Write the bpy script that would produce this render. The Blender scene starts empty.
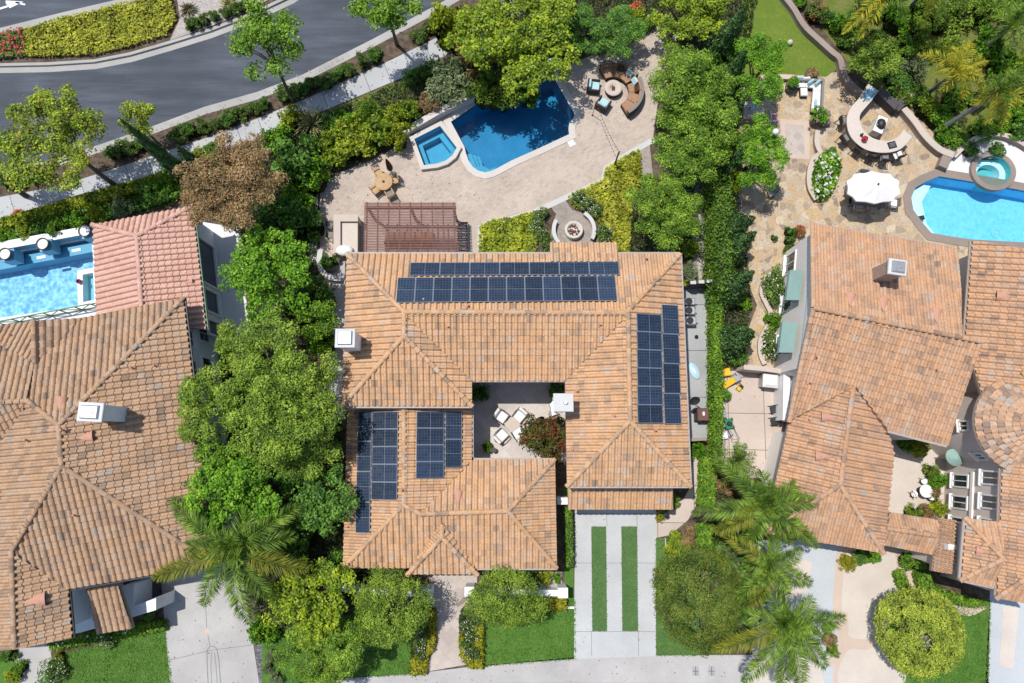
import bpy, math, random
import numpy as np
from mathutils import Vector, Matrix
from mathutils.geometry import tessellate_polygon
random.seed(11)
RNG = np.random.default_rng(11)
SC = bpy.context.scene
COL = SC.collection
PI = math.pi
# ---------------------------------------------------------------- camera model
CAM_H, FPX, CX, CY = 42.0, 683.0, 512.0, 341.5
TILT = math.atan(103.5 / FPX)
cT, sT = math.cos(TILT), math.sin(TILT)
def ray(x, y):
    dx, dy = (x - CX) / FPX, -(y - CY) / FPX
    return Vector((dx, dy * cT + sT, dy * sT - cT))
def P(x, y, z=0.0):
    """photo point -> world point at height z"""
    d = ray(x, y)
    t = (z - CAM_H) / d.z
    return Vector((d.x * t, d.y * t, z))
def mpp(x, y, z=0.0):
    """metres per photo pixel there"""
    return (P(x + 1, y, z) - P(x, y, z)).length
def on_plane(x, y, p0, n):
    d = ray(x, y); o = Vector((0, 0, CAM_H))
    t = (p0 - o).dot(n) / d.dot(n)
    return o + d * t

# ---------------------------------------------------------------- objects
ORDN = ['first', 'second', 'third', 'fourth', 'fifth', 'sixth', 'seventh', 'eighth', 'ninth', 'tenth', 'eleventh', 'twelfth',
        'thirteenth', 'fourteenth', 'fifteenth', 'sixteenth', 'seventeenth', 'eighteenth', 'nineteenth', 'twentieth', 'twenty-first',
        'twenty-second', 'twenty-third', 'twenty-fourth', 'twenty-fifth', 'twenty-sixth']
def tag(o, label=None, cat=None, group=None, kind=None):
    if label: o['label'] = label
    if cat: o['category'] = cat
    if group: o['group'] = group
    if kind: o['kind'] = kind
    return o
def thing(name, label, cat, loc=(0, 0, 0), rz=0.0, group=None):
    o = bpy.data.objects.new(name, None)
    COL.objects.link(o)
    o.empty_display_size = 0.2
    o.location = loc; o.rotation_euler = (0, 0, rz)
    return tag(o, label, cat, group)
def org(o):
    v = Vector((0, 0, 0))
    while o is not None:
        v = v + o.location; o = o.parent
    return v
def link_mesh(name, me, mats, parent=None, loc=None):
    for m in (mats if isinstance(mats, (list, tuple)) else [mats]):
        me.materials.append(m)
    o = bpy.data.objects.new(name, me)
    COL.objects.link(o)
    if parent is not None: o.parent = parent
    if loc is not None: o.location = loc
    return o
def copy_tree(o, parent=None):
    c = o.copy(); COL.objects.link(c)
    if parent is not None: c.parent = parent
    for ch in list(o.children): copy_tree(ch, c)
    return c
def place(proto, first, loc, rz, label, group=None, scale=None, used={}):
    """first time moves the prototype itself, then copies it with its parts"""
    o = proto
    if used.get(proto.name): o = copy_tree(proto)
    used[proto.name] = True
    o.location = loc; o.rotation_euler = (0, 0, rz)
    if scale: o.scale = scale if isinstance(scale, (tuple, list)) else (scale,) * 3
    o['label'] = label
    if group: o['group'] = group
    return o

class MB:
    def __init__(s): s.v = []; s.f = []; s.m = []; s.sm = []
    def add(s, vs, fs, m=0, smooth=False):
        b = len(s.v); s.v.extend([tuple(p) for p in vs])
        for f in fs:
            s.f.append([i + b for i in f]); s.m.append(m); s.sm.append(smooth)
        return s
    def box(s, c, size, rz=0.0, m=0, ch=0.0, rx=0.0):
        """box with chamfered top edges; c = centre of its base"""
        hx, hy, hz = size[0] / 2, size[1] / 2, size[2]
        k = min(ch, hx * .9, hy * .9, hz * .9)
        vs = [(-hx, -hy, 0), (hx, -hy, 0), (hx, hy, 0), (-hx, hy, 0)]
        if k > 0:
            vs += [(-hx, -hy, hz - k), (hx, -hy, hz - k), (hx, hy, hz - k), (-hx, hy, hz - k)]
            a, b = hx - k, hy - k
            vs += [(-a, -b, hz), (a, -b, hz), (a, b, hz), (-a, b, hz)]
            fs = [(3, 2, 1, 0)] + [(i, (i + 1) % 4, 4 + (i + 1) % 4, 4 + i) for i in range(4)] + \
                 [(4 + i, 4 + (i + 1) % 4, 8 + (i + 1) % 4, 8 + i) for i in range(4)] + [(8, 9, 10, 11)]
        else:
            vs += [(-hx, -hy, hz), (hx, -hy, hz), (hx, hy, hz), (-hx, hy, hz)]
            fs = [(3, 2, 1, 0)] + [(i, (i + 1) % 4, 4 + (i + 1) % 4, 4 + i) for i in range(4)] + [(4, 5, 6, 7)]
        R = Matrix.Rotation(rz, 3, 'Z') @ Matrix.Rotation(rx, 3, 'X')
        c = Vector(c)
        return s.add([R @ Vector(p) + c for p in vs], fs, m)
    def bar(s, a, b, w, h, m=0, up=(0, 0, 1)):
        a, b = Vector(a), Vector(b); d = (b - a).normalized()
        u = Vector(up)
        if abs(d.dot(u)) > .98: u = Vector((1, 0, 0))
        x = d.cross(u).normalized() * w / 2; y = x.cross(d).normalized() * h / 2
        vs = [a - x - y, a + x - y, a + x + y, a - x + y, b - x - y, b + x - y, b + x + y, b - x + y]
        return s.add(vs, [(3, 2, 1, 0), (4, 5, 6, 7), (0, 1, 5, 4), (1, 2, 6, 5), (2, 3, 7, 6), (3, 0, 4, 7)], m)
    def prism(s, poly, z0, z1, m=0, holes=(), ms=None, bottom=True):
        """poly: xy list; z1 may be a list of heights"""
        ms = m if ms is None else ms
        loops = [[Vector((p[0], p[1], 0)) for p in poly]] + [[Vector((p[0], p[1], 0)) for p in h] for h in holes]
        flat = [p for l in loops for p in l]
        tri = tessellate_polygon(loops)
        n = len(flat)
        zt = z1 if isinstance(z1, (list, tuple)) else [z1] * n
        vs = [(p.x, p.y, zt[i]) for i, p in enumerate(flat)]
        fs = []
        for t in tri:
            a, b, c = (flat[i] for i in t)
            fs.append(t if (b - a).cross(c - a).z > 0 else t[::-1])
        s.add(vs, fs, m)
        if z0 is not None:
            vs2 = [(p.x, p.y, z0) for p in flat]
            b = 0
            sf = []
            for k, l in enumerate(loops):
                area = sum(l[i].x * l[(i + 1) % len(l)].y - l[(i + 1) % len(l)].x * l[i].y for i in range(len(l)))
                for i in range(len(l)):
                    i0, i1 = b + i, b + (i + 1) % len(l)
                    q = (i0 + n, i1 + n, i1, i0)
                    if (area > 0) != (k == 0): q = q[::-1]
                    sf.append(q)
                b += len(l)
            s.add(vs + vs2, sf, ms)
            if bottom: s.add(vs2, [f[::-1] for f in fs], ms)
        return s
    def cyl(s, c, r0, r1, h, n=20, m=0, smooth=True, caps=True):
        c = Vector(c)
        vs = []
        for r, z in ((r0, 0), (r1, h)):
            for i in range(n):
                a = 2 * PI * i / n
                vs.append(c + Vector((r * math.cos(a), r * math.sin(a), z)))
        s.add(vs, [(i, (i + 1) % n, n + (i + 1) % n, n + i) for i in range(n)], m, smooth)
        if caps: s.add(vs, [tuple(range(n - 1, -1, -1)), tuple(range(n, 2 * n))], m)
        return s
    def lathe(s, c, prof, n=24, m=0, smooth=True, sx=1.0, sy=1.0):
        c = Vector(c); vs = []
        for r, z in prof:
            for i in range(n):
                a = 2 * PI * i / n
                vs.append(c + Vector((sx * r * math.cos(a), sy * r * math.sin(a), z)))
        fs = []
        for k in range(len(prof) - 1):
            for i in range(n):
                fs.append((k * n + i, k * n + (i + 1) % n, (k + 1) * n + (i + 1) % n, (k + 1) * n + i))
        return s.add(vs, fs, m, smooth)
    def tube(s, pts, r, n=6, m=0, caps=True):
        pts = [Vector(p) for p in pts]
        rs = r if isinstance(r, (list, tuple)) else [r] * len(pts)
        vs = []
        for i, p in enumerate(pts):
            d = (pts[min(i + 1, len(pts) - 1)] - pts[max(i - 1, 0)]).normalized()
            u = Vector((0, 0, 1)) if abs(d.z) < .9 else Vector((1, 0, 0))
            x = d.cross(u).normalized(); y = x.cross(d)
            for k in range(n):
                a = 2 * PI * k / n
                vs.append(p + (x * math.cos(a) + y * math.sin(a)) * rs[i])
        fs = []
        for i in range(len(pts) - 1):
            for k in range(n):
                fs.append((i * n + k, i * n + (k + 1) % n, (i + 1) * n + (k + 1) % n, (i + 1) * n + k))
        s.add(vs, fs, m, True)
        if caps: s.add(vs, [tuple(range(n))[::-1], tuple(range((len(pts) - 1) * n, len(pts) * n))], m)
        return s
    def mesh(s, name, off=(0, 0, 0)):
        off = Vector(off)
        me = bpy.data.meshes.new(name)
        me.from_pydata([(p[0] - off[0], p[1] - off[1], p[2] - off[2]) for p in s.v], [], s.f)
        me.polygons.foreach_set('material_index', s.m)
        me.polygons.foreach_set('use_smooth', s.sm)
        me.update()
        return me
    def local(s, name, mats, parent): return link_mesh(name, s.mesh(name), mats, parent)
    def build(s, name, mats, parent=None, loc=None):
        off = org(parent) if parent is not None else (Vector(loc) if loc is not None else Vector((0, 0, 0)))
        return link_mesh(name, s.mesh(name, off), mats, parent, loc if parent is None else None)

def smooth_loop(pts, k=4, closed=True):
    """Catmull-Rom through 2D points"""
    n = len(pts); out = []
    rng_ = range(n if closed else n - 1)
    for i in rng_:
        g = (lambda j: pts[j % n]) if closed else (lambda j: pts[max(0, min(n - 1, j))])
        p0, p1, p2, p3 = g(i - 1), g(i), g(i + 1), g(i + 2)
        for q in range(k):
            t = q / k
            out.append(tuple(.5 * (2 * p1[a] + (p2[a] - p0[a]) * t + (2 * p0[a] - 5 * p1[a] + 4 * p2[a] - p3[a]) * t * t +
                                   (3 * p1[a] - p0[a] - 3 * p2[a] + p3[a]) * t ** 3) for a in (0, 1)))
    if not closed: out.append(tuple(pts[-1][:2]))
    return out
def W(pts, z=0.0):
    """list of photo points -> world xy list"""
    return [(lambda p: (p.x, p.y))(P(x, y, z)) for x, y in pts]
def offset(poly, d):
    """move a polygon's edges inward by d (negative: outward)"""
    n = len(poly)
    area = sum(poly[i][0] * poly[(i + 1) % n][1] - poly[(i + 1) % n][0] * poly[i][1] for i in range(n))
    sg = 1 if area > 0 else -1
    out = []
    for i in range(n):
        a, b, c = (Vector(poly[(i + j) % n][:2]) for j in (-1, 0, 1))
        e1, e2 = (b - a).normalized(), (c - b).normalized()
        n1, n2 = Vector((-e1.y, e1.x)) * sg, Vector((-e2.y, e2.x)) * sg
        q = n1 + n2
        q = q / max(.35, (1 + n1.dot(n2)))
        out.append((b.x + q.x * d, b.y + q.y * d))
    return out
def strip(line, w0, w1):
    """polygon along an xy polyline, from w0 to w1 sideways of it"""
    A, B = [], []
    for i, p in enumerate(line):
        d = (Vector(line[min(i + 1, len(line) - 1)][:2]) - Vector(line[max(i - 1, 0)][:2])).normalized()
        nn = Vector((-d.y, d.x))
        A.append((p[0] + nn.x * w0, p[1] + nn.y * w0)); B.append((p[0] + nn.x * w1, p[1] + nn.y * w1))
    return A + B[::-1]
def inpoly(pts, poly):
    x, y = pts[:, 0], pts[:, 1]
    c = np.zeros(len(pts), bool); n = len(poly)
    for i in range(n):
        x0, y0 = poly[i][:2]; x1, y1 = poly[(i + 1) % n][:2]
        if y0 == y1: continue
        c ^= ((y0 > y) != (y1 > y)) & (x < (x1 - x0) * (y - y0) / (y1 - y0) + x0)
    return c
def scatter(poly, n):
    a = np.array([p[:2] for p in poly]); lo, hi = a.min(0), a.max(0)
    out = []
    tot = 0
    while tot < n:
        q = RNG.uniform(lo, hi, (max(64, n), 2)); q = q[inpoly(q, poly)]
        out.append(q); tot += len(q)
        if len(out) > 60: break
    return np.concatenate(out)[:n]

# ---------------------------------------------------------------- materials
class NT:
    def __init__(s, name):
        s.mat = bpy.data.materials.new(name); s.mat.use_nodes = True
        s.t = s.mat.node_tree; s.t.nodes.clear()
        s.out = s.n('ShaderNodeOutputMaterial')
        s._tc = None
    def n(s, typ, **kw):
        nd = s.t.nodes.new(typ)
        for k, v in kw.items(): setattr(nd, k, v)
        return nd
    def l(s, a, b): s.t.links.new(a, b)
    def put(s, sock, v):
        if hasattr(v, 'is_output') or isinstance(v, bpy.types.NodeSocket): s.l(v, sock)
        else: sock.default_value = (tuple(v) + (1,) if isinstance(v, (tuple, list)) and len(v) == 3 and sock.type == 'RGBA' else v)
    def co(s):
        if s._tc is None: s._tc = s.n('ShaderNodeTexCoord')
        return s._tc.outputs['Object']
    def mapped(s, rot=0, scale=(1, 1, 1), loc=(0, 0, 0)):
        m = s.n('ShaderNodeMapping'); s.l(s.co(), m.inputs[0])
        m.inputs['Rotation'].default_value = (0, 0, rot); m.inputs['Scale'].default_value = scale; m.inputs['Location'].default_value = loc
        return m.outputs[0]
    def noise(s, scale, detail=4, rough=.55, vec=None, dist=0):
        nd = s.n('ShaderNodeTexNoise'); s.l(vec if vec is not None else s.co(), nd.inputs['Vector'])
        nd.inputs['Scale'].default_value = scale; nd.inputs['Detail'].default_value = detail
        nd.inputs['Roughness'].default_value = rough; nd.inputs['Distortion'].default_value = dist
        return nd.outputs['Fac']
    def ramp(s, fac, stops, interp='LINEAR'):
        r = s.n('ShaderNodeValToRGB'); s.put(r.inputs[0], fac); e = r.color_ramp; e.interpolation = interp
        while len(e.elements) < len(stops): e.elements.new(.5)
        for el, (p, c) in zip(e.elements, stops):
            el.position = p; el.color = tuple(c) + (1,) if len(c) == 3 else c
        return r.outputs[0]
    def mix(s, f, a, b, mode='MIX'):
        m = s.n('ShaderNodeMix', data_type='RGBA', blend_type=mode)
        s.put(m.inputs[0], f); s.put(m.inputs[6], a); s.put(m.inputs[7], b)
        return m.outputs[2]
    def math(s, op, a, b=0.0, clamp=False):
        m = s.n('ShaderNodeMath', operation=op, use_clamp=clamp); s.put(m.inputs[0], a); s.put(m.inputs[1], b)
        return m.outputs[0]
    def rng(s, v, a, b, c, d):
        m = s.n('ShaderNodeMapRange'); s.put(m.inputs[0], v)
        for i, q in enumerate((a, b, c, d)): m.inputs[1 + i].default_value = q
        return m.outputs[0]
    def bump(s, h, st=.5, dist=.02):
        b = s.n('ShaderNodeBump'); s.put(b.inputs['Height'], h); b.inputs['Strength'].default_value = st; b.inputs['Distance'].default_value = dist
        return b.outputs[0]
    def bsdf(s, col, rough=.7, spec=.25, metal=0.0, nrm=None, **kw):
        b = s.n('ShaderNodeBsdfPrincipled')
        s.put(b.inputs['Base Color'], col); s.put(b.inputs['Roughness'], rough); s.put(b.inputs['Metallic'], metal)
        b.inputs['Specular IOR Level'].default_value = spec
        if nrm is not None: s.l(nrm, b.inputs['Normal'])
        for k, v in kw.items(): s.put(b.inputs[k], v)
        return b.outputs[0]
    def done(s, sh): s.l(sh, s.out.inputs[0]); return s.mat

def M(name, c1, c2=None, scale=3.0, rough=.7, spec=.25, metal=0.0, bump=None, detail=5):
    t = NT(name)
    if c2 is None: c2 = tuple(x * .82 for x in c1)
    f = t.rng(t.noise(scale, detail), .3, .7, 0, 1)
    nr = t.bump(t.noise(bump[0], 3), bump[1], bump[2]) if bump else None
    return t.done(t.bsdf(t.mix(f, c1, c2), rough, spec, metal, nr))

def concrete_mat(name, c, jx=None, jy=None, rot=0, loc=(0, 0, 0), stain=.25, warm=(1, 1, 1)):
    t = NT(name)
    f1 = t.rng(t.noise(.35, 5, .6), .35, .7, 0, 1); f2 = t.rng(t.noise(5, 6, .7), .3, .75, 0, 1)
    d = tuple(x * (1 - stain) for x in c)
    col = t.mix(f1, c, d); col = t.mix(t.math('MULTIPLY', f2, .35), col, tuple(x * .72 * w for x, w in zip(c, warm)))
    sp = t.rng(t.noise(60, 2), .35, .65, .9, 1.08)
    col = t.mix(1.0, col, sp, 'MULTIPLY')
    h = t.noise(40, 3)
    if jx:
        b = t.n('ShaderNodeTexBrick'); t.l(t.mapped(rot, (1, 1, 1), loc), b.inputs[0])
        b.offset = 0; b.inputs['Scale'].default_value = 1; b.inputs['Mortar Size'].default_value = .022; b.inputs['Mortar Smooth'].default_value = .6
        b.inputs['Brick Width'].default_value = jx; b.inputs['Row Height'].default_value = jy
        b.inputs['Color1'].default_value = (.92, .92, .92, 1); b.inputs['Color2'].default_value = (1.03, 1.03, 1.03, 1)
        col = t.mix(1.0, col, b.outputs['Color'], 'MULTIPLY')
        col = t.mix(t.math('MULTIPLY', b.outputs['Fac'], .5), col, tuple(x * .35 for x in c))
    return t.done(t.bsdf(col, .85, .2, nrm=t.bump(h, .2, .01)))

def paver_mat(name, cols, bw, bh, rot, mortar):
    t = NT(name)
    def br(c1, c2, off, v):
        b = t.n('ShaderNodeTexBrick'); t.l(v, b.inputs[0]); b.offset = off
        b.inputs['Scale'].default_value = 1; b.inputs['Mortar Size'].default_value = .012; b.inputs['Mortar Smooth'].default_value = .3
        b.inputs['Brick Width'].default_value = bw; b.inputs['Row Height'].default_value = bh
        b.inputs['Color1'].default_value = (0, 0, 0, 1); b.inputs['Color2'].default_value = (1, 1, 1, 1); b.inputs['Bias'].default_value = 0
        b.inputs['Mortar'].default_value = (.5, .5, .5, 1)
        return b
    b = br(0, 1, .5, t.mapped(rot))
    g = t.n('ShaderNodeSeparateColor'); t.l(b.outputs['Color'], g.inputs[0])
    k = len(cols)
    col = t.ramp(g.outputs[0], [(i / (k - 1), c) for i, c in enumerate(cols)])
    big = t.rng(t.noise(.5, 4), .3, .7, .86, 1.08)
    col = t.mix(1.0, col, big, 'MULTIPLY')
    fine = t.rng(t.noise(22, 4), .3, .7, .9, 1.08)
    col = t.mix(1.0, col, fine, 'MULTIPLY')
    col = t.mix(t.math('MULTIPLY', b.outputs['Fac'], .55), col, mortar)
    return t.done(t.bsdf(col, .85, .2, nrm=t.bump(t.math('SUBTRACT', t.noise(30, 3), b.outputs['Fac']), .3, .012)))

def flag_mat(name, cols, scale, mortar, fill=.045):
    t = NT(name)
    warp = t.n('ShaderNodeTexNoise'); t.l(t.co(), warp.inputs['Vector']); warp.inputs['Scale'].default_value = 1.6; warp.inputs['Detail'].default_value = 2
    mx = t.mix(.16, t.co(), warp.outputs['Color'])
    v = t.n('ShaderNodeTexVoronoi'); t.l(mx, v.inputs['Vector']); v.inputs['Scale'].default_value = scale
    e = t.n('ShaderNodeTexVoronoi', feature='DISTANCE_TO_EDGE'); t.l(mx, e.inputs['Vector']); e.inputs['Scale'].default_value = scale
    sc = t.n('ShaderNodeSeparateColor'); t.l(v.outputs['Color'], sc.inputs[0])
    k = len(cols)
    col = t.ramp(sc.outputs[0], [(i / (k - 1), c) for i, c in enumerate(cols)], 'LINEAR')
    col = t.mix(1.0, col, t.rng(t.noise(7, 5, .65), .3, .7, .72, 1.2), 'MULTIPLY')
    m = t.rng(e.outputs['Distance'], .01, fill, 1, 0)
    col = t.mix(t.math('MULTIPLY', m, .75), col, mortar)
    return t.done(t.bsdf(col, .8, .25, nrm=t.bump(t.math('SUBTRACT', t.noise(12, 4), m), .35, .02)))

def leaf_mat(name, dark, mid, light, accent=None, acc=.0, trans=.3, scale=1.3):
    t = NT(name)
    g = t.n('ShaderNodeNewGeometry')
    f = t.math('ADD', t.math('MULTIPLY', g.outputs['Random Per Island'], .52), t.math('MULTIPLY', t.rng(t.noise(scale, 3), .33, .67, 0, 1), .48))
    col = t.ramp(f, [(0.05, dark), (.48, mid), (.92, light)])
    if accent:
        w = t.n('ShaderNodeTexWhiteNoise', noise_dimensions='1D'); t.l(g.outputs['Random Per Island'], w.inputs['W'])
        k = t.math('MULTIPLY', t.math('LESS_THAN', w.outputs['Value'], acc * 1.6), t.rng(t.noise(scale * .8, 2), .42, .6, .25, 1))
        col = t.mix(k, col, accent)
    b = t.bsdf(col, .5, .28)
    tr = t.n('ShaderNodeBsdfTranslucent'); t.l(t.mix(1.0, col, (1.0, 1.0, .55), 'MULTIPLY'), tr.inputs[0])
    mx = t.n('ShaderNodeMixShader'); mx.inputs[0].default_value = trans
    t.l(b, mx.inputs[1]); t.l(tr.outputs[0], mx.inputs[2])
    return t.done(mx.outputs[0])

def tile_mat(name, stops, wear=(.30, .27, .25)):
    t = NT(name)
    a = t.n('ShaderNodeAttribute', attribute_name='tone')
    base = t.ramp(a.outputs['Fac'], stops)
    f = t.rng(t.noise(1.1, 6, .65, dist=.5), .44, .70, 0, .36)
    col = t.mix(f, base, wear)
    col = t.mix(1.0, col, t.rng(t.noise(9, 5, .65), .3, .7, .78, 1.16), 'MULTIPLY')
    return t.done(t.bsdf(col, .75, .25, nrm=t.bump(t.noise(45, 3), .25, .01)))

def water_mat(name, tint, rip=3.0, st=.25):
    t = NT(name)
    tr = t.n('ShaderNodeBsdfTransparent'); tr.inputs[0].default_value = tuple(tint) + (1,)
    gl = t.n('ShaderNodeBsdfGlossy'); gl.inputs['Roughness'].default_value = .03
    nb = t.bump(t.noise(rip, 4, .6, dist=.6), st, .06); t.l(nb, gl.inputs['Normal'])
    fr = t.n('ShaderNodeFresnel'); fr.inputs['IOR'].default_value = 1.33; t.l(nb, fr.inputs['Normal'])
    mx = t.n('ShaderNodeMixShader'); t.l(fr.outputs[0], mx.inputs[0]); t.l(tr.outputs[0], mx.inputs[1]); t.l(gl.outputs[0], mx.inputs[2])
    return t.done(mx.outputs[0])
# ---------------------------------------------------------------- the palette
def asphalt():
    t = NT('asphalt')
    v = t.mapped(math.radians(-24), (.12, 1.0, 1))
    streak = t.rng(t.noise(1.4, 4, .6, vec=v), .35, .7, 0, 1)
    col = t.mix(streak, (.052, .062, .078), (.104, .120, .146))
    col = t.mix(t.rng(t.noise(.25, 3), .4, .7, 0, .6), col, (.042, .050, .063))
    col = t.mix(1.0, col, t.rng(t.noise(40, 3), .3, .7, .75, 1.25), 'MULTIPLY')
    return t.done(t.bsdf(col, .8, .3, nrm=t.bump(t.noise(60, 2), .3, .01)))
def soil():
    t = NT('soil')
    col = t.ramp(t.noise(2.2, 7, .7), [(.3, (.045, .032, .024)), (.5, (.11, .082, .060)), (.62, (.16, .125, .095)), (.75, (.07, .075, .035))])
    return t.done(t.bsdf(col, .95, .1, nrm=t.bump(t.noise(9, 6, .7), .8, .08)))
def grass(name, a, b, c, s=.5):
    t = NT(name)
    col = t.mix(t.rng(t.noise(s, 4, .6), .35, .68, 0, 1), a, b)
    col = t.mix(t.rng(t.noise(7, 6, .75), .40, .7, 0, .8), col, c)
    col = t.mix(t.rng(t.noise(1.7, 5, .7), .52, .75, 0, .45), col, tuple(min(1, x * k) for x, k in zip(a, (2.0, 1.45, 1.5))))
    col = t.mix(1.0, col, t.rng(t.noise(70, 3, .7), .3, .7, .6, 1.3), 'MULTIPLY')
    return t.done(t.bsdf(col, .9, .1, nrm=t.bump(t.noise(55, 4, .7), .7, .04)))
def gravel(name, a, b):
    t = NT(name)
    v = t.n('ShaderNodeTexVoronoi'); t.l(t.co(), v.inputs['Vector']); v.inputs['Scale'].default_value = 14
    sc = t.n('ShaderNodeSeparateColor'); t.l(v.outputs['Color'], sc.inputs[0])
    col = t.mix(sc.outputs[0], a, b)
    return t.done(t.bsdf(col, .9, .15, nrm=t.bump(v.outputs['Distance'], .6, .03)))
mt = {}
mt['asphalt'] = asphalt(); mt['soil'] = soil()
mt['lawn'] = grass('lawn_grass', (.080, .185, .030), (.110, .230, .040), (.050, .130, .020))
mt['turf'] = grass('turf_grass', (.13, .20, .030), (.18, .24, .040), (.10, .16, .024))
mt['turf_strip'] = grass('strip_grass', (.085, .17, .055), (.10, .19, .065), (.07, .14, .045))
mt['wild'] = grass('wild_grass', (.12, .17, .03), (.22, .22, .07), (.09, .12, .03), 1.2)
mt['gravel'] = gravel('grey_gravel', (.30, .27, .25), (.46, .42, .39))
mt['gravel_dark'] = gravel('dark_gravel', (.06, .06, .07), (.20, .20, .21))
mt['walk'] = concrete_mat('sidewalk_concrete', (.48, .49, .50), 1.5, 3.4, math.radians(-22), stain=.18)
mt['kerb'] = concrete_mat('kerb_concrete', (.42, .41, .39), stain=.25)
mt['drive'] = concrete_mat('drive_concrete', (.51, .52, .52), stain=.22)
mt['drive_blue'] = concrete_mat('grey_drive_concrete', (.49, .52, .54), stain=.12)
mt['drive_old'] = concrete_mat('old_drive_concrete', (.47, .455, .44), stain=.28)
mt['yard'] = concrete_mat('yard_concrete', (.41, .42, .42), 2.6, 2.9, 0, stain=.3)
mt['yard_pink'] = concrete_mat('pink_yard_concrete', (.56, .47, .41), 2.2, 2.2, .02, stain=.15)
mt['white_deck'] = concrete_mat('white_deck_concrete', (.74, .74, .74), stain=.14)
mt['joint'] = M('joint_line', (.22, .22, .22), rough=.9)
mt['coping'] = concrete_mat('coping_stone', (.60, .56, .52), stain=.15)
mt['border'] = concrete_mat('border_concrete', (.56, .56, .55), stain=.15)
mt['coping_brown'] = concrete_mat('brown_coping_stone', (.30, .245, .21), stain=.25)
mt['stone_wall'] = concrete_mat('garden_wall_stone', (.36, .29, .25), stain=.35)
mt['stone_dark'] = concrete_mat('dark_wall_stone', (.10, .09, .095), stain=.35)
mt['paver'] = paver_mat('patio_paver', [(.41, .345, .295), (.47, .395, .33), (.51, .425, .35), (.45, .39, .345)], .24, .16, math.radians(-27), (.36, .30, .26))
mt['paver_path'] = paver_mat('path_paver', [(.40, .35, .32), (.48, .41, .36), (.52, .45, .40), (.44, .39, .36)], .45, .45, math.radians(45), (.32, .28, .26))
mt['paver_court'] = paver_mat('court_paver', [(.48, .43, .40), (.55, .49, .45), (.58, .52, .48)], .5, .5, math.radians(45), (.36, .32, .30))
mt['flag'] = flag_mat('flagstone', [(.26, .20, .15), (.41, .32, .22), (.50, .40, .28), (.47, .33, .18), (.40, .34, .27), (.55, .45, .33)], 2.4, (.44, .36, .28))
mt['flag_front'] = concrete_mat('pale_court_concrete', (.62, .55, .485), stain=.2)
mt['travertine'] = concrete_mat('travertine', (.58, .46, .38), stain=.15)
mt['paint'] = M('road_paint', (.75, .76, .76), rough=.7)
mt['stucco'] = M('white_stucco', (.78, .78, .78), (.71, .71, .72), 2, .9, .1, bump=(30, .2, .01))
mt['stucco_blue'] = M('grey_stucco', (.66, .71, .76), (.60, .65, .70), 2, .9, .1, bump=(30, .2, .01))
mt['stucco_tan'] = M('tan_stucco', (.64, .56, .51), (.58, .51, .46), 2, .9, .1, bump=(30, .2, .01))
mt['stucco_pale'] = M('pale_stucco', (.83, .775, .73), (.79, .735, .69), 2, .9, .1, bump=(30, .2, .01))
mt['white'] = M('white_paint', (.78, .78, .77), (.72, .72, .72), 4, .5)
mt['fascia'] = M('fascia_board', (.28, .22, .18), (.22, .17, .14), 4, .7)
mt['gutter'] = M('gutter_metal', (.40, .34, .30), (.34, .28, .25), 4, .5)
mt['tile_main'] = tile_mat('roof_tile', [(0, (0.257, 0.181, 0.129)), (.25, (0.411, 0.262, 0.158)), (.5, (0.545, 0.324, 0.172)), (.75, (0.577, 0.359, 0.205)), (.9, (0.502, 0.375, 0.267)), (1, (0.438, 0.359, 0.297))])
mt['tile_dark'] = tile_mat('brown_roof_tile', [(0, (0.195, 0.140, 0.103)), (.25, (0.300, 0.198, 0.127)), (.5, (0.418, 0.263, 0.156)), (.75, (0.456, 0.300, 0.185)), (.9, (0.401, 0.306, 0.220)), (1, (0.334, 0.279, 0.229))])
mt['tile_pink'] = tile_mat('pink_roof_tile', [(0, (.47, .27, .205)), (.5, (.57, .35, .275)), (1, (.62, .41, .335))], (.50, .30, .25))
mt['tile_right'] = tile_mat('tan_roof_tile', [(0, (0.251, 0.168, 0.123)), (.25, (0.379, 0.236, 0.149)), (.5, (0.501, 0.291, 0.166)), (.75, (0.536, 0.324, 0.191)), (.9, (0.466, 0.342, 0.248)), (1, (0.402, 0.331, 0.274))])
mt['vent'] = M('terracotta_vent', (.52, .28, .20), (.45, .24, .17), 5, .8)
mt['metal'] = M('grey_metal', (.46, .47, .48), (.38, .39, .40), 8, .4, .5, .6)
mt['black'] = M('black_metal', (.018, .018, .020), (.03, .03, .032), 6, .5, .4)
mt['dark_wicker'] = M('dark_wicker', (.035, .028, .024), (.055, .045, .038), 30, .7, .3, bump=(60, .6, .01))
mt['grey_wicker'] = M('grey_wicker', (.24, .225, .21), (.17, .16, .15), 30, .7, .3, bump=(60, .6, .01))
mt['brown_cushion'] = M('brown_cushion', (.36, .22, .14), (.30, .18, .115), 6, .95, .1, bump=(14, .3, .02))
mt['aqua_cushion'] = M('aqua_cushion', (.42, .62, .66), (.36, .55, .60), 6, .95, .1, bump=(14, .3, .02))
mt['white_cushion'] = M('white_cushion', (.78, .77, .75), (.70, .69, .67), 5, .95, .1, bump=(12, .35, .02))
mt['dark_cushion'] = M('dark_cushion', (.10, .05, .03), (.07, .04, .025), 6, .95, .1)
mt['pink'] = M('pink_fabric', (.60, .12, .22), (.50, .08, .17), 6, .9, .1)
mt['red'] = M('red_plastic', (.45, .02, .06), (.35, .02, .05), 6, .5)
mt['teak'] = M('teak_wood', (.48, .32, .17), (.38, .24, .12), 6, .6, .3)
mt['red_wood'] = M('stained_red_wood', (.25, .125, .10), (.18, .09, .072), 5, .7, .2)
mt['grey_wood'] = M('weathered_wood', (.20, .16, .15), (.15, .12, .115), 5, .8, .2)
mt['counter'] = concrete_mat('counter_stone', (.56, .48, .42), stain=.15)
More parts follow.
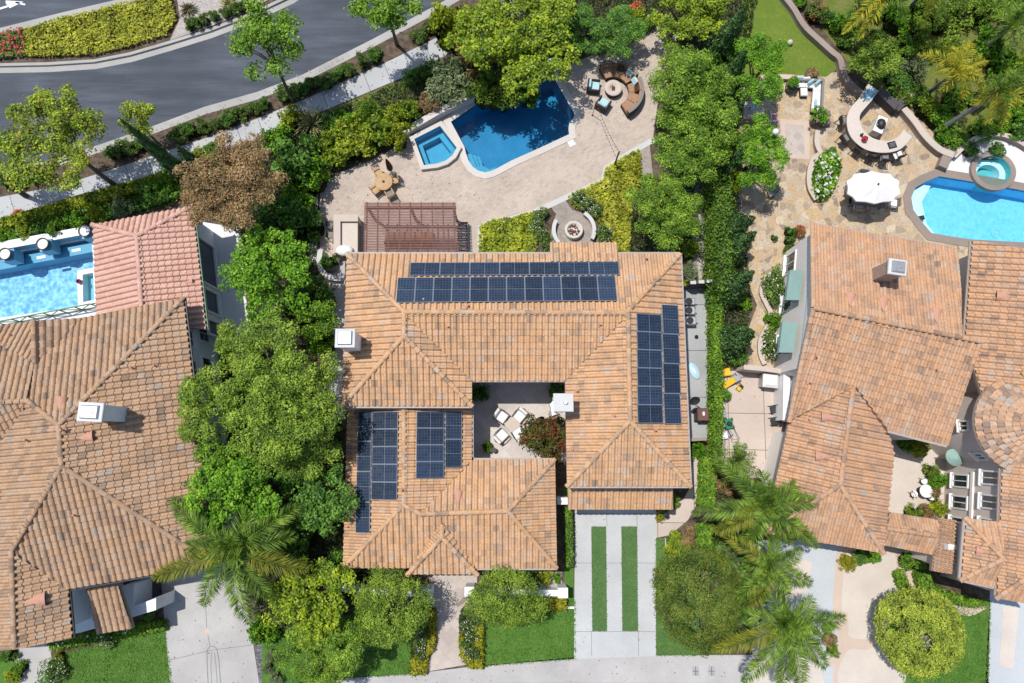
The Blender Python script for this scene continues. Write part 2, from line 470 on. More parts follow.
mt['counter_pale'] = concrete_mat('pale_counter_stone', (.60, .53, .47), stain=.1)
mt['stone_ring'] = concrete_mat('fire_pit_stone', (.60, .56, .50), stain=.2)
mt['ember'] = M('lava_rock', (.10, .06, .05), (.22, .08, .05), 12, .9, .1, bump=(20, .9, .05))
mt['awning'] = M('green_awning_fabric', (.28, .42, .38), (.25, .38, .345), 3, .9, .1)
mt['umbrella'] = M('umbrella_canvas', (.80, .78, .76), (.74, .72, .71), 2, .9, .1)
mt['brick'] = M('chimney_brick', (.34, .22, .17), (.42, .33, .27), 7, .9, .1, bump=(16, .6, .03))
mt['bark'] = M('tree_bark', (.10, .075, .055), (.17, .135, .105), 9, .95, .1, bump=(16, .8, .03))
mt['bark_grey'] = M('palm_bark', (.22, .215, .22), (.14, .135, .14), 7, .9, .1, bump=(10, .7, .03))
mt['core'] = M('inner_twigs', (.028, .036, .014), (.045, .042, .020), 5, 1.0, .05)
mt['bin'] = M('brown_plastic', (.14, .075, .06), (.12, .065, .052), 4, .5)
mt['yellow'] = M('yellow_plastic', (.75, .48, .03), (.65, .42, .03), 4, .5)
mt['green'] = M('green_plastic', (.02, .22, .12), (.02, .18, .10), 4, .5)
mt['bluepad'] = M('pale_blue_plastic', (.45, .62, .70), (.40, .58, .66), 4, .5)
mt['green_rail'] = M('green_rail_paint', (.10, .20, .13), (.08, .17, .11), 4, .5)
mt['terracotta'] = M('terracotta_pot', (.36, .20, .13), (.28, .16, .11), 6, .8)
mt['pot_brown'] = M('brown_glazed_pot', (.12, .085, .065), (.17, .12, .09), 6, .5)
mt['water_main'] = water_mat('clear_blue_water', (.62, .86, .95), 2.2, .2)
mt['water_pale'] = water_mat('clear_pale_water', (.80, .96, .99), 4.0, .25)
mt['pool_deep'] = M('deep_blue_plaster', (.060, .285, .47), (.040, .225, .40), 1.5, .7)
mt['pool_spa'] = M('blue_plaster', (.13, .43, .56), (.11, .37, .51), 2, .7)
mt['pool_shelf'] = M('pale_blue_plaster', (.40, .62, .72), (.34, .56, .66), 2, .7)
mt['pool_left'] = M('sky_blue_light_ripple_plaster', (.46, .68, .85), (.15, .37, .62), 4.2, .7, detail=1)  # pale and dark mottling paints in the rippling light on the pool floor
mt['pool_left_tile'] = M('blue_pool_tile', (.17, .38, .53), (.14, .33, .48), 8, .4)
mt['pool_right'] = M('aqua_light_ripple_plaster', (.17, .52, .78), (.27, .62, .84), 4.5, .7, detail=2)  # two-tone mottling hints at rippling light, put into the plaster colour
mt['pool_right_pale'] = M('pale_aqua_plaster', (.74, .90, .95), (.66, .86, .93), 3, .7)
mt['pool_teal'] = M('teal_plaster', (.10, .42, .44), (.14, .50, .50), 4, .7)
def glass():
    t = NT('window_glass'); return t.done(t.bsdf((.03, .04, .05), .06, .6))
mt['glass'] = glass()
def cells():
    t = NT('solar_cells')
    b = t.n('ShaderNodeTexBrick'); t.l(t.co(), b.inputs[0]); b.offset = 0
    b.inputs['Scale'].default_value = 1; b.inputs['Mortar Size'].default_value = .012; b.inputs['Mortar Smooth'].default_value = .4
    b.inputs['Brick Width'].default_value = .166; b.inputs['Row Height'].default_value = .166
    b.inputs['Color1'].default_value = (.010, .018, .036, 1); b.inputs['Color2'].default_value = (.014, .024, .048, 1)
    b.inputs['Mortar'].default_value = (.05, .07, .10, 1)
    col = t.mix(t.rng(t.noise(1.2, 3), .35, .7, 0, .5), b.outputs['Color'], (.022, .034, .060))
    oi = t.n('ShaderNodeObjectInfo'); col = t.mix(1.0, col, t.rng(oi.outputs['Random'], 0, 1, .8, 1.5), 'MULTIPLY')
    col = t.mix(t.rng(t.noise(3, 5, .7), .5, .8, 0, .22), col, (.12, .12, .115))
    return t.done(t.bsdf(col, t.rng(t.noise(4, 4), .3, .7, .16, .34), .5))
mt['cells'] = cells()
mt['panel_frame'] = M('panel_frame_metal', (.30, .34, .38), (.25, .29, .33), 5, .4, .5, .3)
# foliage
mt['lf_yellow'] = leaf_mat('yellow_green_leaf', (0.036, 0.075, 0.006), (0.188, 0.294, 0.018), (0.546, 0.637, 0.039))
mt['lf_bright'] = leaf_mat('bright_green_leaf', (0.024, 0.080, 0.006), (0.119, 0.294, 0.015), (0.351, 0.585, 0.039))
mt['lf_maple'] = leaf_mat('maple_leaf', (0.035, 0.072, 0.008), (0.201, 0.309, 0.023), (0.577, 0.655, 0.055), (.30, .17, .03), .10)
mt['lf_street'] = leaf_mat('street_tree_leaf', (0.030, 0.080, 0.008), (0.138, 0.281, 0.018), (0.364, 0.559, 0.046))
mt['lf_olive'] = leaf_mat('olive_green_leaf', (0.031, 0.065, 0.009), (0.165, 0.274, 0.028), (0.483, 0.631, 0.076))
mt['lf_willow'] = leaf_mat('feathery_leaf', (0.023, 0.064, 0.008), (0.141, 0.273, 0.023), (0.438, 0.633, 0.063), (.26, .22, .05), .05)
mt['lf_deep'] = leaf_mat('deep_green_leaf', (0.025, 0.069, 0.014), (0.099, 0.229, 0.032), (0.265, 0.480, 0.064))
mt['lf_shrub'] = leaf_mat('dull_green_leaf', (0.040, 0.083, 0.018), (0.132, 0.224, 0.045), (0.303, 0.421, 0.092))
mt['lf_dark'] = leaf_mat('dark_conifer_leaf', (0.024, 0.056, 0.022), (0.081, 0.173, 0.054), (0.201, 0.349, 0.107), trans=.12)
mt['lf_bronze'] = leaf_mat('bronze_leaf', (0.092, 0.072, 0.029), (0.283, 0.199, 0.087), (0.602, 0.424, 0.211), (.36, .16, .07), .12)
mt['lf_silver'] = leaf_mat('silver_green_leaf', (.10, .15, .06), (.20, .26, .12), (.38, .42, .22))
mt['lf_gold'] = leaf_mat('golden_hedge_leaf', (0.144, 0.162, 0.011), (0.323, 0.323, 0.019), (0.520, 0.480, 0.035))
mt['lf_lime'] = leaf_mat('lime_leaf', (0.072, 0.115, 0.009), (0.273, 0.347, 0.021), (0.581, 0.605, 0.048))
mt['lf_hedge'] = leaf_mat('clipped_hedge_leaf', (0.047, 0.116, 0.013), (0.157, 0.308, 0.025), (0.310, 0.482, 0.047))
mt['lf_palm'] = leaf_mat('palm_leaf', (0.029, 0.064, 0.009), (0.116, 0.211, 0.023), (0.342, 0.474, 0.067))
mt['lf_palm_yel'] = leaf_mat('yellow_palm_leaf', (0.084, 0.109, 0.012), (0.205, 0.227, 0.022), (0.369, 0.348, 0.036))
mt['lf_flax'] = leaf_mat('variegated_flax_leaf', (.12, .14, .04), (.30, .30, .10), (.50, .46, .20))
mt['lf_flax_dark'] = leaf_mat('bronze_flax_leaf', (.06, .05, .03), (.13, .11, .05), (.22, .18, .08))
mt['lf_cover'] = leaf_mat('ground_cover_leaf', (0.104, 0.126, 0.012), (0.342, 0.371, 0.032), (0.655, 0.655, 0.078))
mt['lf_topiary'] = leaf_mat('topiary_leaf', (0.092, 0.135, 0.019), (0.324, 0.408, 0.050), (0.636, 0.714, 0.099))
mt['lf_redbush'] = leaf_mat('red_flowering_leaf', (.055, .085, .020), (.120, .165, .035), (.215, .240, .055), (.42, .025, .05), .24)
mt['lf_ivy'] = leaf_mat('ivy_leaf', (0.032, 0.079, 0.011), (0.113, 0.224, 0.026), (0.254, 0.405, 0.048))
mt['fl_white'] = leaf_mat('white_petal', (.62, .62, .60), (.75, .75, .73), (.82, .82, .80), trans=.2)
mt['fl_red'] = leaf_mat('red_petal', (.40, .02, .03), (.50, .035, .05), (.62, .09, .10), trans=.2)
mt['fl_orange'] = leaf_mat('orange_petal', (.50, .08, .03), (.62, .12, .05), (.68, .20, .08), trans=.2)
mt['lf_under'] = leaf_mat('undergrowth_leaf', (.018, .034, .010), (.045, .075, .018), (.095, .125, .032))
mt['bark_pale'] = M('pale_bark', (.24, .205, .165), (.16, .13, .10), 9, .95, .1, bump=(16, .8, .03))
mt['lf_palm_gold'] = leaf_mat('golden_palm_leaf', (.15, .16, .018), (.40, .38, .03), (.64, .56, .05))
mt['chimney_cap'] = concrete_mat('stained_cap', (.68, .68, .67), stain=.32)
mt['lf_dome'] = leaf_mat('dome_tree_leaf', (0.026, 0.055, 0.010), (0.100, 0.169, 0.022), (0.267, 0.338, 0.052), (.26, .20, .04), .06)
mt['lf_litter'] = leaf_mat('dry_leaf', (0.160, 0.104, 0.048), (0.300, 0.210, 0.090), (0.390, 0.360, 0.120), trans=.1)
mt['court_grey'] = paver_mat('court_grey_paver', [(.27, .235, .21), (.33, .29, .26), (.36, .315, .285)], .22, .15, .5, (.22, .19, .17))
mt['lf_lawn'] = leaf_mat('lawn_blade', (0.055, 0.137, 0.021), (0.122, 0.246, 0.038), (0.221, 0.345, 0.068))
mt['twig_grey'] = M('bare_twig', (.34, .31, .30), (.24, .21, .20), 12, .9)
mt['lf_turf'] = leaf_mat('turf_blade', (0.078, 0.168, 0.054), (0.119, 0.225, 0.075), (0.175, 0.275, 0.106))
# ---------------------------------------------------------------- foliage
def quads_mesh(name, V, mi=None):
    """V: (n,4,3) array of leaf quads"""
    n = len(V)
    me = bpy.data.meshes.new(name)
    me.vertices.add(n * 4); me.vertices.foreach_set('co', V.astype(np.float32).ravel())
    me.loops.add(n * 4); me.loops.foreach_set('vertex_index', np.arange(n * 4, dtype=np.int32))
    me.polygons.add(n); me.polygons.foreach_set('loop_start', np.arange(0, n * 4, 4, dtype=np.int32))
    me.polygons.foreach_set('loop_total', np.full(n, 4, np.int32))
    if mi is not None: me.polygons.foreach_set('material_index', mi.astype(np.int32))
    me.update(calc_edges=True)
    return me
def unit(a): return a / np.maximum(np.linalg.norm(a, axis=1, keepdims=True), 1e-6)
def leaves_at(pos, nrm, L, Wd, jit=.5, droop=0.0, rnd=None):
    """diamond leaves at pos facing roughly nrm"""
    r = rnd or RNG
    n = len(pos)
    nn = unit(nrm + r.normal(0, jit, (n, 3)))
    t = unit(np.cross(nn, r.normal(0, 1, (n, 3))))
    if droop: t = unit(t + np.array([0, 0, -droop])); nn = unit(np.cross(t, np.cross(nn, t)))
    b = np.cross(nn, t)
    s = r.uniform(.7, 1.3, (n, 1))
    l, w = L * s * .5, Wd * s * .5
    k = nn * (Wd * .18)
    return np.stack([pos - t * l, pos + b * w + k - t * l * .1, pos + t * l, pos - b * w + k - t * l * .1], 1)
def crown_points(c, R, cl, n, lobes=6, zmin=-.35, inner=.55, seed=0, flat=0.0, gap=0.0, mass=.33):
    """branch masses scattered through an ellipsoid, clumps over each mass, then leaf points on the clumps"""
    r = np.random.default_rng(seed)
    c = np.array(c); R = np.array(R)
    if lobes < 3:      # a clipped, even crown
        K = int(3.2 * (R[0] * R[1] + R[0] * R[2] + R[1] * R[2]) / (cl * cl) * 1.7)
        d = unit(r.normal(0, 1, (K * 8, 3))); d = d[d[:, 2] > zmin]
        ae = np.linalg.norm(d * np.array([R[1] * R[2], R[0] * R[2], R[0] * R[1]]), axis=1)
        d = d[r.random(len(d)) < ae / ae.max()][:K]
        an = np.arctan2(d[:, 1], d[:, 0]); ph = r.uniform(0, 6.28, 4)
        bump = 1 + mass * .22 * (np.sin(an * 3 + ph[0]) * .5 + np.sin(an * 5 + ph[1] + d[:, 2] * 3) * .5 + np.sin(an * 2 + d[:, 2] * 6 + ph[2]) * .6)
        cc = c + d * R * (r.uniform(.9, 1.0, len(d)) * bump)[:, None]; cr = cl * r.uniform(.7, 1.15, len(d))
    else:
        m = max(7, int(lobes * 1.65 * (1 - .45 * gap)))
        # spread the masses over the disc (best of several tries), each with its own height and size
        ctr, rad = [], []
        for k in range(m):
            best, bd = None, -1
            for _ in range(7):
                a, q = r.uniform(0, 2 * PI), math.sqrt(r.random()) * (1 - mass * .72)
                p = np.array([q * math.cos(a), q * math.sin(a)])
                dd = min([np.linalg.norm(p - o[:2]) for o in ctr], default=1)
                if dd > bd: best, bd = p, dd
            q = np.linalg.norm(best)
            ctr.append(np.array([best[0], best[1], math.sqrt(max(0, 1 - q * q)) * r.uniform(.05, 1.0) - .2]))
            rad.append(mass * r.uniform(.55, 1.12) * (1.1 - .25 * q))
        ctr, rad = np.array(ctr), np.array(rad)
        cc, cr = [], []
        for p, q in zip(ctr, rad):
            rr = q * np.array([R[0], R[1], max(R[2], .55 * (R[0] + R[1]) * .5)]) * np.array([1, 1, .8])
            K = max(5, int(3.2 * (rr[0] * rr[1] + rr[0] * rr[2] + rr[1] * rr[2]) / (cl * cl) * (1 - gap * .5) * .62))
            d = unit(r.normal(0, 1, (K * 3, 3))); d = d[d[:, 2] > zmin - .1][:K]
            cc.append(c + p * R + d * rr * r.uniform(.55, 1.1, (len(d), 1))); cr.append(cl * r.uniform(.55, 1.2, len(d)))
        cc, cr = np.concatenate(cc), np.concatenate(cr)
    w = cr ** 2; idx = r.choice(len(cc), n, p=w / w.sum())
    q = unit(r.normal(0, 1, (n, 3))); q[:, 2] = np.where(q[:, 2] < -.3, -q[:, 2], q[:, 2])
    rr = r.uniform(.3, 1.0, n) ** .5
    # a few loose shoots stick out of the clumps
    rr = np.where(r.random(n) < .05, rr * r.uniform(1.1, 1.7, n), rr)
    pos = cc[idx] + q * (cr[idx] * rr)[:, None] * np.array([1, 1, .8 - flat])
    return pos, q, cc, r
def crown_mesh(c, R, cl, n, L, Wd, seed=0, up=.7, jit=.5, droop=0.0, **kw):
    pos, q, cc, r = crown_points(c, R, cl, n, seed=seed, **kw)
    nrm = q * .8 + np.array([0, 0, up])
    return leaves_at(pos, nrm, L, Wd, jit, droop, r), cc

def tree(name, label, cx, cy, rx, ry, zc, rz, leaf, cl=.5, L=.18, Wd=.09, dens=3.4, base=None, group=None, cat='tree', seed=None,
         bark='bark', tr=.14, limbs=7, rot=0.0, bare=None, **kw):
    """crown centre at photo point (cx,cy) at height zc, half-widths rx, ry in photo pixels"""
    C = P(cx, cy, zc); m = mpp(cx, cy, zc)
    seed = seed if seed is not None else int(cx * 7 + cy * 13)
    b = P(*base) if base else Vector((C.x, C.y, 0))
    b.z = 0
    root = thing(name, label, cat, b, 0, group)
    RX, RY = rx * m, ry * m
    area = PI * RX * RY
    n = int(dens * area / (L * Wd * .5))
    V, cc = crown_mesh((0, 0, 0), (RX, RY, rz), cl, n, L, Wd, seed, **kw)
    if rot:
        ca, sa = math.cos(rot), math.sin(rot)
        for A in (V, cc):
            x, y = A[..., 0].copy(), A[..., 1].copy()
            A[..., 0] = x * ca - y * sa; A[..., 1] = x * sa + y * ca
    off = np.array(C - b)
    V += off; cc = cc + off
    if bare:      # a patch where the leaves have died back to twigs
        q = P(bare[0], bare[1], zc + rz * .85) - b
        ce = V.mean(1); dd = np.hypot((ce[:, 0] - q.x) / .75, ce[:, 1] - q.y); rr_ = np.random.default_rng(3)
        ang = np.arctan2(ce[:, 1] - q.y, ce[:, 0] - q.x)
        keep = (dd > bare[2] * (1 + .25 * np.sin(ang * 3 + 1) + .12 * np.sin(ang * 7))) | (ce[:, 2] < zc) | (rr_.random(len(ce)) < .22)
        V = V[keep]; tw = MB(); rt = random.Random(4)
        for k in range(110):
            a = rt.uniform(0, 6.28); r0 = rt.uniform(0, bare[2] * .9); s0 = Vector((q.x + r0 * .75 * math.cos(a), q.y + r0 * math.sin(a), zc + rz * rt.uniform(.45, .72)))
            e0 = s0 + Vector((rt.uniform(-.3, .3), rt.uniform(-.3, .3), rt.uniform(.02, .3))); tw.tube([s0, s0.lerp(e0, .5) + Vector((rt.uniform(-.05, .05), rt.uniform(-.05, .05), .03)), e0], [.016, .012, .005], 4)
        tw.local('bare_branches', mt['twig_grey'], root)
    V[..., 2] = np.maximum(V[..., 2], .05)
    link_mesh('crown', quads_mesh('crown', V), mt[leaf], root)
    t = MB(); r = random.Random(seed)
    top = Vector(off) + Vector((0, 0, rz * .35))
    mid = Vector((off[0] * .45 + r.uniform(-.1, .1), off[1] * .45 + r.uniform(-.1, .1), max(.4, (zc - rz) * .75 + .2)))
    t.tube([(0, 0, -.05), (mid.x * .4, mid.y * .4, mid.z * .5), mid, (mid + top) / 2, top], [tr * 1.35, tr, tr * .85, tr * .5, tr * .16], 8)
    for i in range(limbs):
        e = Vector(cc[r.randrange(len(cc))])
        s = mid.lerp(top, r.uniform(0, .55)); h = s.lerp(e, .5) + Vector((0, 0, .12 * (e - s).length))
        t.tube([s, h, e], [tr * .5, tr * .32, tr * .1], 5)
    t.local('trunk', mt[bark], root)
    return root

SHRUBS = {}
def shrub_proto(kind, leaf, L, Wd, n, flower=None, nf=0, fL=.1, variant=0, up=.6, jit=.6, cl=.3, droop=0):
    key = (kind, variant)
    if key not in SHRUBS:
        V, cc = crown_mesh((0, 0, .42), (1.08, 1.08, .66), cl * .8, n, L, Wd, 100 + variant * 17 + len(SHRUBS), up=up, jit=jit, zmin=-.5, droop=droop, lobes=5, mass=.45)
        V[..., 2] = np.maximum(V[..., 2], .01)
        mi = np.zeros(len(V)); mats = [mt[leaf], mt['core']]
        me_v = [V]
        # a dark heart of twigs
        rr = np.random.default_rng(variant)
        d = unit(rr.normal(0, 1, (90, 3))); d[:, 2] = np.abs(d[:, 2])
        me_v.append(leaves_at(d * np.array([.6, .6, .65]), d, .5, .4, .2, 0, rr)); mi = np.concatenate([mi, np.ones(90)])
        if flower:
            q = unit(rr.normal(0, 1, (nf, 3))); q[:, 2] = np.abs(q[:, 2])
            p = q * np.array([1.0, 1.0, .75]) * rr.uniform(.75, 1.02, (nf, 1)) + np.array([0, 0, .4])
            me_v.append(leaves_at(p, q * .3 + np.array([0, 0, 1.0]), fL, fL, .3, 0, rr)); mi = np.concatenate([mi, np.full(nf, 2)])
            mats.append(mt[flower])
        me = quads_mesh(kind, np.concatenate(me_v), mi)
        for m in mats: me.materials.append(m)
        SHRUBS[key] = me
    return SHRUBS[key]
def shrub(kind, px, py, rpx, h, label, cat='shrub', group=None, name='shrub', ry=None, rot=None, variant=None):
    spec = {
        'green': ('lf_shrub', 0.158, 0.089, 1710), 'bright': ('lf_bright', 0.173, 0.096, 1520), 'deep': ('lf_deep', 0.158, 0.089, 1710), 'silver': ('lf_silver', 0.144, 0.059, 1900),
        'lime': ('lf_lime', 0.173, 0.104, 1520), 'yellow': ('lf_yellow', 0.173, 0.096, 1520), 'fine': ('lf_willow', 0.158, 0.052, 2470), 'bronze': ('lf_bronze', 0.158, 0.074, 1710), 'hedge': ('lf_hedge', 0.144, 0.089, 1900),
        'white': ('lf_bright', 0.173, 0.096, 1520, 'fl_white', 60, .11), 'red': ('lf_redbush', 0.122, 0.052, 4940), 'rose': ('lf_shrub', 0.173, 0.096, 1330, 'fl_white', 42, .12),
        'redflower': ('lf_shrub', 0.158, 0.089, 1330, 'fl_red', 70, .11), 'orange': ('lf_bronze', 0.173, 0.089, 950, 'fl_orange', 200, .2), 'gold': ('lf_gold', 0.144, 0.089, 1710), 'olive': ('lf_olive', 0.144, 0.067, 1900),
    }[kind]
    v = variant if variant is not None else int(px * 3 + py) % 3
    me = shrub_proto(kind, *spec[:4], *(spec[4:] if len(spec) > 4 else ()), variant=v)
    p = P(px, py, h * .45); m = mpp(px, py, h * .4)
    o = bpy.data.objects.new(name, me); COL.objects.link(o)
    o.location = (p.x, p.y, 0)
    o.rotation_euler = (0, 0, rot if rot is not None else random.uniform(0, 6.28))
    o.scale = (rpx * m, (ry or rpx) * m, h)
    return tag(o, label, cat, group)

def hedge(label, poly, h, leaf='lf_hedge', dens=3.0, L=.14, Wd=.08, name='hedge', cat='hedge', group=None, flower=None, nf=0, lump=.05, fL=.14, z0=0.0):
    """clipped hedge over an xy polygon: twig core and leaves on top and sides"""
    c = np.array([p[:2] for p in poly]).mean(0)
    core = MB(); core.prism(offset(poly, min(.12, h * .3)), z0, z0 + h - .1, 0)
    a = np.array(poly); nxt = np.roll(a, -1, 0)
    area = abs((a[:, 0] * nxt[:, 1] - nxt[:, 0] * a[:, 1]).sum()) / 2
    n = max(60, int(dens * area / (L * Wd * .5)))
    q = scatter(poly, n)
    z = z0 + h + RNG.normal(0, lump, len(q)) - .04
    top = leaves_at(np.c_[q, z], np.tile([0, 0, 1.0], (len(q), 1)), L, Wd, .65)
    segs = nxt - a; ln = np.linalg.norm(segs, axis=1)
    per = ln.sum(); ns = int(dens * per * h / (L * Wd * .5) * .7)
    i = RNG.choice(len(a), ns, p=ln / per); t = RNG.random((ns, 1))
    area2 = (a[:, 0] * nxt[:, 1] - nxt[:, 0] * a[:, 1]).sum()
    nr = np.c_[segs[:, 1], -segs[:, 0], np.zeros(len(a))] / np.maximum(ln, 1e-6)[:, None] * (1 if area2 > 0 else -1)
    pos = a[i] + segs[i] * t + nr[i][:, :2] * RNG.normal(0, lump, (ns, 1))
    side = leaves_at(np.c_[pos, z0 + RNG.uniform(.03, h, ns)], nr[i] + np.array([0, 0, .4]), L, Wd, .5)
    Vs = [top, side]; mi = [np.zeros(len(top)), np.zeros(len(side))]
    mats = [mt[leaf]]
    if flower:
        q = scatter(poly, nf)
        Vs.append(leaves_at(np.c_[q, z0 + h + RNG.uniform(-.05, .12, len(q))], np.tile([0, 0, 1.0], (len(q), 1)), fL, fL, .3)); mi.append(np.full(len(q), 1)); mats.append(mt[flower])
    b = Vector((c[0], c[1], z0))
    root = thing(name, label, cat, b, 0, group)
    V = np.concatenate(Vs) - np.array([b.x, b.y, b.z])
    link_mesh('foliage', quads_mesh('foliage', V, np.concatenate(mi)), mats, root)
    core.build('branches', mt['core'], root)
    return root
def cover(name, poly, h, leaf, dens=2.0, L=.2, Wd=.11, flower=None, nf=0, lump=.5, kind='stuff', fL=.16):
    """ground cover nobody could count"""
    a = np.array([p[:2] for p in poly]); nxt = np.roll(a, -1, 0)
    area = abs((a[:, 0] * nxt[:, 1] - nxt[:, 0] * a[:, 1]).sum()) / 2
    n = int(dens * area / (L * Wd * .5))
    q = scatter(poly, n)
    ph = RNG.uniform(0, 6.28, 6)
    s = (np.sin(q[:, 0] * 5.1 + ph[0]) + np.sin(q[:, 1] * 6.3 + ph[1]) + np.sin((q[:, 0] + q[:, 1]) * 4.1 + ph[2]) + np.sin((q[:, 0] - q[:, 1]) * 7.3 + ph[3])) / 4
    z = h * (1 - lump + lump * (s * .5 + .5)) * RNG.uniform(.35, 1.0, len(q)) + .02
    g = np.c_[np.cos(q[:, 0] * 5.1 + ph[0]), np.cos(q[:, 1] * 6.3 + ph[1]), np.full(len(q), 2.2)]
    V = [leaves_at(np.c_[q, z], g * np.array([-1, -1, 1]), L, Wd, .9)]; mi = [np.zeros(len(q))]; mats = [mt[leaf]]
    if flower:
        q = scatter(poly, nf)
        V.append(leaves_at(np.c_[q, h + RNG.uniform(0, .1, len(q))], np.tile([0, 0, 1.0], (len(q), 1)), fL, fL, .3)); mi.append(np.ones(len(q))); mats.append(mt[flower])
    return tag(link_mesh(name, quads_mesh(name, np.concatenate(V), np.concatenate(mi)), mats), kind=kind)

def frond_quads(a, b, rise, n, ll, lw, r, plume=.5, mid=None):
    """a palm frond from a to b arching by rise: leaflets both sides; returns leaf quads and the midrib's points"""
    a, b = Vector(a), Vector(b)
    k = 14
    pts = [a.lerp(b, i / k) + Vector((0, 0, rise * 4 * (i / k) * (1 - i / k) * (1.15 - .3 * i / k))) for i in range(k + 1)]
    A = np.array([tuple(p) for p in pts])
    t = r.uniform(.08, 1.0, n)
    f = t * k; i = np.minimum(f.astype(int), k - 1); w = (f - i)[:, None]
    pos = A[i] * (1 - w) + A[i + 1] * w
    d = unit(A[i + 1] - A[i])
    side = unit(np.cross(d, np.tile([0, 0, 1.0], (n, 1)))) * np.where(r.random(n) < .5, -1, 1)[:, None]
    upv = np.cross(side, d); upv *= np.sign(upv[:, 2:3] + 1e-9)
    env = np.sin(np.clip(t * .86 + .14, 0, 1) * PI) ** .55
    dirn = unit(side * 1.0 + d * r.uniform(.45, .95, (n, 1)) + upv * r.normal(.12, plume, (n, 1)) + np.array([0, 0, -.18]))
    l = (ll * env * r.uniform(.75, 1.15, n))[:, None]
    nn = unit(np.cross(dirn, np.cross(upv, dirn)) + r.normal(0, .25, (n, 3)))
    bb = unit(np.cross(nn, dirn)) * lw * .5
    dr = np.array([0, 0, -1.0]) * l * .12
    V = np.stack([pos, pos + dirn * l * .5 + bb, pos + dirn * l + dr, pos + dirn * l * .5 - bb], 1)
    return V, pts
def palm(label, cx, cy, zc, tips, base=None, leaf='lf_palm', leaf2=None, yellow=(), ztip=-1.2, rise=.9, n=230, ll=.75, lw=.042, tr=.16, plume=.75, group=None, inner=5):
    C = P(cx, cy, zc)
    b = P(*base) if base else Vector((C.x, C.y, 0)); b.z = 0
    root = thing('palm_tree', label, 'palm tree', b, 0, group)
    r = np.random.default_rng(int(cx + cy * 3)); rr = random.Random(int(cx * 3 + cy))
    V, mi = [], []
    rib = MB()
    ends = [(P(x, y, zc + ztip + rr.uniform(-.35, .35)), i) for i, (x, y) in enumerate(tips)]
    for q in range(inner):
        a = rr.uniform(0, 6.28); l = rr.uniform(.6, 1.3)
        ends.append((C + Vector((math.cos(a) * l, math.sin(a) * l, rr.uniform(.5, 1.3))), -1))
    for e, i in ends:
        ln = (e - C).length
        v, pts = frond_quads(C - b, e - b, rise if i >= 0 else .25, int(n * max(.5, ln / 3.2)), ll * (1 if i >= 0 else .75), lw, r, plume)
        V.append(v); mi.append(np.full(len(v), 1 if i in yellow else 0))
        rib.tube(pts, [.035 - .028 * j / (len(pts) - 1) for j in range(len(pts))], 5)
    link_mesh('crown', quads_mesh('crown', np.concatenate(V), np.concatenate(mi)), [mt[leaf], mt[leaf2 or 'lf_palm_yel']], root)
    rib.local('frond_midrib', mt['lf_palm'], root)
    t = MB(); o = C - b
    k = 9
    pts = [Vector((o.x * (i / k), o.y * (i / k), -.05 + o.z * i / k)) for i in range(k + 1)]
    t.tube(pts, [tr * (1.35 - .5 * min(1, i / 3) + (.12 if i >= k - 1 else 0)) for i in range(k + 1)], 10)
    t.local('trunk', mt['bark_grey'], root)
    return root
def rosette(label, px, py, rpx, leaf, n=46, w=.07, h=.7, name='flax_plant', cat='flax', group=None):
    p = P(px, py, .3); R = rpx * mpp(px, py, .3); r = np.random.default_rng(int(px * 5 + py))
    V = []
    for i in range(n):
        a = r.uniform(0, 2 * PI); l = R * r.uniform(.65, 1.1); e = r.uniform(.15, 1.15)
        d = np.array([math.cos(a) * math.cos(e), math.sin(a) * math.cos(e), math.sin(e)]); s = np.array([-math.sin(a), math.cos(a), 0]) * w * .5
        m = d * l * .6; tip = m + np.array([d[0], d[1], d[2] * .1 - .15]) * l * .5
        V.append([s * .6, m + s, m - s, -s * .6]); V.append([m + s, tip + s * .08, tip - s * .08, m - s])
    V = np.array(V) + np.array([0, 0, .03])
    return tag(link_mesh(name, quads_mesh(name, V), mt[leaf], None, (p.x, p.y, 0)), label, cat, group)

def cypress(label, base, tip, h, rmax, leaf='lf_dark', group=None, n=5200, name='cypress_tree', seed=1, tilt=True):
    """slim cone tree; base and tip are photo points"""
    b = P(*base); t = P(tip[0], tip[1], h)
    root = thing(name, label, 'cypress', b, 0, group)
    ax = t - b
    r = np.random.default_rng(seed)
    u = 1 - np.sqrt(r.random(n)); u = np.clip(u, 0, 1)
    a = r.uniform(0, 2 * PI, n)
    prof = rmax * np.minimum(1, (1 - u) * 1.25) ** .8 * np.minimum(1, .35 + u * 5) * (1 + .16 * np.sin(a * 5 + u * 21) + .1 * np.sin(a * 3 - u * 34))
    rad = prof * r.uniform(.72, 1.03, n)
    pos = np.c_[np.cos(a) * rad + ax.x * u, np.sin(a) * rad + ax.y * u, .1 + ax.z * u]
    nr = np.c_[np.cos(a), np.sin(a), np.full(n, .35)]
    V = leaves_at(pos, nr, .20, .08, .4, -.9, r)
    link_mesh('crown', quads_mesh('crown', V), mt[leaf], root)
    m = MB(); m.tube([(0, 0, -.05), ax * .5, ax * .94], [.10, .07, .02], 8)
    m.local('trunk', mt['bark'], root)
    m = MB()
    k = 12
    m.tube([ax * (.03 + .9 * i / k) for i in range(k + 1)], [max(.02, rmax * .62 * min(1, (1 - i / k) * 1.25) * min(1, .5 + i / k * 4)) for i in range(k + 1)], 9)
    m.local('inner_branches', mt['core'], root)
    return root

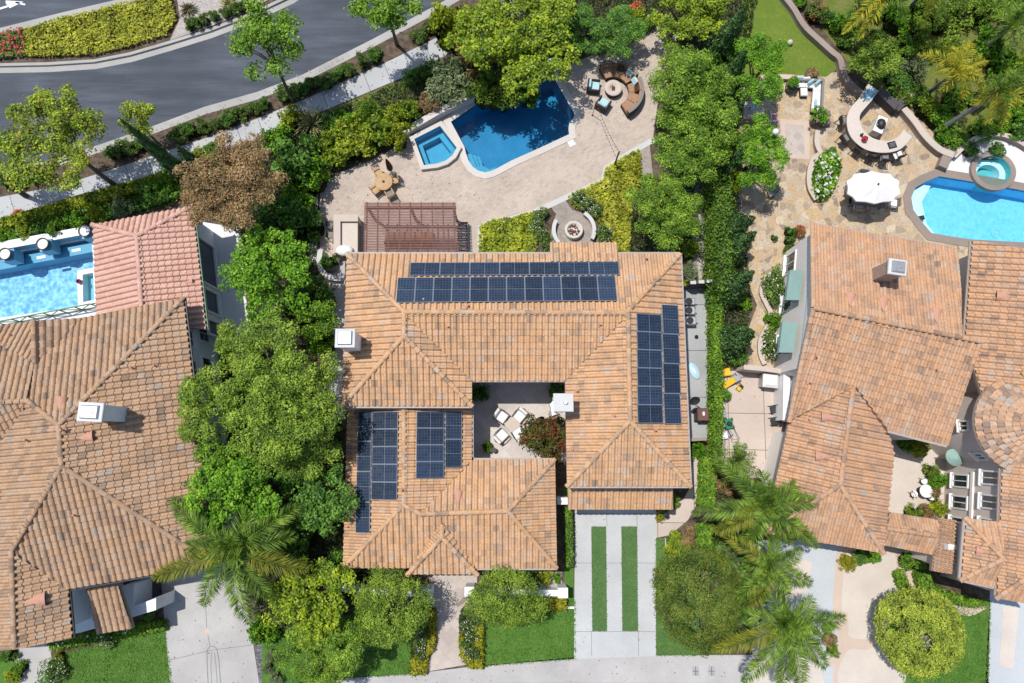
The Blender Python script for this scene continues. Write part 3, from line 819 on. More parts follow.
# ---------------------------------------------------------------- roofs
def clip_convex(poly, loop):
    """Sutherland-Hodgman; poly verts carry (x, y, *attrs); loop is a ccw xy list"""
    out = poly
    for i in range(len(loop)):
        (ax, ay), (bx, by) = loop[i], loop[(i + 1) % len(loop)]
        ex, ey = bx - ax, by - ay
        src, out = out, []
        if not src: return []
        ds = [ex * (p[1] - ay) - ey * (p[0] - ax) for p in src]
        for j in range(len(src)):
            p, q, dp, dq = src[j], src[(j + 1) % len(src)], ds[j], ds[(j + 1) % len(src)]
            if dp >= 0: out.append(p)
            if (dp >= 0) != (dq >= 0):
                t = dp / (dp - dq)
                out.append(tuple(p[k] + (q[k] - p[k]) * t for k in range(len(p))))
    return out
PROF = [(0, -.02), (.09, .055), (.21, .095), (.34, .107), (.47, .095), (.59, .055), (.68, -.02), (1.0, -.024)]
class Facet:
    def __init__(s, pts):
        """pts: (px, py, z) photo points; the first edge is the eave"""
        s.w = [P(*p) for p in pts]
        A = np.array([[p.x, p.y, 1] for p in s.w]); z = np.array([p.z for p in s.w])
        (s.a, s.b, s.c) = np.linalg.lstsq(A, z, rcond=None)[0]
        s.n = Vector((-s.a, -s.b, 1)).normalized()
        s.p0 = Vector((s.w[0].x, s.w[0].y, s.z(s.w[0].x, s.w[0].y)))
    def z(s, x, y): return s.a * x + s.b * y + s.c
def roof(root, facets, tilemat, caps=(), tw=.33, tl=.36, vents=(), name='roof', lift=0.0, eave_t=.2):
    V, F, T = [], [], []
    deck = MB()
    FS = []
    rnd = random.Random(len(facets) * 7 + int(facets[0][0][0]))
    for pts in facets:
        fc = Facet(pts); FS.append(fc)
        loop = [(p.x, p.y) for p in fc.w]
        area = sum(loop[i][0] * loop[(i + 1) % len(loop)][1] - loop[(i + 1) % len(loop)][0] * loop[i][1] for i in range(len(loop)))
        o = Vector(loop[0]); e = (Vector(loop[1]) - o).normalized()
        inn = Vector((-e.y, e.x))
        if area < 0: inn = -inn
        ccw = loop if area > 0 else loop[::-1]
        # convex pieces
        convex = all((ccw[(i + 1) % len(ccw)][0] - ccw[i][0]) * (ccw[(i + 2) % len(ccw)][1] - ccw[(i + 1) % len(ccw)][1]) -
                     (ccw[(i + 1) % len(ccw)][1] - ccw[i][1]) * (ccw[(i + 2) % len(ccw)][0] - ccw[(i + 1) % len(ccw)][0]) > -1e-4 for i in range(len(ccw)))
        if convex: pieces = [ccw]
        else:
            tri = tessellate_polygon([[Vector((p[0], p[1], 0)) for p in ccw]])
            pieces = []
            for t in tri:
                q = [ccw[i] for i in t]
                ar = (q[1][0] - q[0][0]) * (q[2][1] - q[0][1]) - (q[1][1] - q[0][1]) * (q[2][0] - q[0][0])
                pieces.append(q if ar > 0 else q[::-1])
        slope = abs(fc.a * inn.x + fc.b * inn.y)
        cl_ = tl / math.sqrt(1 + slope * slope)
        us = [(Vector(p) - o).dot(e) for p in loop]; vs = [(Vector(p) - o).dot(inn) for p in loop]
        i0, i1 = math.floor(min(us) / tw), math.ceil(max(us) / tw); j0, j1 = math.floor(min(vs) / cl_), math.ceil(max(vs) / cl_)
        for i in range(i0, i1 + 1):
            for j in range(j0, j1 + 1):
                cu, cv = (i + .5) * tw, (j + .5) * cl_
                ctr = o + e * cu + inn * cv
                tone = min(1, max(0, .52 + .155 * rnd.gauss(0, 1) + .08 * math.sin(i * .9 + j * .37)))
                jz = rnd.uniform(-.006, .008)
                for pc in pieces:
                    # quick reject / accept
                    inside, out_ = True, False
                    for k in range(len(pc)):
                        ax, ay = pc[k]; bx, by = pc[(k + 1) % len(pc)]
                        L_ = math.hypot(bx - ax, by - ay)
                        dd = ((bx - ax) * (ctr.y - ay) - (by - ay) * (ctr.x - ax)) / max(L_, 1e-6)
                        if dd < -.26: out_ = True; break
                        if dd < .26: inside = False
                    if out_: continue
                    prev = None
                    for (t0, h0), (t1, h1) in zip(PROF, PROF[1:]):
                        q = []
                        for (t_, h_, v_, dz) in ((t0, h0, 0, .042), (t1, h1, 0, .042), (t1, h1, 1, 0), (t0, h0, 1, 0)):
                            w = o + e * ((i + t_) * tw) + inn * ((j + v_) * cl_)
                            q.append((w.x, w.y, h_ + dz + jz))
                        if area < 0: q = q[::-1]
                        r = q if inside else clip_convex(q, pc)
                        if len(r) < 3: continue
                        b0 = len(V)
                        V.extend((x, y, fc.z(x, y) + h + lift) for x, y, h in r)
                        F.append(tuple(range(b0, b0 + len(r)))); T.append(tone)
                        if inside:   # butt end of the tile
                            lo = [q[0], q[1]] if area > 0 else [q[3], q[2]]
                            b0 = len(V)
                            V.extend([(lo[0][0], lo[0][1], fc.z(*lo[0][:2]) + lo[0][2] - .075 + lift), (lo[1][0], lo[1][1], fc.z(*lo[1][:2]) + lo[1][2] - .075 + lift),
                                      (lo[1][0], lo[1][1], fc.z(*lo[1][:2]) + lo[1][2] + lift), (lo[0][0], lo[0][1], fc.z(*lo[0][:2]) + lo[0][2] + lift)])
                            F.append((b0, b0 + 1, b0 + 2, b0 + 3)); T.append(tone * .9)
        deck.prism(ccw, None, [fc.z(*p) - .035 + lift for p in ccw], 0)
        # eave board and soffit
        n = len(ccw)
        vs_ = [(p[0], p[1], fc.z(*p) - .035 + lift) for p in ccw] + [(p[0], p[1], fc.z(*p) - .035 - eave_t + lift) for p in ccw]
        deck.add(vs_, [(k, k + n, (k + 1) % n + n, (k + 1) % n) for k in range(n)], 0)
        tri = tessellate_polygon([[Vector((p[0], p[1], 0)) for p in ccw]])
        deck.add(vs_, [tuple(n + k for k in t) for t in tri], 0)
    b = org(root)
    me = bpy.data.meshes.new(name)
    me.from_pydata([(x - b.x, y - b.y, z - b.z) for x, y, z in V], [], F)
    at = me.attributes.new('tone', 'FLOAT', 'FACE'); at.data.foreach_set('value', T)
    me.update()
    ro = link_mesh(name, me, mt[tilemat], root)
    deck.build('eave_board', mt['fascia'], ro)
    # gutters along the eaves: a small trough just outside the first edge of every facet
    for line in caps:
        pts = [P(*p) for p in line]
        k = MB(); tn = []
        for a, c in zip(pts, pts[1:]):
            d = c - a; L_ = d.length; m = max(1, round(L_ / .38)); dn = d.normalized()
            sd = dn.cross(Vector((0, 0, 1))).normalized(); up = sd.cross(dn)
            for q in range(m):
                s0 = a + d * (q / m) - dn * .03; s1 = a + d * ((q + 1) / m)
                vs_ = []
                for s_, r_, lf in ((s0, .145, .055), (s1, .115, .02)):
                    for g in range(7):
                        an = PI * g / 6
                        vs_.append(s_ + sd * (r_ * math.cos(an)) + up * (r_ * .8 * math.sin(an) + lf + lift + .015))
                k.add(vs_, [(g, g + 1, g + 8, g + 7) for g in range(6)] + [tuple(range(6, -1, -1))], 0, False)
                tn += [min(1, max(0, .5 + .2 * rnd.gauss(0, 1)))] * 7
        o_ = k.build('ridge_tile', mt[tilemat], ro)
        at = o_.data.attributes.new('tone', 'FLOAT', 'FACE'); at.data.foreach_set('value', tn)
    return FS, ro
def roof_vent(ro, fc, px, py, w=.5, ang=None):
    """small triangular dormer vent lying on a roof facet, pointing up the slope"""
    p = on_plane(px, py, fc.p0 + Vector((0, 0, .06)), fc.n)
    up = Vector((fc.a, fc.b, 0)).normalized(); up = (up - fc.n * up.dot(fc.n)).normalized(); sd = up.cross(fc.n)
    k = 8; vs = []
    for g in range(k + 1):
        an = PI * g / k
        vs.append(p - up * w * .55 + sd * (w * .5 * math.cos(an)) + fc.n * (w * .42 * math.sin(an)))
    vs.append(p + up * w * .75 + fc.n * .02)
    m = MB(); m.add(vs, [(g, g + 1, k + 1) for g in range(k)], 0, True); m.add(vs, [tuple(range(k, -1, -1))], 1)
    m.build('roof_vent', [mt['vent'], mt['black']], ro)
def roof_pipe(ro, fc, px, py, h=.35, r=.05):
    p = on_plane(px, py, fc.p0 + Vector((0, 0, .05)), fc.n)
    m = MB(); m.cyl(p - Vector((0, 0, .05)), r, r, h, 10); m.cyl(p - Vector((0, 0, .02)), r * 2.6, r * 1.3, .09, 10, 1)
    m.build('vent_pipe', [mt['vent'], mt['vent']], ro)

def window(root, p, n, w, h, mat='white', panes=2, depth=.07):
    """window centred at world p on a wall whose outward normal is n (horizontal)"""
    n = Vector((n[0], n[1], 0)).normalized(); s = Vector((0, 0, 1)).cross(n); u = Vector((0, 0, 1))
    fr = MB(); f = .09
    c = p + n * (depth * .5)
    for a in (-1, 1):
        fr.bar(c + s * (a * (w / 2 - f / 2)) - u * (h / 2), c + s * (a * (w / 2 - f / 2)) + u * (h / 2), f, depth, 0, n)
        fr.bar(c - s * (w / 2 - f) + u * (a * (h / 2 - f / 2)), c + s * (w / 2 - f) + u * (a * (h / 2 - f / 2)), depth, f, 0, u)
    for k in range(1, panes):
        x = -w / 2 + w * k / panes
        fr.bar(c + s * x - u * (h / 2 - f), c + s * x + u * (h / 2 - f), f * .6, depth * .8, 0, n)
    o = fr.build('window', mt[mat], root)
    g = MB(); g.bar(p + n * .015 - s * (w / 2 - f), p + n * .015 + s * (w / 2 - f), .02, h - 2 * f, 0, u)
    g.build('pane', mt['glass'], o)
    q = MB(); q.bar(p + n * .09 - s * (w / 2 + .06) - u * (h / 2 + .05), p + n * .09 + s * (w / 2 + .06) - u * (h / 2 + .05), .18, .07, 0, u)
    q.build('sill', mt[mat], o)
    return o
def chimney(ro, cx, cy, ztop, zbot, w, d, body='stucco', cap='chimney_cap', rz=0.0, hood=None):
    """stack with a stepped cap; (cx,cy) photo point of the cap's top centre"""
    p = P(cx, cy, ztop)
    b = Vector((p.x, p.y, zbot))
    m = MB(); m.box(b, (w * .82, d * .82, ztop - zbot - .24), rz)
    ch = m.build('chimney', mt[body], ro)
    m = MB(); m.box((p.x, p.y, ztop - .24), (w * .92, d * .92, .1), rz); m.box((p.x, p.y, ztop - .14), (w, d, .14), rz, 0, .03)
    m.build('chimney_cap', mt[cap], ch)
    m = MB()
    if hood: m.box((p.x, p.y, ztop), (w * .7, d * .7, .12), rz, 0, .05)
    m.cyl((p.x + w * .1, p.y, ztop), .12, .10, .16, 12, 0); m.build('flue', mt['metal'], ch)
    return ch
# ---------------------------------------------------------------- camera, sun, sky
cam = bpy.data.objects.new('camera', bpy.data.cameras.new('camera')); COL.objects.link(cam)
cam.location = (0, 0, CAM_H); cam.rotation_euler = (TILT, 0, 0)
cam.data.sensor_width = 36; cam.data.lens = 36 * FPX / 1024; cam.data.clip_end = 2000
SC.camera = cam
SUN = Vector((.29, -.20, -1)).normalized()
sl = bpy.data.lights.new('sun', 'SUN'); sl.energy = 4.4; sl.angle = math.radians(.53); sl.color = (1, .955, .89)
so = bpy.data.objects.new('sun', sl); COL.objects.link(so); so.rotation_euler = SUN.to_track_quat('-Z', 'Y').to_euler(); so.location = (-12, 8, 60)
wd = bpy.data.worlds.new('World'); SC.world = wd; wd.use_nodes = True
nt = wd.node_tree; nt.nodes.clear()
sky = nt.nodes.new('ShaderNodeTexSky'); sky.sky_type = 'NISHITA'; sky.sun_disc = False
sky.sun_elevation = math.asin(-SUN.z); sky.sun_rotation = math.atan2(-SUN.x, -SUN.y); sky.altitude = 60
bg = nt.nodes.new('ShaderNodeBackground'); bg.inputs[1].default_value = .14
wo = nt.nodes.new('ShaderNodeOutputWorld'); nt.links.new(sky.outputs[0], bg.inputs[0]); nt.links.new(bg.outputs[0], wo.inputs[0])
SC.view_settings.view_transform = 'Standard'; SC.view_settings.look = 'None'; SC.view_settings.exposure = 0.0; SC.view_settings.gamma = 1
SC.cycles.max_bounces = 8; SC.cycles.transparent_max_bounces = 12
SC.cycles.use_denoising = True

# ---------------------------------------------------------------- pools' outlines (needed for the holes in the ground)
POOL = W([(451, 122), (479, 103), (515, 88), (552, 76), (556, 82), (565, 98), (573, 112), (574.3, 115.5), (573, 118.5), (570.5, 121), (569, 124.5), (568.4, 129), (569, 134.5), (540, 148), (512, 160.5), (497, 168.5), (491, 171.3), (485, 172.6), (478.5, 171), (472.5, 166.8), (468.5, 160.5), (466, 153.5), (464.5, 147)])
SPA = W([(415, 141), (440.5, 128), (457, 149.5), (453, 157), (446, 162.5), (437, 165.5), (424.5, 167)])
POOL_L = W([(-40, 262), (0, 256), (92, 239), (97, 304), (0, 318), (-40, 324)])
POOL_R = W([(939, 176.5), (985, 184), (1024, 191), (1090, 203), (1090, 254), (1024, 242.5), (971, 239.5), (947, 236), (931, 233), (924, 225), (918, 217), (913, 210), (911, 198), (915, 188), (925, 182)])
_c = P(991, 173); SPA_R = [(_c.x + 1.12 * math.cos(2 * PI * i / 28), _c.y + .05 + 1.0 * math.sin(2 * PI * i / 28)) for i in range(28)]
# spa outlines are a hand above the ground and inside raised walls, so they need no hole of their own in the lot
HOLES = [POOL, POOL_L, POOL_R, offset(SPA, -.1), offset(SPA_R, -.1)]

def sheet(name, poly, z, mat, kind='structure', holes=(), z0=None):
    m = MB(); m.prism(poly, z0, z, 0, holes=holes, bottom=False)
    return tag(m.build(name, mt[mat]), kind=kind)
BIG = [(-260, -240), (260, -240), (260, 260), (-260, 260)]
sheet('ground', BIG, -.16, 'soil', holes=HOLES)

# street
road_edge = [(-260, 160), (-150, 172), (0, 170), (50, 158), (101, 143), (158, 123), (206, 106), (259, 91), (306, 73), (377, 38), (448, 0), (520, -44), (640, -120)]
kerb_in = [(-260, 171), (-150, 182), (0, 180), (50, 168), (101, 152), (158, 132), (206, 114), (259, 99), (306, 81), (377, 45), (448, 7), (520, -36), (640, -112)]
sheet('road', W([(-260, -200), (640, -200)]) + W(road_edge)[::-1], -.154, 'asphalt')
kerb_l = W(kerb_in)
m = MB(); m.prism(strip(kerb_l, 0, .17), -.15, .0, 0); tag(m.build('street_kerb', mt['kerb']), kind='structure')
sheet('gutter', strip(kerb_l, .172, .62), -.148, 'kerb')
# the lots: one sheet of soil a kerb's height above the road
front_kerb = [(-260, 700), (0, 715), (150, 712), (260, 702), (335, 692), (420, 684), (512, 681), (600, 681), (752, 681), (900, 690), (1300, 720)]
lot = W(kerb_in) + W([(900, -110), (1300, -60)]) + W(front_kerb)[::-1]
sheet('yard_soil', lot, -.004, 'soil', holes=HOLES, z0=-.158)
sheet('front_road', W(front_kerb) + W([(1300, 900), (-260, 900)]), -.152, 'asphalt')
m = MB(); m.prism(strip(W(front_kerb), .0, -.16), -.15, .002, 0); tag(m.build('front_kerb', mt['kerb']), kind='structure')
sheet('front_gutter', strip(W(front_kerb), -.162, -.55), -.147, 'kerb')

# traffic island
isl = W([(-150, 62), (0, 66), (48, 65), (94, 62), (130, 55), (168, 44), (210, 31), (252, 15), (290, -3), (330, -30), (290, -48), (200, -24), (128, 1), (60, 17), (0, 32), (-150, 50)])
m = MB(); m.prism(isl, -.158, 0, 0, holes=[offset(isl, .2)]); tag(m.build('island_kerb', mt['kerb']), kind='structure')
m = MB(); m.prism(offset(isl, -.42), None, -.147, 0, holes=[offset(isl, -.004)]); tag(m.build('island_gutter', mt['kerb']), kind='structure')
m = MB(); m.prism(offset(isl, .203), None, -.01, 0, holes=()); tag(m.build('island_soil', mt['soil']), kind='structure')
sheet('island_gravel', W([(170, 40), (180, 18), (176, -8), (200, -18), (262, -30), (276, -5), (248, 11), (206, 28)]), -.004, 'gravel')
# white arrow on the far lane
for poly in ([(-12, 9), (6, 3.8), (6, 5.8), (-12, 11.5)], [(4, 1.5), (8, 6.8), (22, .2), (12, -.6), (4, -1)], [(13, 1.4), (23, 4), (24, 2.4), (15, .2)]):
    sheet('road_arrow', W(poly), -.150, 'paint')

# sidewalk
sw_up = [(-200, 222), (-100, 212), (0, 197), (60, 186), (125, 165), (170, 150), (215, 135), (256, 119), (310, 97), (391, 60), (438, 37), (520, -10)]
sw_lo = [(-200, 244), (-100, 236), (0, 219), (77, 195), (125, 183), (170, 171), (215, 157), (256, 139), (330, 108), (404, 77), (452, 52), (540, 4)]
sheet('sidewalk', W(sw_up) + W(sw_lo)[::-1], .006, 'walk')
sheet('slope_lawn', W([(328, 110), (404, 79), (440, 60), (446, 72), (420, 88), (380, 106), (344, 124)]), .012, 'wild')

# ---------------------------------------------------------------- central property
PATIO = W([(320, 250), (320, 192), (328, 181), (338, 173), (372, 160), (404, 143), (430, 122), (470, 100), (520, 82), (556, 70), (590, 56), (626, 42), (657, 27), (675, 31), (674, 66), (658, 100), (653, 138), (628, 152), (604, 166), (601, 180), (567, 195), (535, 210), (512, 217), (498, 219), (480, 224), (478, 262), (320, 262)])
sheet('patio', PATIO, .010, 'paver', holes=[POOL, offset(SPA, -.1)])
def border(name, pts, w=.34, z=.016, mat='border', closed=False):
    return sheet(name, strip(W(pts), 0, w), z, mat)
border('patio_border', [(477, 262), (478, 226), (490, 219), (512, 216), (535, 209), (567, 194), (601, 179), (604, 166), (628, 151), (653, 137)], -.36)
border('patio_border', [(674, 28), (674, 66)], .2)
border('patio_border', [(317, 262), (318, 192), (327, 180)], .5, mat='white_deck')
# bed path and fire pit court
sheet('fire_pit_path', W([(548, 203), (563, 196), (572, 210), (590, 215), (597, 229), (594, 246), (552, 246), (550, 236), (556, 214)]), .008, 'court_grey')
sheet('stepping_path', W([(637, 142), (649, 139), (653, 176), (641, 178)]), .008, 'court_grey')
# side passages
sheet('side_yard', W([(683, 287), (707, 285), (708, 438), (684, 440)]), .010, 'yard')
sheet('gravel_path', W([(694, 180), (704, 180), (705, 282), (690, 282)]), .006, 'gravel')
sheet('side_path', W([(329, 256), (345, 256), (345, 420), (329, 420)]), .008, 'drive_old')
sheet('courtyard_paving', W([(468, 376), (568, 376), (568, 462), (468, 462)]), .010, 'paver_court')
# front
DRIVE = W([(575, 500), (656, 500), (656, 656), (574, 659)])
sheet('driveway', DRIVE, .012, 'drive')
for a, b, c, d in ((591.3, 606, 526.5, 631), (621.3, 637, 526.5, 631)):
    sheet('driveway_turf', W([(a, c), (b, c), (b + 1, d), (a + 1, d)]), .018, 'turf_strip')
for (x0, y0, x1, y1) in ((574.6, 563, 656, 563), (575, 513.5, 656, 513.5), (574.6, 631.5, 656.5, 631.5), (591.6, 631, 591.6, 656), (638.2, 631, 638.6, 656), (606.5, 514, 607, 526), (637, 514, 637, 526)):
    sheet('driveway_joint', strip(W([(x0, y0), (x1, y1)]), -.013, .013), .0165, 'joint')
sheet('front_sidewalk', W([(250, 695), (300, 682), (345, 677), (410, 674), (485, 665), (530, 661), (575, 657), (656, 655), (752, 655), (756, 683), (600, 682), (512, 682), (420, 685), (335, 693), (260, 703)]), .008, 'drive_old')
sheet('front_lawn', W([(482, 600), (575, 600), (575, 659), (530, 662), (484, 666)]), .008, 'lawn')
sheet('front_lawn', W([(262, 640), (300, 620), (412, 606), (412, 674), (345, 678), (290, 685), (262, 690)]), .008, 'lawn')
sheet('side_lawn', W([(655.5, 539), (665, 538), (666, 566), (700, 566), (703, 655), (656.5, 655.5)]), .008, 'turf_strip')
sheet('lawn_edging', W([(664.8, 538), (666, 538), (667, 572), (665.8, 572)]), .03, 'border')
sheet('entry_path', W([(429, 572), (477, 572), (477, 600), (463, 608), (459, 622), (460, 652), (470, 664), (424, 672), (431, 655), (436, 640), (436, 615), (431, 600)]), .010, 'paver_path')
border('path_edge', [(457.5, 607), (463.5, 603), (468, 597)], .22, .05, 'coping_brown')
sheet('corner_path', W([(655, 513), (683, 500), (690, 488), (694, 440), (699, 440), (699, 500), (688, 520), (670, 535), (655, 538)]), .008, 'yard_pink')
sheet('narrow_lawn', W([(563, 486), (572, 486), (574, 602), (565, 602)]), .006, 'lawn')
sheet('bed_gravel', W([(539, 573), (562, 572), (562, 590), (539, 590)]), .006, 'gravel')

# ---------------------------------------------------------------- west property
sheet('pool_deck', W([(-60, 246), (100, 222), (110, 320), (-60, 345)]), .010, 'white_deck', holes=[POOL_L])
sheet('light_path', W([(203, 222), (240, 228), (250, 340), (212, 345)]), .008, 'white_deck')
sheet('light_path', W([(255, 440), (277, 440), (277, 470), (262, 470)]), .008, 'white_deck')
sheet('west_lawn', W([(40, 662), (68, 652), (165, 630), (173, 700), (30, 700)]), .008, 'lawn')
sheet('west_lawn', W([(-30, 664), (17, 660), (22, 700), (-30, 700)]), .008, 'lawn')
sheet('west_path', W([(12, 640), (48, 636), (52, 660), (30, 700), (20, 700)]), .009, 'drive_old')
DW = W([(160, 570), (240, 560), (262, 700), (172, 704)])
sheet('west_driveway', DW, .010, 'drive_old')
def lines(name, pts, w=.03, z=.0145): return sheet(name, strip(W(pts), -w / 2, w / 2), z, 'joint')
lines('driveway_joint', [(204.5, 585), (207, 630), (210, 646)])
lines('driveway_joint', [(170, 660), (212, 650), (252, 645)])
lp = [(209, 700), (207.3, 665), (207, 651), (209.5, 646.5), (213.5, 646), (217, 649), (219, 660), (222, 700)]
lines('driveway_joint', lp, .045, .015)
lines('driveway_joint', [(212.5, 700), (211, 665), (211.5, 652), (214.5, 652), (216, 665), (218.5, 700)], .03, .0155)
sheet('driveway_inset', W([(204, 631), (207.5, 627.5), (211, 631), (207.5, 634.5)]), .0148, 'travertine')
sheet('driveway_edge', W([(250, 618), (259, 618), (276, 700), (262, 700)]), .006, 'gravel_dark')

# ---------------------------------------------------------------- east property
FLAG = W([(740, 72), (790, 73), (840, 72), (862, 100), (905, 104), (955, 155), (1000, 160), (1060, 180), (1150, 190), (1150, 275), (800, 250), (790, 300), (785, 374), (742, 374), (748, 330), (757, 305), (745, 275), (738, 240), (735, 180)])
sheet('flagstone_patio', FLAG, .008, 'flag', holes=[POOL_R, offset(SPA_R, -.1)])
sheet('east_lawn', W([(742, -12), (792, 0), (800, 18), (812, 36), (828, 52), (838, 68), (826, 77), (785, 74), (742, 76)]), .012, 'turf')
sheet('patio_inlay', W([(780, 119), (809.5, 121), (809.5, 159.5), (781, 157.5)]), .014, 'travertine')
sheet('patio_inlay', W([(785, 124.5), (804, 125.5), (804.5, 154.5), (785.5, 153)]), .018, 'paver_path')
sheet('spa_deck', W([(940, 160), (955, 152), (985, 138), (1005, 137), (1030, 148), (1060, 165), (1062, 190), (1024, 184), (960, 178), (939, 175)]), .016, 'white_deck', holes=[offset(SPA_R, -.1)])
sheet('service_yard', W([(722, 371), (790, 371), (792, 420), (780, 478), (722, 478)]), .010, 'yard_pink')
# front court of the east house
sheet('east_drive', W([(752, 540), (905, 540), (905, 700), (752, 700)]), .007, 'drive_blue')
_ct = smooth_loop(W([(846, 556), (870, 552), (893, 553), (897, 574), (902, 590), (893, 603), (885, 618), (880, 630), (870, 637), (858, 639), (847, 634), (842, 615), (842, 590), (844, 572)]), 4)
sheet('court_border', offset(_ct, -.5), .011, 'travertine')
sheet('east_court', _ct, .015, 'flag_front')
_c2 = smooth_loop(W([(850, 649), (866, 650), (882, 644), (892, 655), (905, 672), (902, 690), (880, 700), (845, 700), (838, 680), (841, 662)]), 4)
sheet('court_border', offset(_c2, -.3), .009, 'travertine')
sheet('east_court', _c2, .013, 'flag_front')
sheet('east_court', W([(792, 556), (812, 562), (808, 590), (795, 600), (768, 596), (770, 560)]), .011, 'flag_front')
sheet('east_court', W([(752, 615), (800, 610), (814, 640), (828, 700), (752, 700)]), .011, 'flag_front')
sheet('east_lawn', W([(900, 590), (990, 600), (988, 700), (905, 700), (890, 660), (886, 630)]), .012, 'lawn')
sheet('east_walk', W([(990, 590), (1060, 600), (1060, 700), (984, 700)]), .012, 'drive_blue')
sheet('walk_inlay', W([(1003, 606), (1019, 608), (1013, 668), (999, 666)]), .017, 'flag_front')
m = smooth_loop([(908, 571), (912, 583), (922, 594), (938, 599), (953, 606), (968, 611), (984, 604)], 4, False)
sheet('curved_path', strip(W(m), -.28, .28), .02, 'travertine')
m = smooth_loop([(843, 612), (844, 630), (840, 648), (829, 664)], 4, False)
sheet('curved_path', strip(W(m), -.2, .25), .02, 'travertine')

# ---------------------------------------------------------------- hills of garden beyond the street side
sheet('garden_slope', W([(842, -40), (1100, -40), (1100, 150), (1010, 136), (960, 150), (940, 140), (905, 95), (870, 85), (846, 60), (815, 20)]), .004, 'wild')

# ---------------------------------------------------------------- pools
def pool(name, label, outline, depth, shell, water, coping, cw, rim=.05, wl=-.10, cat='swimming pool', tile=None, floor=0.0):
    c = np.array(outline).mean(0)
    root = thing(name, label, cat, (c[0], c[1], floor))
    m = MB(); m.prism(outline, None, -depth, 0)
    n = len(outline)
    ar = sum(outline[i][0] * outline[(i + 1) % n][1] - outline[(i + 1) % n][0] * outline[i][1] for i in range(n))
    o = outline if ar > 0 else outline[::-1]
    m.add([(p[0], p[1], -depth) for p in o] + [(p[0], p[1], floor + rim - .01) for p in o], [(i, i + n, (i + 1) % n + n, (i + 1) % n) for i in range(n)], 1 if tile else 0)
    m.build('basin', [mt[shell], mt[tile or shell]], root)
    w = MB(); w.prism(offset(outline, .003), None, floor + wl, 0); w.build('water', mt[water], root)
    k = MB(); k.prism(offset(outline, -cw), -.02, floor + rim, 0, holes=[offset(outline, -.002)]); k.build('coping', mt[coping], root)
    return root
pr = pool('swimming_pool', 'deep blue swimming pool in the central patio, trees overhanging its far side', POOL, 1.7, 'pool_deep', 'water_main', 'coping', .42)
m = MB()
for k in range(3):
    a = [P(466, 152), P(472, 167), P(482, 172.5), P(494, 169)]
    pts = [(p.x, p.y) for p in a] 
    q = P(500, 148)
    f = .30 + .22 * (2 - k)
    inner = [((p.x + (q.x - p.x) * f * .5), (p.y + (q.y - p.y) * f * .5)) for p in a]
    m.prism(pts + inner[::-1], -1.69, -.35 - .3 * (2 - k) + .002 * k, 0)
m.build('steps', mt['pool_spa'], pr)
sp = pool('spa', 'square blue spa with a raised stone rim in the corner of the central pool', SPA, .9, 'pool_spa', 'water_main', 'coping', .27, rim=.30, wl=.18, cat='spa')
m = MB(); m.prism(offset(SPA, .02), -.89, -.35, 0, holes=[offset(SPA, .36)]); m.build('bench', mt['pool_spa'], sp)
# the raised wall behind pool and spa
t = thing('pool_wall', 'low pale stone wall behind the central pool and spa', 'garden wall', P(470, 105))
ln = W([(405, 139), (441, 118), (478, 101), (516, 84), (553, 72)])
m = MB(); m.prism(strip(ln, -.02, .32), -.02, .62, 0); m.build('wall', mt['border'], t)
m = MB(); m.prism(strip(ln, -.05, .36), .622, .70, 0); m.build('coping', mt['coping'], t)

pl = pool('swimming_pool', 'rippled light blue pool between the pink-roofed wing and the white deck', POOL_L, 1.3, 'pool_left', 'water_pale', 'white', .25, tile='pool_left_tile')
m = MB(); m.prism(W([(-40, 263), (0, 257), (92, 240), (93, 250), (0, 268), (-40, 275)]), -1.29, -.28, 0); m.build('ledge', mt['pool_left_tile'], pl)  # darker blue band stands in for the raised wall's shade on the pool
lw = thing('raised_wall', 'white and blue raised wall with water spouts along the rippled pool', 'garden wall', P(45, 246))
ln = W([(-40, 260), (0, 253), (92, 236)])
m = MB(); m.prism(strip(ln, -.08, .30), -.02, .65, 0); m.build('wall', mt['pool_left_tile'], lw)
m = MB(); m.prism(strip(ln, -.10, .42), .652, .70, 0); m.build('coping', mt['white'], lw)
for x, y in ((37, 258), (72, 251)):
    p = P(x, y, .45); m = MB(); m.bar(p, p + Vector((.55, .10, 0)), .18, .06); m.build('spout', mt['white'], lw)
for i, (x, y) in enumerate(((7.5, 255), (45, 245), (87, 232))):
    b = P(x, y, .9); t = thing('bowl_fountain', ['round bowl on a blue pier at the far end of the rippled pool wall', 'round bowl on the middle pier of the rippled pool wall', 'round bowl on the pier beside the pink tiled roof'][i], 'fountain bowl', (b.x, b.y, 0), 0, 'bowls on the pool wall')
    m = MB(); m.box((b.x, b.y, 0), (.75, .75, .85), math.radians(10)); m.build('pier', mt['pool_left_tile'], t)
    m = MB(); m.lathe((b.x, b.y, .852), [(.16, 0), (.22, .05), (.36, .22), (.40, .32), (.34, .32), (.30, .24), (0, .22)], 24); m.build('bowl', mt['stone_dark'], t)
    m = MB(); m.cyl((b.x, b.y, 1.09), .32, .32, .03, 20); m.build('water', mt['white_cushion'], t)
t = thing('raised_spa', 'small white square spa at the pink wing end of the rippled pool', 'spa', P(88, 287))
a = W([(78, 271), (95, 268), (97, 303), (79, 306)])
m = MB(); m.prism(a, -1.2, .10, 0, holes=[W([(83.5, 275), (94, 273), (95.5, 300), (84, 302.5)])]); m.build('wall', mt['white'], t)
m = MB(); m.prism(W([(83.6, 275.1), (94, 273.1), (95.4, 299.9), (84, 302.4)]), None, -.5, 0); m.build('floor', mt['pool_shelf'], t)
m = MB(); m.prism(W([(83.6, 275.1), (94, 273.1), (95.4, 299.9), (84, 302.4)]), None, 0.02, 0); m.build('water', mt['water_pale'], t)
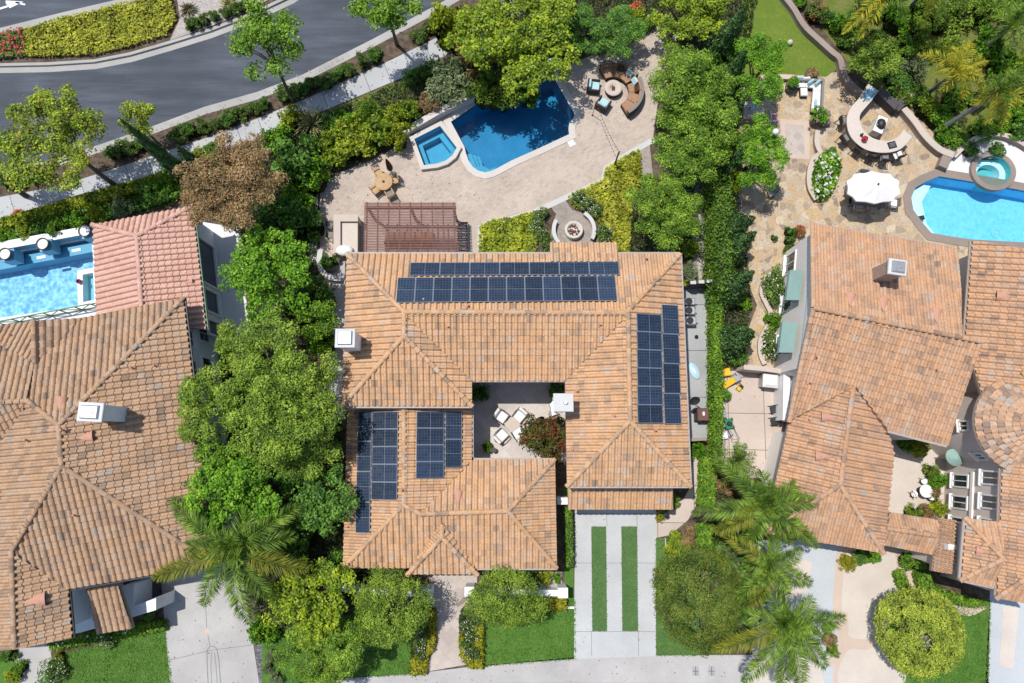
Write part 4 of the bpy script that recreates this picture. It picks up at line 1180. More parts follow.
m = MB(); p = P(80.5, 282, .1); m.lathe(p, [(.10, 0), (.16, .2), (.10, .3)], 10); m.build('pot', mt['pink'], t)
# railing with green diagonal braces
t = thing('pool_railing', 'green railing with diagonal braces along the white pool deck', 'railing', P(50, 315))
A, B = P(-25, 331), P(99, 307)
m = MB(); m.bar(A + Vector((0, 0, .95)), B + Vector((0, 0, .95)), .07, .06); m.bar(A + Vector((0, 0, .12)), B + Vector((0, 0, .12)), .05, .05); m.build('rail', mt['green_rail'], t)
for k in range(9):
    q = A.lerp(B, k / 8); m = MB(); m.bar(q, q + Vector((0, 0, .95)), .06, .06); m.build('post', mt['green_rail'], t)
    if k < 8:
        q2 = A.lerp(B, (k + 1) / 8); m = MB(); z0, z1 = (.15, .92) if k % 2 else (.92, .15)
        m.bar(q + Vector((0, 0, z0)), q2 + Vector((0, 0, z1)), .05, .04); m.build('brace', mt['green_rail'], t)

rp = pool('swimming_pool', 'bright aqua pool with a rounded end and brown coping beside the flagstones', POOL_R, 1.25, 'pool_right', 'water_pale', 'coping_brown', .52)
m = MB(); m.prism(W([(927, 183), (934, 184), (925, 200), (930, 222), (940, 234), (931, 232.5), (924.5, 224.5), (918.5, 216.5), (913.6, 209.5), (911.7, 198), (915.7, 188.3)]), -1.24, -.35, 0); m.build('sun_shelf', mt['pool_right_pale'], rp)
m = MB(); p = P(921, 218, -.1); m.box(p - Vector((0, 0, .02)), (.42, .28, .1), .2, 0, .03); m.build('skimmer', mt['black'], rp)
rs = pool('spa', 'round teal spa with a brown rim above the aqua pool', SPA_R, .85, 'pool_teal', 'water_pale', 'coping_brown', .32, rim=.26, wl=.16, cat='spa')
c0 = np.array(SPA_R).mean(0)
m = MB(); m.prism(offset(SPA_R, .01), -.84, -.25, 0, holes=[offset(SPA_R, .38)]); m.build('bench', mt['pool_right_pale'], rs)
t = thing('pool_ledge', 'raised brown stone ledge between the spa deck and the flagstones', 'garden wall', P(940, 163))
ln = W([(949, 152), (942, 160), (938, 170)])
m = MB(); m.prism(strip(ln, -.25, .3), -.02, .45, 0); m.build('wall', mt['coping_brown'], t)
m = MB(); m.prism(strip(ln, -.27, .32), .452, .50, 0); m.build('coping', mt['coping_brown'], t)

# ---------------------------------------------------------------- helpers for walls
def walls(root, px, z, mat, inset=.5, name='wall', top=None):
    o = offset(W(px, z), inset)
    m = MB(); m.prism(o, -.05, (top or z) - .16, 0); m.build(name, mt[mat], root)
    return o
def gutters(root, segs, z, mat='gutter'):
    for a, b in segs:
        p, q = P(*a, z), P(*b, z)
        m = MB(); m.bar(p + Vector((0, 0, -.06)), q + Vector((0, 0, -.06)), .12, .10); m.build('gutter', mt[mat], root)

# ================================================================ the central house
E, R_, e_, r_ = 4.6, 5.85, 3.0, 4.1
ch = thing('house', 'central house with a courtyard and dark solar panels on its clay tile roof', 'house', P(512, 400))
main_out = [(347, 254), (680, 254), (690, 486), (567, 486), (565, 381), (472, 381), (472, 406), (342, 406)]
WALL_MAIN = walls(ch, main_out, E, 'stucco')
walls(ch, [(349, 398), (472, 398), (472, 460), (555, 460), (557, 568), (344, 568)], e_, 'stucco')
walls(ch, [(569, 480), (673, 480), (673, 509), (569, 509)], 2.7, 'stucco', .45)
mf = [
    [(680, 254, E), (347, 254, E), (404, 312, R_), (623, 312, R_)],
    [(342, 406, E), (347, 254, E), (404, 312, R_), (404, 336, R_)],
    [(342, 406, E), (472, 406, E), (404, 336, R_)],
    [(472, 406, E), (472, 381, E), (404, 313, R_), (404, 336, R_)],
    [(472, 381, E), (565, 381, E), (628, 314, R_), (404, 313, R_)],
    [(565, 381, E), (567, 486, E), (630, 421, R_), (628, 314, R_)],
    [(567, 486, E), (690, 486, E), (630, 421, R_)],
    [(690, 486, E), (680, 254, E), (623, 312, R_), (628, 314, R_), (630, 421, R_)],
]
FM, ro = roof(ch, mf, 'tile_main', [[(347, 254, E), (404, 312, R_)], [(404, 312, R_), (626, 313, R_)], [(626, 313, R_), (680, 254, E)], [(404, 312, R_), (404, 336, R_)],
    [(342, 406, E), (404, 336, R_)], [(472, 406, E), (404, 336, R_)], [(628, 314, R_), (630, 421, R_)], [(567, 486, E), (630, 421, R_)], [(690, 486, E), (630, 421, R_)]])
roof(ch, [[(617, 243, 4.37), (550, 243, 4.37), (550, 262, 4.79), (617, 262, 4.79)]], 'tile_main', lift=.06)
wf = [
    [(343, 568, e_), (348, 402, e_), (404, 402, r_), (404, 505, r_)],
    [(472, 460, e_), (472, 402, e_), (404, 402, r_), (404, 505, r_), (421, 514, r_)],
    [(555, 459, e_), (472, 460, e_), (421, 514, r_), (508, 511, r_)],
    [(557, 568, e_), (555, 459, e_), (508, 511, r_)],
    [(343, 568, e_), (557, 568, e_), (508, 511, r_), (421, 514, r_), (404, 505, r_)],
]
FW, ro2 = roof(ch, wf, 'tile_main', [[(404, 409, r_), (404, 505, r_)], [(404, 505, r_), (421, 514, r_)], [(343, 568, e_), (404, 505, r_)], [(421, 514, r_), (508, 511, r_)],
    [(508, 511, r_), (555, 459, e_)], [(508, 511, r_), (557, 568, e_)]])
roof(ch, [[(408, 574, 2.92), (477, 574, 2.92), (442, 537, 3.82)], [(408, 574, 2.92), (442, 537, 3.82), (442, 522, 3.9), (411, 565, 3.02)], [(477, 574, 2.92), (442, 537, 3.82), (442, 522, 3.9), (474, 565, 3.02)]],
     'tile_main', [[(408, 574, 2.95), (442, 537, 3.84)], [(477, 574, 2.95), (442, 537, 3.84)], [(442, 537, 3.84), (442, 524, 3.9)]], lift=.05)
FG, ro3 = roof(ch, [[(568, 509.5, 2.75), (673, 509.5, 2.75), (673, 484, 3.35), (568, 484, 3.35)]], 'tile_main')
gutters(ch, [((472, 381), (565, 381)), ((347, 253), (680, 253)), ((342, 407), (472, 407)), ((691, 487), (681, 253)), ((567, 487), (690, 487))], E)
gutters(ch, [((557.5, 569), (477, 569)), ((472.5, 407), (472.5, 460)), ((472, 459), (555, 459))], e_)
roof_vent(ro2, FW[2], 458, 497, .55)
for f, x, y in ((0, 646, 259), (4, 448, 327), (4, 600, 325), (5, 577, 391), (5, 614, 416), (5, 572, 449), (7, 655, 430), (0, 468, 306), (3, 424, 300)):
    roof_pipe(ro, FM[f], x, y)
roof_pipe(ro2, FW[1], 402, 490); 
chimney(ro, 345, 338, 7.0, 4.2, 1.05, 1.0, 'stucco', 'chimney_cap', hood=True)
chimney(ro, 563.5, 402.5, 6.6, 4.2, 1.05, .95, 'stucco', 'chimney_cap')
# courtyard windows and doors (the wall that looks on to the court)
yw = WALL_MAIN[4][1]
for x0, w, z, h in ((485, 1.0, 1.9, 1.3), (498, 1.0, 1.9, 1.3)):
    window(ch, Vector((P(x0, 381, E).x, yw, 2.0)), (0, -1), w, 1.5, 'white', 1)
for x in (512, 526):
    d = MB(); q = Vector((P(x, 381, E).x, yw - .03, 0)); d.box(q, (.82, .06, 2.2)); o = d.build('door', mt['white'], ch)
    g = MB(); g.box(q + Vector((0, -.04, .5)), (.55, .03, 1.5)); g.build('pane', mt['glass'], o)
    g = MB(); g.tube([q + Vector((.33, -.05, 1.0)), q + Vector((.33, -.11, 1.0)), q + Vector((.22, -.11, 1.0))], .018); g.build('handle', mt['black'], o)
d = MB(); q = P(620, 509, 2.7); d.box((P(612, 500).x, P(612, 508.3, 2.7).y + .45 - .47, 0), (4.4, .05, 2.2)); d.build('garage_door', mt['white'], ch)
# parapet beside the courtyard chimney
m = MB(); m.prism(W([(550, 404), (556, 398), (556, 414), (552, 416)], 4.7), 3.8, 4.9); m.build('parapet', mt['stucco'], ch)
# gate piers between garage and wing
t = thing('gate_wall', 'short white wall joining the garage corner to the entry wing', 'wall', P(564, 500))
m = MB(); m.prism(W([(558, 498), (568, 498), (568, 504), (558, 504)], 1.6), 0, 1.6); m.build('wall', mt['stucco'], t)
m = MB(); m.prism(W([(557.5, 497.5), (568.5, 497.5), (568.5, 504.5), (557.5, 504.5)], 1.65), 1.602, 1.68); m.build('cap', mt['white'], t)

# ---------------------------------------------------------------- solar panels
def solar(label, fc, quad, nx, ny, group, sub):
    """quad: photo points of the array's corners (in reading order: upper-left, upper-right, lower-right, lower-left)"""
    pp = fc.p0 + fc.n * .20
    c = [on_plane(x, y, pp, fc.n) for x, y in quad]
    def at(u, v): return (c[0] * (1 - u) + c[1] * u) * (1 - v) + (c[3] * (1 - u) + c[2] * u) * v
    ex = (at(1, .5) - at(0, .5)); ey = (at(.5, 0) - at(.5, 1))
    w, h = ex.length / nx - .014, ey.length / ny - .014
    X = ex.normalized(); Z = fc.n; Y = Z.cross(X).normalized(); X = Y.cross(Z)
    rot = Matrix((X, Y, Z)).transposed().to_4x4()
    fr = MB(); f, th = .022, .045
    for sx, sy, bw, bh in ((0, h / 2 - f / 2, w, f), (0, -h / 2 + f / 2, w, f), (w / 2 - f / 2, 0, f, h - 2 * f), (-w / 2 + f / 2, 0, f, h - 2 * f)):
        fr.box((sx, sy, -th), (bw, bh, th))
    if w > h: fr.box((0, 0, -th), (.014, h - 2 * f, th - .004))
    else: fr.box((0, 0, -th), (w - 2 * f, .014, th - .004))
    fr.box((w * .25, 0, -.18), (.05, h * .95, .13)); fr.box((-w * .25, 0, -.18), (.05, h * .95, .13))
    proto = None
    k = 0
    for j in range(ny):
        for i in range(nx):
            lab = sub(i, j, k); k += 1
            loc = at((i + .5) / nx, (j + .5) / ny)
            if proto is None:
                root = thing('solar_panel', lab, 'solar panel', (0, 0, 0), 0, group)
                fr.build('panel_frame', mt['panel_frame'], root)
                g = MB(); g.box((0, 0, -.03), (w - 2 * f + .002, h - 2 * f + .002, .022)); g.build('cell_glass', mt['cells'], root)
                proto = root; o = root
            else:
                o = copy_tree(proto); o['label'] = lab
            o.matrix_world = Matrix.Translation(loc) @ rot
G = 'solar panels on the central house roof'
solar('', FM[0], [(410, 262.3), (619, 261.5), (619, 274.5), (410, 275.5)], 7, 1, G, lambda i, j, k: f'wide solar panel, {ORDN[i]} from the chimney end in the short row nearest the patio')
solar('', FM[0], [(397, 277.5), (616.5, 275.5), (616, 300.5), (396.5, 302.5)], 12, 1, G, lambda i, j, k: f'upright solar panel, {ORDN[i]} from the chimney end in the long row below the ridge')
solar('', FM[7], [(636.5, 313.5), (662, 314.5), (663, 423.5), (638, 423)], 1, 6, G, lambda i, j, k: f'solar panel, {ORDN[j]} down the column beside the ridge of the garage wing')
solar('', FM[7], [(662.8, 304.5), (678, 305), (682, 424), (663.8, 423.7)], 1, 4, G, lambda i, j, k: f'tall solar panel, {ORDN[j]} down the outer column above the concrete side yard')
solar('', FW[0], [(358.5, 411.5), (371.5, 411.5), (370, 533), (354.5, 533)], 1, 4, G, lambda i, j, k: f'narrow solar panel, {ORDN[j]} down the outer column beside the big olive green tree')
solar('', FW[0], [(372.5, 411.5), (398, 411.5), (397, 500), (371, 500)], 1, 5, G, lambda i, j, k: f'solar panel, {ORDN[j]} down the tree side column next to the wing ridge')
solar('', FW[1], [(416.5, 411.5), (444.5, 411.5), (444, 478.5), (416, 478.5)], 1, 4, G, lambda i, j, k: f'solar panel, {ORDN[j]} down the courtyard side column next to the wing ridge')
solar('', FW[1], [(445.5, 411.5), (462, 411.5), (461.5, 467.5), (445, 467.5)], 1, 2, G, lambda i, j, k: f'narrow solar panel nearest the courtyard, {["upper", "lower"][j]} of the pair')

# ================================================================ the west house
E = 5.0
wh = thing('house', 'brown tiled house beside the rippled pool with a white chimney', 'house', P(90, 450))
WO = [(184, 298), (214, 564), (69, 589), (73, 638), (-60, 665), (-60, 330), (0, 334), (84, 318)]
WEST = walls(wh, WO, E, 'stucco_blue', .5)
lf = [
    [(84, 318, 5), (184, 298, 5), (59, 425, 6.9), (28, 401, 6.5), (35, 364, 5.85)],
    [(84, 318, 5.02), (34, 321, 5.75), (35, 364, 5.85)],
    [(-25, 330, 5.0), (35, 364, 5.85), (34, 321, 5.75), (-16, 328, 5.0)],
    [(-60, 338, 5), (-10, 330, 5), (35, 364, 5.85), (28, 401, 6.5), (-60, 405, 6.5)],
    [(-60, 470, 5.0), (3, 446, 5.5), (28, 402, 6.5), (-60, 405, 6.5)],
    [(-60, 560, 4.6), (-60, 466, 4.9), (3, 446, 5.5), (28, 401, 6.5), (59, 425, 6.9), (62, 466, 6.9), (12, 551, 6.0)],
    [(-60, 655, 4.4), (-60, 560, 4.5), (12, 551, 6.0), (15, 649, 6.0)],
    [(214, 564, 5), (184, 298, 5), (59, 425, 6.9), (62, 466, 6.9)],
    [(68, 589, 5), (214, 564, 5), (62, 466, 6.9), (12, 551, 6.0)],
    [(73, 638, 5), (69, 589, 5), (12, 551, 6.0), (15, 649, 6.0)],
]
FL, ro = roof(wh, lf, 'tile_dark', [[(184, 298, 5), (59, 425, 6.9)], [(59, 425, 6.9), (62, 466, 6.9)], [(62, 466, 6.9), (214, 564, 5)], [(62, 466, 6.9), (12, 551, 6.0)], [(12, 551, 6.0), (15, 649, 6.0)],
    [(34, 321, 5.8), (35, 364, 5.9)], [(28, 401, 6.5), (-60, 405, 6.5)], [(28, 401, 6.55), (59, 425, 6.9)]], tw=.34, tl=.38)
roof_vent(ro, FL[0], 61, 404, .6); roof_vent(ro, FL[7], 86, 437, .6); roof_vent(ro, FL[9], 36, 600, .75); 
for f, x, y in ((7, 133, 368), (7, 156, 366), (0, 64, 430), (8, 76, 515), (5, 28, 440), (2, 12, 335)): roof_pipe(ro, FL[f], x, y)
chimney(ro, 90, 412, 8.3, 5.2, 1.25, .95, 'stucco_blue', 'chimney_cap', rz=-.05, hood=True)
gutters(wh, [((184.5, 297.5), (214.5, 565)), ((214, 565), (69, 590)), ((69, 590), (73.5, 638))], E, 'black')
# windows of the wall that looks on to the passage
a, b = Vector(WEST[0]), Vector(WEST[1])
dn = (b - a).normalized(); nn = Vector((dn.y, -dn.x)); 
if nn.x < 0: nn = -nn
for s, z, w in ((.9, 1.9, 1.1), (1.5, 4.0, 1.0), (3.0, 1.9, 1.3), (3.3, 4.0, 1.1), (5.2, 1.9, 1.2)):
    q = a + dn * s; window(wh, Vector((q.x, q.y, z)), (nn.x, nn.y), w, 1.3)
# entry: a strip of low roof and white walls in the corner
roof(wh, [[(97, 634, 3.2), (133, 628, 3.2), (118, 583, 3.9), (86, 589, 3.9)]], 'tile_dark', tw=.34, tl=.38)
for pts, h in (([(74, 592), (97, 588), (97, 628), (75, 634)], 2.6), ([(122, 586), (134, 584), (134, 606), (156, 598), (156, 610), (130, 618)], 2.2)):
    m = MB(); m.prism(W(pts, h), -.02, h); m.build('entry_wall', mt['stucco'], wh)
m = MB(); m.prism(W([(136, 578), (152, 575), (153, 598), (137, 603)], 1.0), -.02, .25); m.build('porch_step', mt['stone_dark'], wh)
# pink-roofed wing
pw = thing('pool_house', 'pool house wing with a pink tile roof and open loggia', 'pool house', P(150, 270))
walls(pw, [(93, 225), (192, 206), (206, 325), (99, 330)], 3.6, 'stucco', .35)
FP, ro = roof(pw, [[(193, 206, 3.6), (93, 225, 3.6), (137, 236, 4.4)], [(93, 225, 3.6), (98, 330, 3.6), (143, 322, 4.5), (137, 236, 4.4)], [(207, 330, 3.6), (193, 206, 3.6), (137, 236, 4.4), (143, 322, 4.5)]],
     'tile_pink', [[(93, 225, 3.6), (137, 236, 4.4)], [(193, 206, 3.6), (137, 236, 4.4)], [(137, 236, 4.4), (143, 322, 4.5)]], tw=.33, tl=.36)
roof_vent(ro, FP[2], 189, 282, .35)
gutters(pw, [((193.5, 206), (207.5, 330))], 3.6, 'green_rail')
o = offset(W([(93, 225), (192, 206), (206, 325), (99, 330)], 3.6), .35)
a, b = Vector(o[1]), Vector(o[2]); dn = (b - a).normalized(); nn = Vector((dn.y, -dn.x)); nn = nn if nn.x > 0 else -nn
for s, w, z, h in ((2.6, 2.9, 1.75, 2.6), (5.05, 1.5, 1.75, 2.0), (6.7, 1.0, 1.75, 2.0)):
    q = a + dn * s; window(pw, Vector((q.x, q.y, z)), (nn.x, nn.y), w, h, 'white', 1, .16)

# ================================================================ the east house
eh = thing('house', 'large tan tiled house beside the aqua pool with a round turret', 'house', P(900, 400))
E = 5.0
def o_wall(px, z, inset, mat='stucco_tan', top=None): return walls(eh, px, z, mat, inset, top=top)
EO = [(812, 224), (957, 248), (962, 337), (983, 342), (947, 446), (888, 431), (894, 453), (890, 515), (883, 553), (764, 533), (789, 421)]
EAST = o_wall([(812, 224), (957, 248), (962, 337), (983, 342), (947, 446), (888, 431), (870, 430), (806, 423), (812, 374), (799.5, 370)], E, .3, 'stucco_pale', top=4.7)
o_wall([(789, 418), (890, 431), (894, 453), (890, 515), (883, 553), (764, 533)], 3.9, .65, 'stucco_pale')
ef = [
    [(957, 248, E), (812, 224, E), (813, 308, 6.6), (963, 337, 6.6)],
    [(888, 431, 4.7), (947, 446, 4.7), (983, 342, 6.6), (963, 337, 6.6), (813, 308, 6.6), (789, 421, 4.6), (853, 386, 5.2)],
    [(789, 421, 4.3), (764, 533, 3.9), (840, 485, 5.0), (853, 386, 5.2)],
    [(764, 533, 3.9), (883, 553, 3.9), (840, 485, 5.0)],
    [(883, 553, 3.9), (894, 453, 4.2), (888, 431, 4.4), (853, 386, 5.2), (840, 485, 5.0)],
]
FE, ro = roof(eh, ef, 'tile_right', [[(813, 308, 6.6), (983, 342, 6.6)], [(853, 386, 5.22), (840, 485, 5.0)], [(764, 533, 3.9), (840, 485, 5.0)], [(883, 553, 3.9), (840, 485, 5.0)],
                                     [(812, 224, E), (813, 308, 6.6)], [(789, 421, 4.6), (813, 308, 6.6)]], tw=.35, tl=.38)
# gable end under the verge
g = [P(812, 224, E), P(789, 421, 4.7), P(813, 308, 6.5)]
m = MB(); d = (g[1] - g[0]).normalized(); n_ = Vector((-d.y, d.x, 0)); n_ = -n_ if n_.x > 0 else n_
q = [p - n_ * .28 for p in g]
m.add([q[0] + d * .5 - Vector((0, 0, .2)), q[1] - d * .5 - Vector((0, 0, .2)), q[2] - Vector((0, 0, .25))] + [x - n_ * .2 for x in (q[0] + d * .5 - Vector((0, 0, .2)), q[1] - d * .5 - Vector((0, 0, .2)), q[2] - Vector((0, 0, .25)))],
      [(0, 1, 2), (5, 4, 3), (0, 2, 5, 3), (1, 4, 5, 2)]); m.build('gable', mt['stucco_pale'], eh)
for f, x, y in ((0, 850, 300), (0, 883, 305), (0, 936, 316), (2, 828, 417), (2, 822, 456)): roof_vent(ro, FE[f], x, y, .62)
for f, x, y in ((1, 815, 357), (1, 809, 383), (2, 808, 420), (1, 935, 370)): roof_pipe(ro, FE[f], x, y)
chimney(ro, 898, 267, 7.7, 5.6, .95, .85, 'brick', 'chimney_cap', rz=-.15, hood=True)
# north east block, a hand lower
FN, ro = roof(eh, [[(971, 241, 4.7), (964, 337, 4.7), (985, 402, 5.2), (1050, 402, 6.1), (1050, 252, 6.1)]], 'tile_right', [[(1050, 402, 6.1), (1022, 372, 5.8)]], tw=.35, tl=.38)
roof_vent(ro, FN[0], 1003, 296, .6)
o_wall([(971, 241), (1050, 252), (1050, 402), (985, 402), (964, 337)], 4.7, .5)
# turret
tc = P(1023, 425, 5.3); tr_ = 49 * mpp(1023, 425, 5.3)
m = MB(); m.cyl((tc.x, tc.y, 0), tr_ - .4, tr_ - .4, 5.25, 40, 0); tw_ = m.build('turret_wall', mt['stucco_tan'], eh)
def cone_roof(root, c, R, z0, z1, tilemat, n=46, rows=9):
    V, F, T = [], [], []; rnd = random.Random(5)
    for j in range(rows):
        f0, f1 = j / rows, (j + 1) / rows
        nn_ = max(6, int(n * (1 - f0 * .8)))
        for i in range(nn_):
            tone = rnd.random(); k = 3
            for q in range(k):
                b = len(V)
                for (ff, lift, kk) in ((f0, .025, q), (f0, .025, q + 1), (f1, 0, q + 1), (f1, 0, q)):
                    an = 2 * PI * (i + kk / k) / nn_; h = .085 if kk in (1, 2) else 0
                    rad = R * (1 - ff); V.append((c.x + rad * math.cos(an), c.y + rad * math.sin(an), z0 + (z1 - z0) * ff + lift + h * (1 - ff * .7)))
                F.append((b, b + 1, b + 2, b + 3)); T.append(tone)
    o0 = org(root)
    me = bpy.data.meshes.new('turret_roof'); me.from_pydata([(x - o0.x, y - o0.y, z - o0.z) for x, y, z in V], [], F)
    at = me.attributes.new('tone', 'FLOAT', 'FACE'); at.data.foreach_set('value', T)
    o = link_mesh('turret_roof', me, mt[tilemat], root)
    dk = MB(); dk.lathe((c.x, c.y, 0), [(R, z0 - .16), (R, z0 - .02), (.02, z1 - .03)], 44); dk.cyl((c.x, c.y, z0 - .18), R, R, .02, 44); dk.build('eave_board', mt['fascia'], o)
    fn = MB(); fn.lathe((c.x, c.y, z1 - .05), [(.22, 0), (.18, .12), (.06, .2), (.1, .3), (0, .42)], 12); fn.build('finial', mt['vent'], o)
cone_roof(eh, tc, tr_, 5.3, 6.7, 'tile_right')
for an, z in ((math.radians(180), 3.9), (math.radians(228), 3.9), (math.radians(150), 2.2)):
    dirn = Vector((math.cos(an), math.sin(an), 0))
    window(eh, Vector((tc.x, tc.y, z)) + dirn * (tr_ - .42), dirn, .6, .8, 'stucco_pale', 2, .1)
# south east blocks
FS1, ro = roof(eh, [[(965, 518, E), (960, 580, E), (1003, 559, 5.8)], [(960, 580, E), (994, 587.5, E), (1003, 559, 5.8)], [(1001, 522, 5.3), (965, 518, E), (1003, 559, 5.8)]],
     'tile_right', [[(965, 518, E), (1003, 559, 5.8)], [(960, 580, E), (1003, 559, 5.8)]], tw=.35, tl=.38)
roof_vent(ro, FS1[0], 981, 551, .4)
o_wall([(965, 518), (1003, 522), (1003, 588), (960, 580)], E, .35)
FS2, ro = roof(eh, [[(1001, 462, 5.1), (996, 598, 5.1), (1045, 565, 6.2), (1045, 462, 6.2)], [(996, 598, 5.1), (1062, 610, 5.1), (1045, 565, 6.2)]], 'tile_right', [[(996, 598, 5.1), (1045, 565, 6.2)]], tw=.35, tl=.38)
BL = o_wall([(1001, 455), (1060, 455), (1060, 611), (996, 598)], 5.1, .25)
gutters(eh, [((1000.5, 468), (995.5, 598)), ((964.5, 518), (959.5, 580)), ((960, 580.5), (994, 588))], 5.05)
gutters(eh, [((971, 241), (964, 337))], 4.7)
gutters(eh, [((812, 223.5), (957, 247.5)), ((888, 431.5), (947, 446.5))], 4.9)
# six windows on two storeys of the wall that looks on to the little court
a, b = Vector(BL[0]), Vector(BL[3])
dn = (b - a).normalized(); nn = Vector((dn.y, -dn.x)); nn = nn if nn.x < 0 else -nn
for k in range(3):
    for z, x, ys in ((1.55, 955, (481, 502.5, 524)), (4.05, 990, (478, 502, 526))):
        s_ = (P(x, ys[k], z).y - a.y) / dn.y
        q = a + dn * s_; window(eh, Vector((q.x, q.y, z)), (nn.x, nn.y), .80, 1.45, 'white', 2, .1)
s0 = (P(965, 472, 2.6).y - a.y) / dn.y; s1 = (P(965, 524, 2.6).y - a.y) / dn.y
q0, q1 = a + dn * s0, a + dn * s1
m = MB(); m.bar(Vector((q0.x, q0.y, 2.6)) + Vector((nn.x, nn.y, 0)) * .04, Vector((q1.x, q1.y, 2.6)) + Vector((nn.x, nn.y, 0)) * .04, .12, .22); m.build('string_course', mt['stucco_pale'], eh)
# gateway roof and stacked edge between court and front
roof(eh, [[(883, 545, 3.1), (938, 556, 3.1), (937, 536, 3.65), (886, 528, 3.65)], [(938, 520, 3.1), (890, 512, 3.1), (886, 528, 3.65), (937, 536, 3.65)]], 'tile_right', [[(886, 528, 3.65), (937, 536, 3.65)]], tw=.35, tl=.38)
o_wall([(886, 518), (938, 524), (936, 550), (884, 541)], 3.1, .3)
roof(eh, [[(932, 571, 3.2), (937, 518, 3.2), (956, 520, 4.1), (953, 574, 4.1)]], 'tile_right', tw=.2, tl=.2, name='stacked_roof')
o_wall([(936, 522), (956, 523), (953, 570), (934, 567)], 3.2, .15)
m = MB(); p = P(952, 547, 4.0); m.box((p.x, p.y, 2.6), (.45, .3, 1.5), 0, 0, .05); m.build('lantern_pier', mt['stucco_pale'], eh)
# awnings on the passage wall
for i, q in enumerate(([(790, 270), (803, 270), (800, 300), (786, 300)], [(782.5, 322), (797.7, 322), (793.6, 352.5), (779, 352.5)])):
    zs = (3.3, 4.15, 4.15, 3.3)
    pts = [P(x, y, z) for (x, y), z in zip(q, zs)]
    c = sum(pts, Vector()) / 4
    t = thing('awning', ['pale green awning over the passage bed, nearer the aqua pool end', 'pale green awning nearer the service yard, on the passage wall'][i], 'awning', (c.x, c.y, 0), 0, 'green awnings on the passage wall')
    m = MB(); m.add(pts + [p - Vector((0, 0, .03)) for p in pts], [(0, 1, 2, 3), (7, 6, 5, 4), (0, 4, 5, 1), (1, 5, 6, 2), (2, 6, 7, 3), (3, 7, 4, 0)])
    m.add([pts[0] + Vector((-.004, 0, -.03)), pts[3] + Vector((-.004, 0, -.03)), pts[3] + Vector((-.004, 0, -.28)), pts[0] + Vector((-.004, 0, -.28))], [(0, 1, 2, 3)])
    m.build('canopy', mt['awning'], t)
    for k in (0, 3):
        m = MB(); j = 1 if k == 0 else 2
        m.tube([pts[k] - Vector((0, 0, .06)), pts[j] - Vector((0, 0, .55))], .02); m.build('arm', mt['black'], t)
# windows under the awnings
a, b = Vector(EAST[9]), Vector(EAST[0]); dn = (b - a).normalized(); nn = Vector((-dn.y, dn.x)); nn = nn if nn.x < 0 else -nn
for s in (.22, .56, .87):
    q = a + (b - a) * s; window(eh, Vector((q.x, q.y, 1.6)), (nn.x, nn.y), 1.3, 1.5)
# undergrowth under the trees: nobody could count it
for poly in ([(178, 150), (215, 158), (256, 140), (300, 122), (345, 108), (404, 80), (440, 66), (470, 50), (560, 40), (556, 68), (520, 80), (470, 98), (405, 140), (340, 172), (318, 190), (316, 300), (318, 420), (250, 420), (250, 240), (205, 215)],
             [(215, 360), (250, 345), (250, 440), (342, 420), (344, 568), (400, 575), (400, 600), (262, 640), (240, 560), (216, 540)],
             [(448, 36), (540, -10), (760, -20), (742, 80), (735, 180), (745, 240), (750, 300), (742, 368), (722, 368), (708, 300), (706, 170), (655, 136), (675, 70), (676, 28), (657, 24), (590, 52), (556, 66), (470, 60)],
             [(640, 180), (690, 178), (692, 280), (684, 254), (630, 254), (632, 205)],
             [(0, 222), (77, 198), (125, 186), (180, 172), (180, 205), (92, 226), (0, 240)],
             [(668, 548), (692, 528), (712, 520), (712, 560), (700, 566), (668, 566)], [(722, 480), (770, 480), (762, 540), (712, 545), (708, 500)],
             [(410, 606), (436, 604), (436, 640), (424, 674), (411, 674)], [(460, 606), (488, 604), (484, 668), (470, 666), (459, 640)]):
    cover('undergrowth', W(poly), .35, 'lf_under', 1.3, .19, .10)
def litter(poly, n):
    q = scatter(poly, n)
    V = leaves_at(np.c_[q, np.full(len(q), .035)], np.tile([0, 0, 1.0], (len(q), 1)), .10, .055, .25)
    return tag(link_mesh('fallen_leaves', quads_mesh('fallen_leaves', V), mt['lf_litter']), kind='stuff')
# ---------------------------------------------------------------- street side
cover('island_ground_cover', W([(26, 30), (60, 20), (128, 4), (170, -8), (178, 20), (168, 36), (130, 48), (94, 56), (48, 58), (26, 57)]), .38, 'lf_cover', 2.4, .2, .11)
cover('island_red_bedding', W([(-20, 38), (26, 30), (28, 57), (0, 60), (-20, 60)]), .40, 'lf_shrub', 2.2, .2, .11, 'fl_red', 150, .5)
rosette('bronze flax plant in the grey gravel of the traffic island', 187, 8, 11, 'lf_flax_dark', 60, .08, .8, group=None)
rosette('green flax plant at the upper edge of the traffic island gravel', 229, 3, 13, 'lf_flax', 56, .08, .8)
for i, (x, y) in enumerate(((190, 26), (197, 23.5), (205, 20), (214, 16), (225, 13), (233, 10), (241, 7), (248, 4))):
    shrub('green', x, y, 5.5, .6, f'low round green shrub, {ORDN[i]} from the gravel end of the island kerb row', group='low shrubs along the island kerb')
row = [(111, 153), (121, 150), (132, 148), (142, 145), (175, 135), (184, 133), (194, 130), (205, 127), (218, 123), (229, 118), (241, 114), (254, 109), (264, 104), (284, 95), (294, 91), (304, 88), (313, 83), (326, 82), (338, 74), (349, 70), (362, 62), (375, 55), (418, 37), (429, 28), (439, 20)]
for i, (x, y) in enumerate(row):
    shrub('green' if i % 3 else 'deep', x, y, 6.4 + (i * 7 % 4) * .8, .8, f'round dark green shrub in the verge, {ORDN[i]} along from the maple end', group='round shrubs in the street verge')
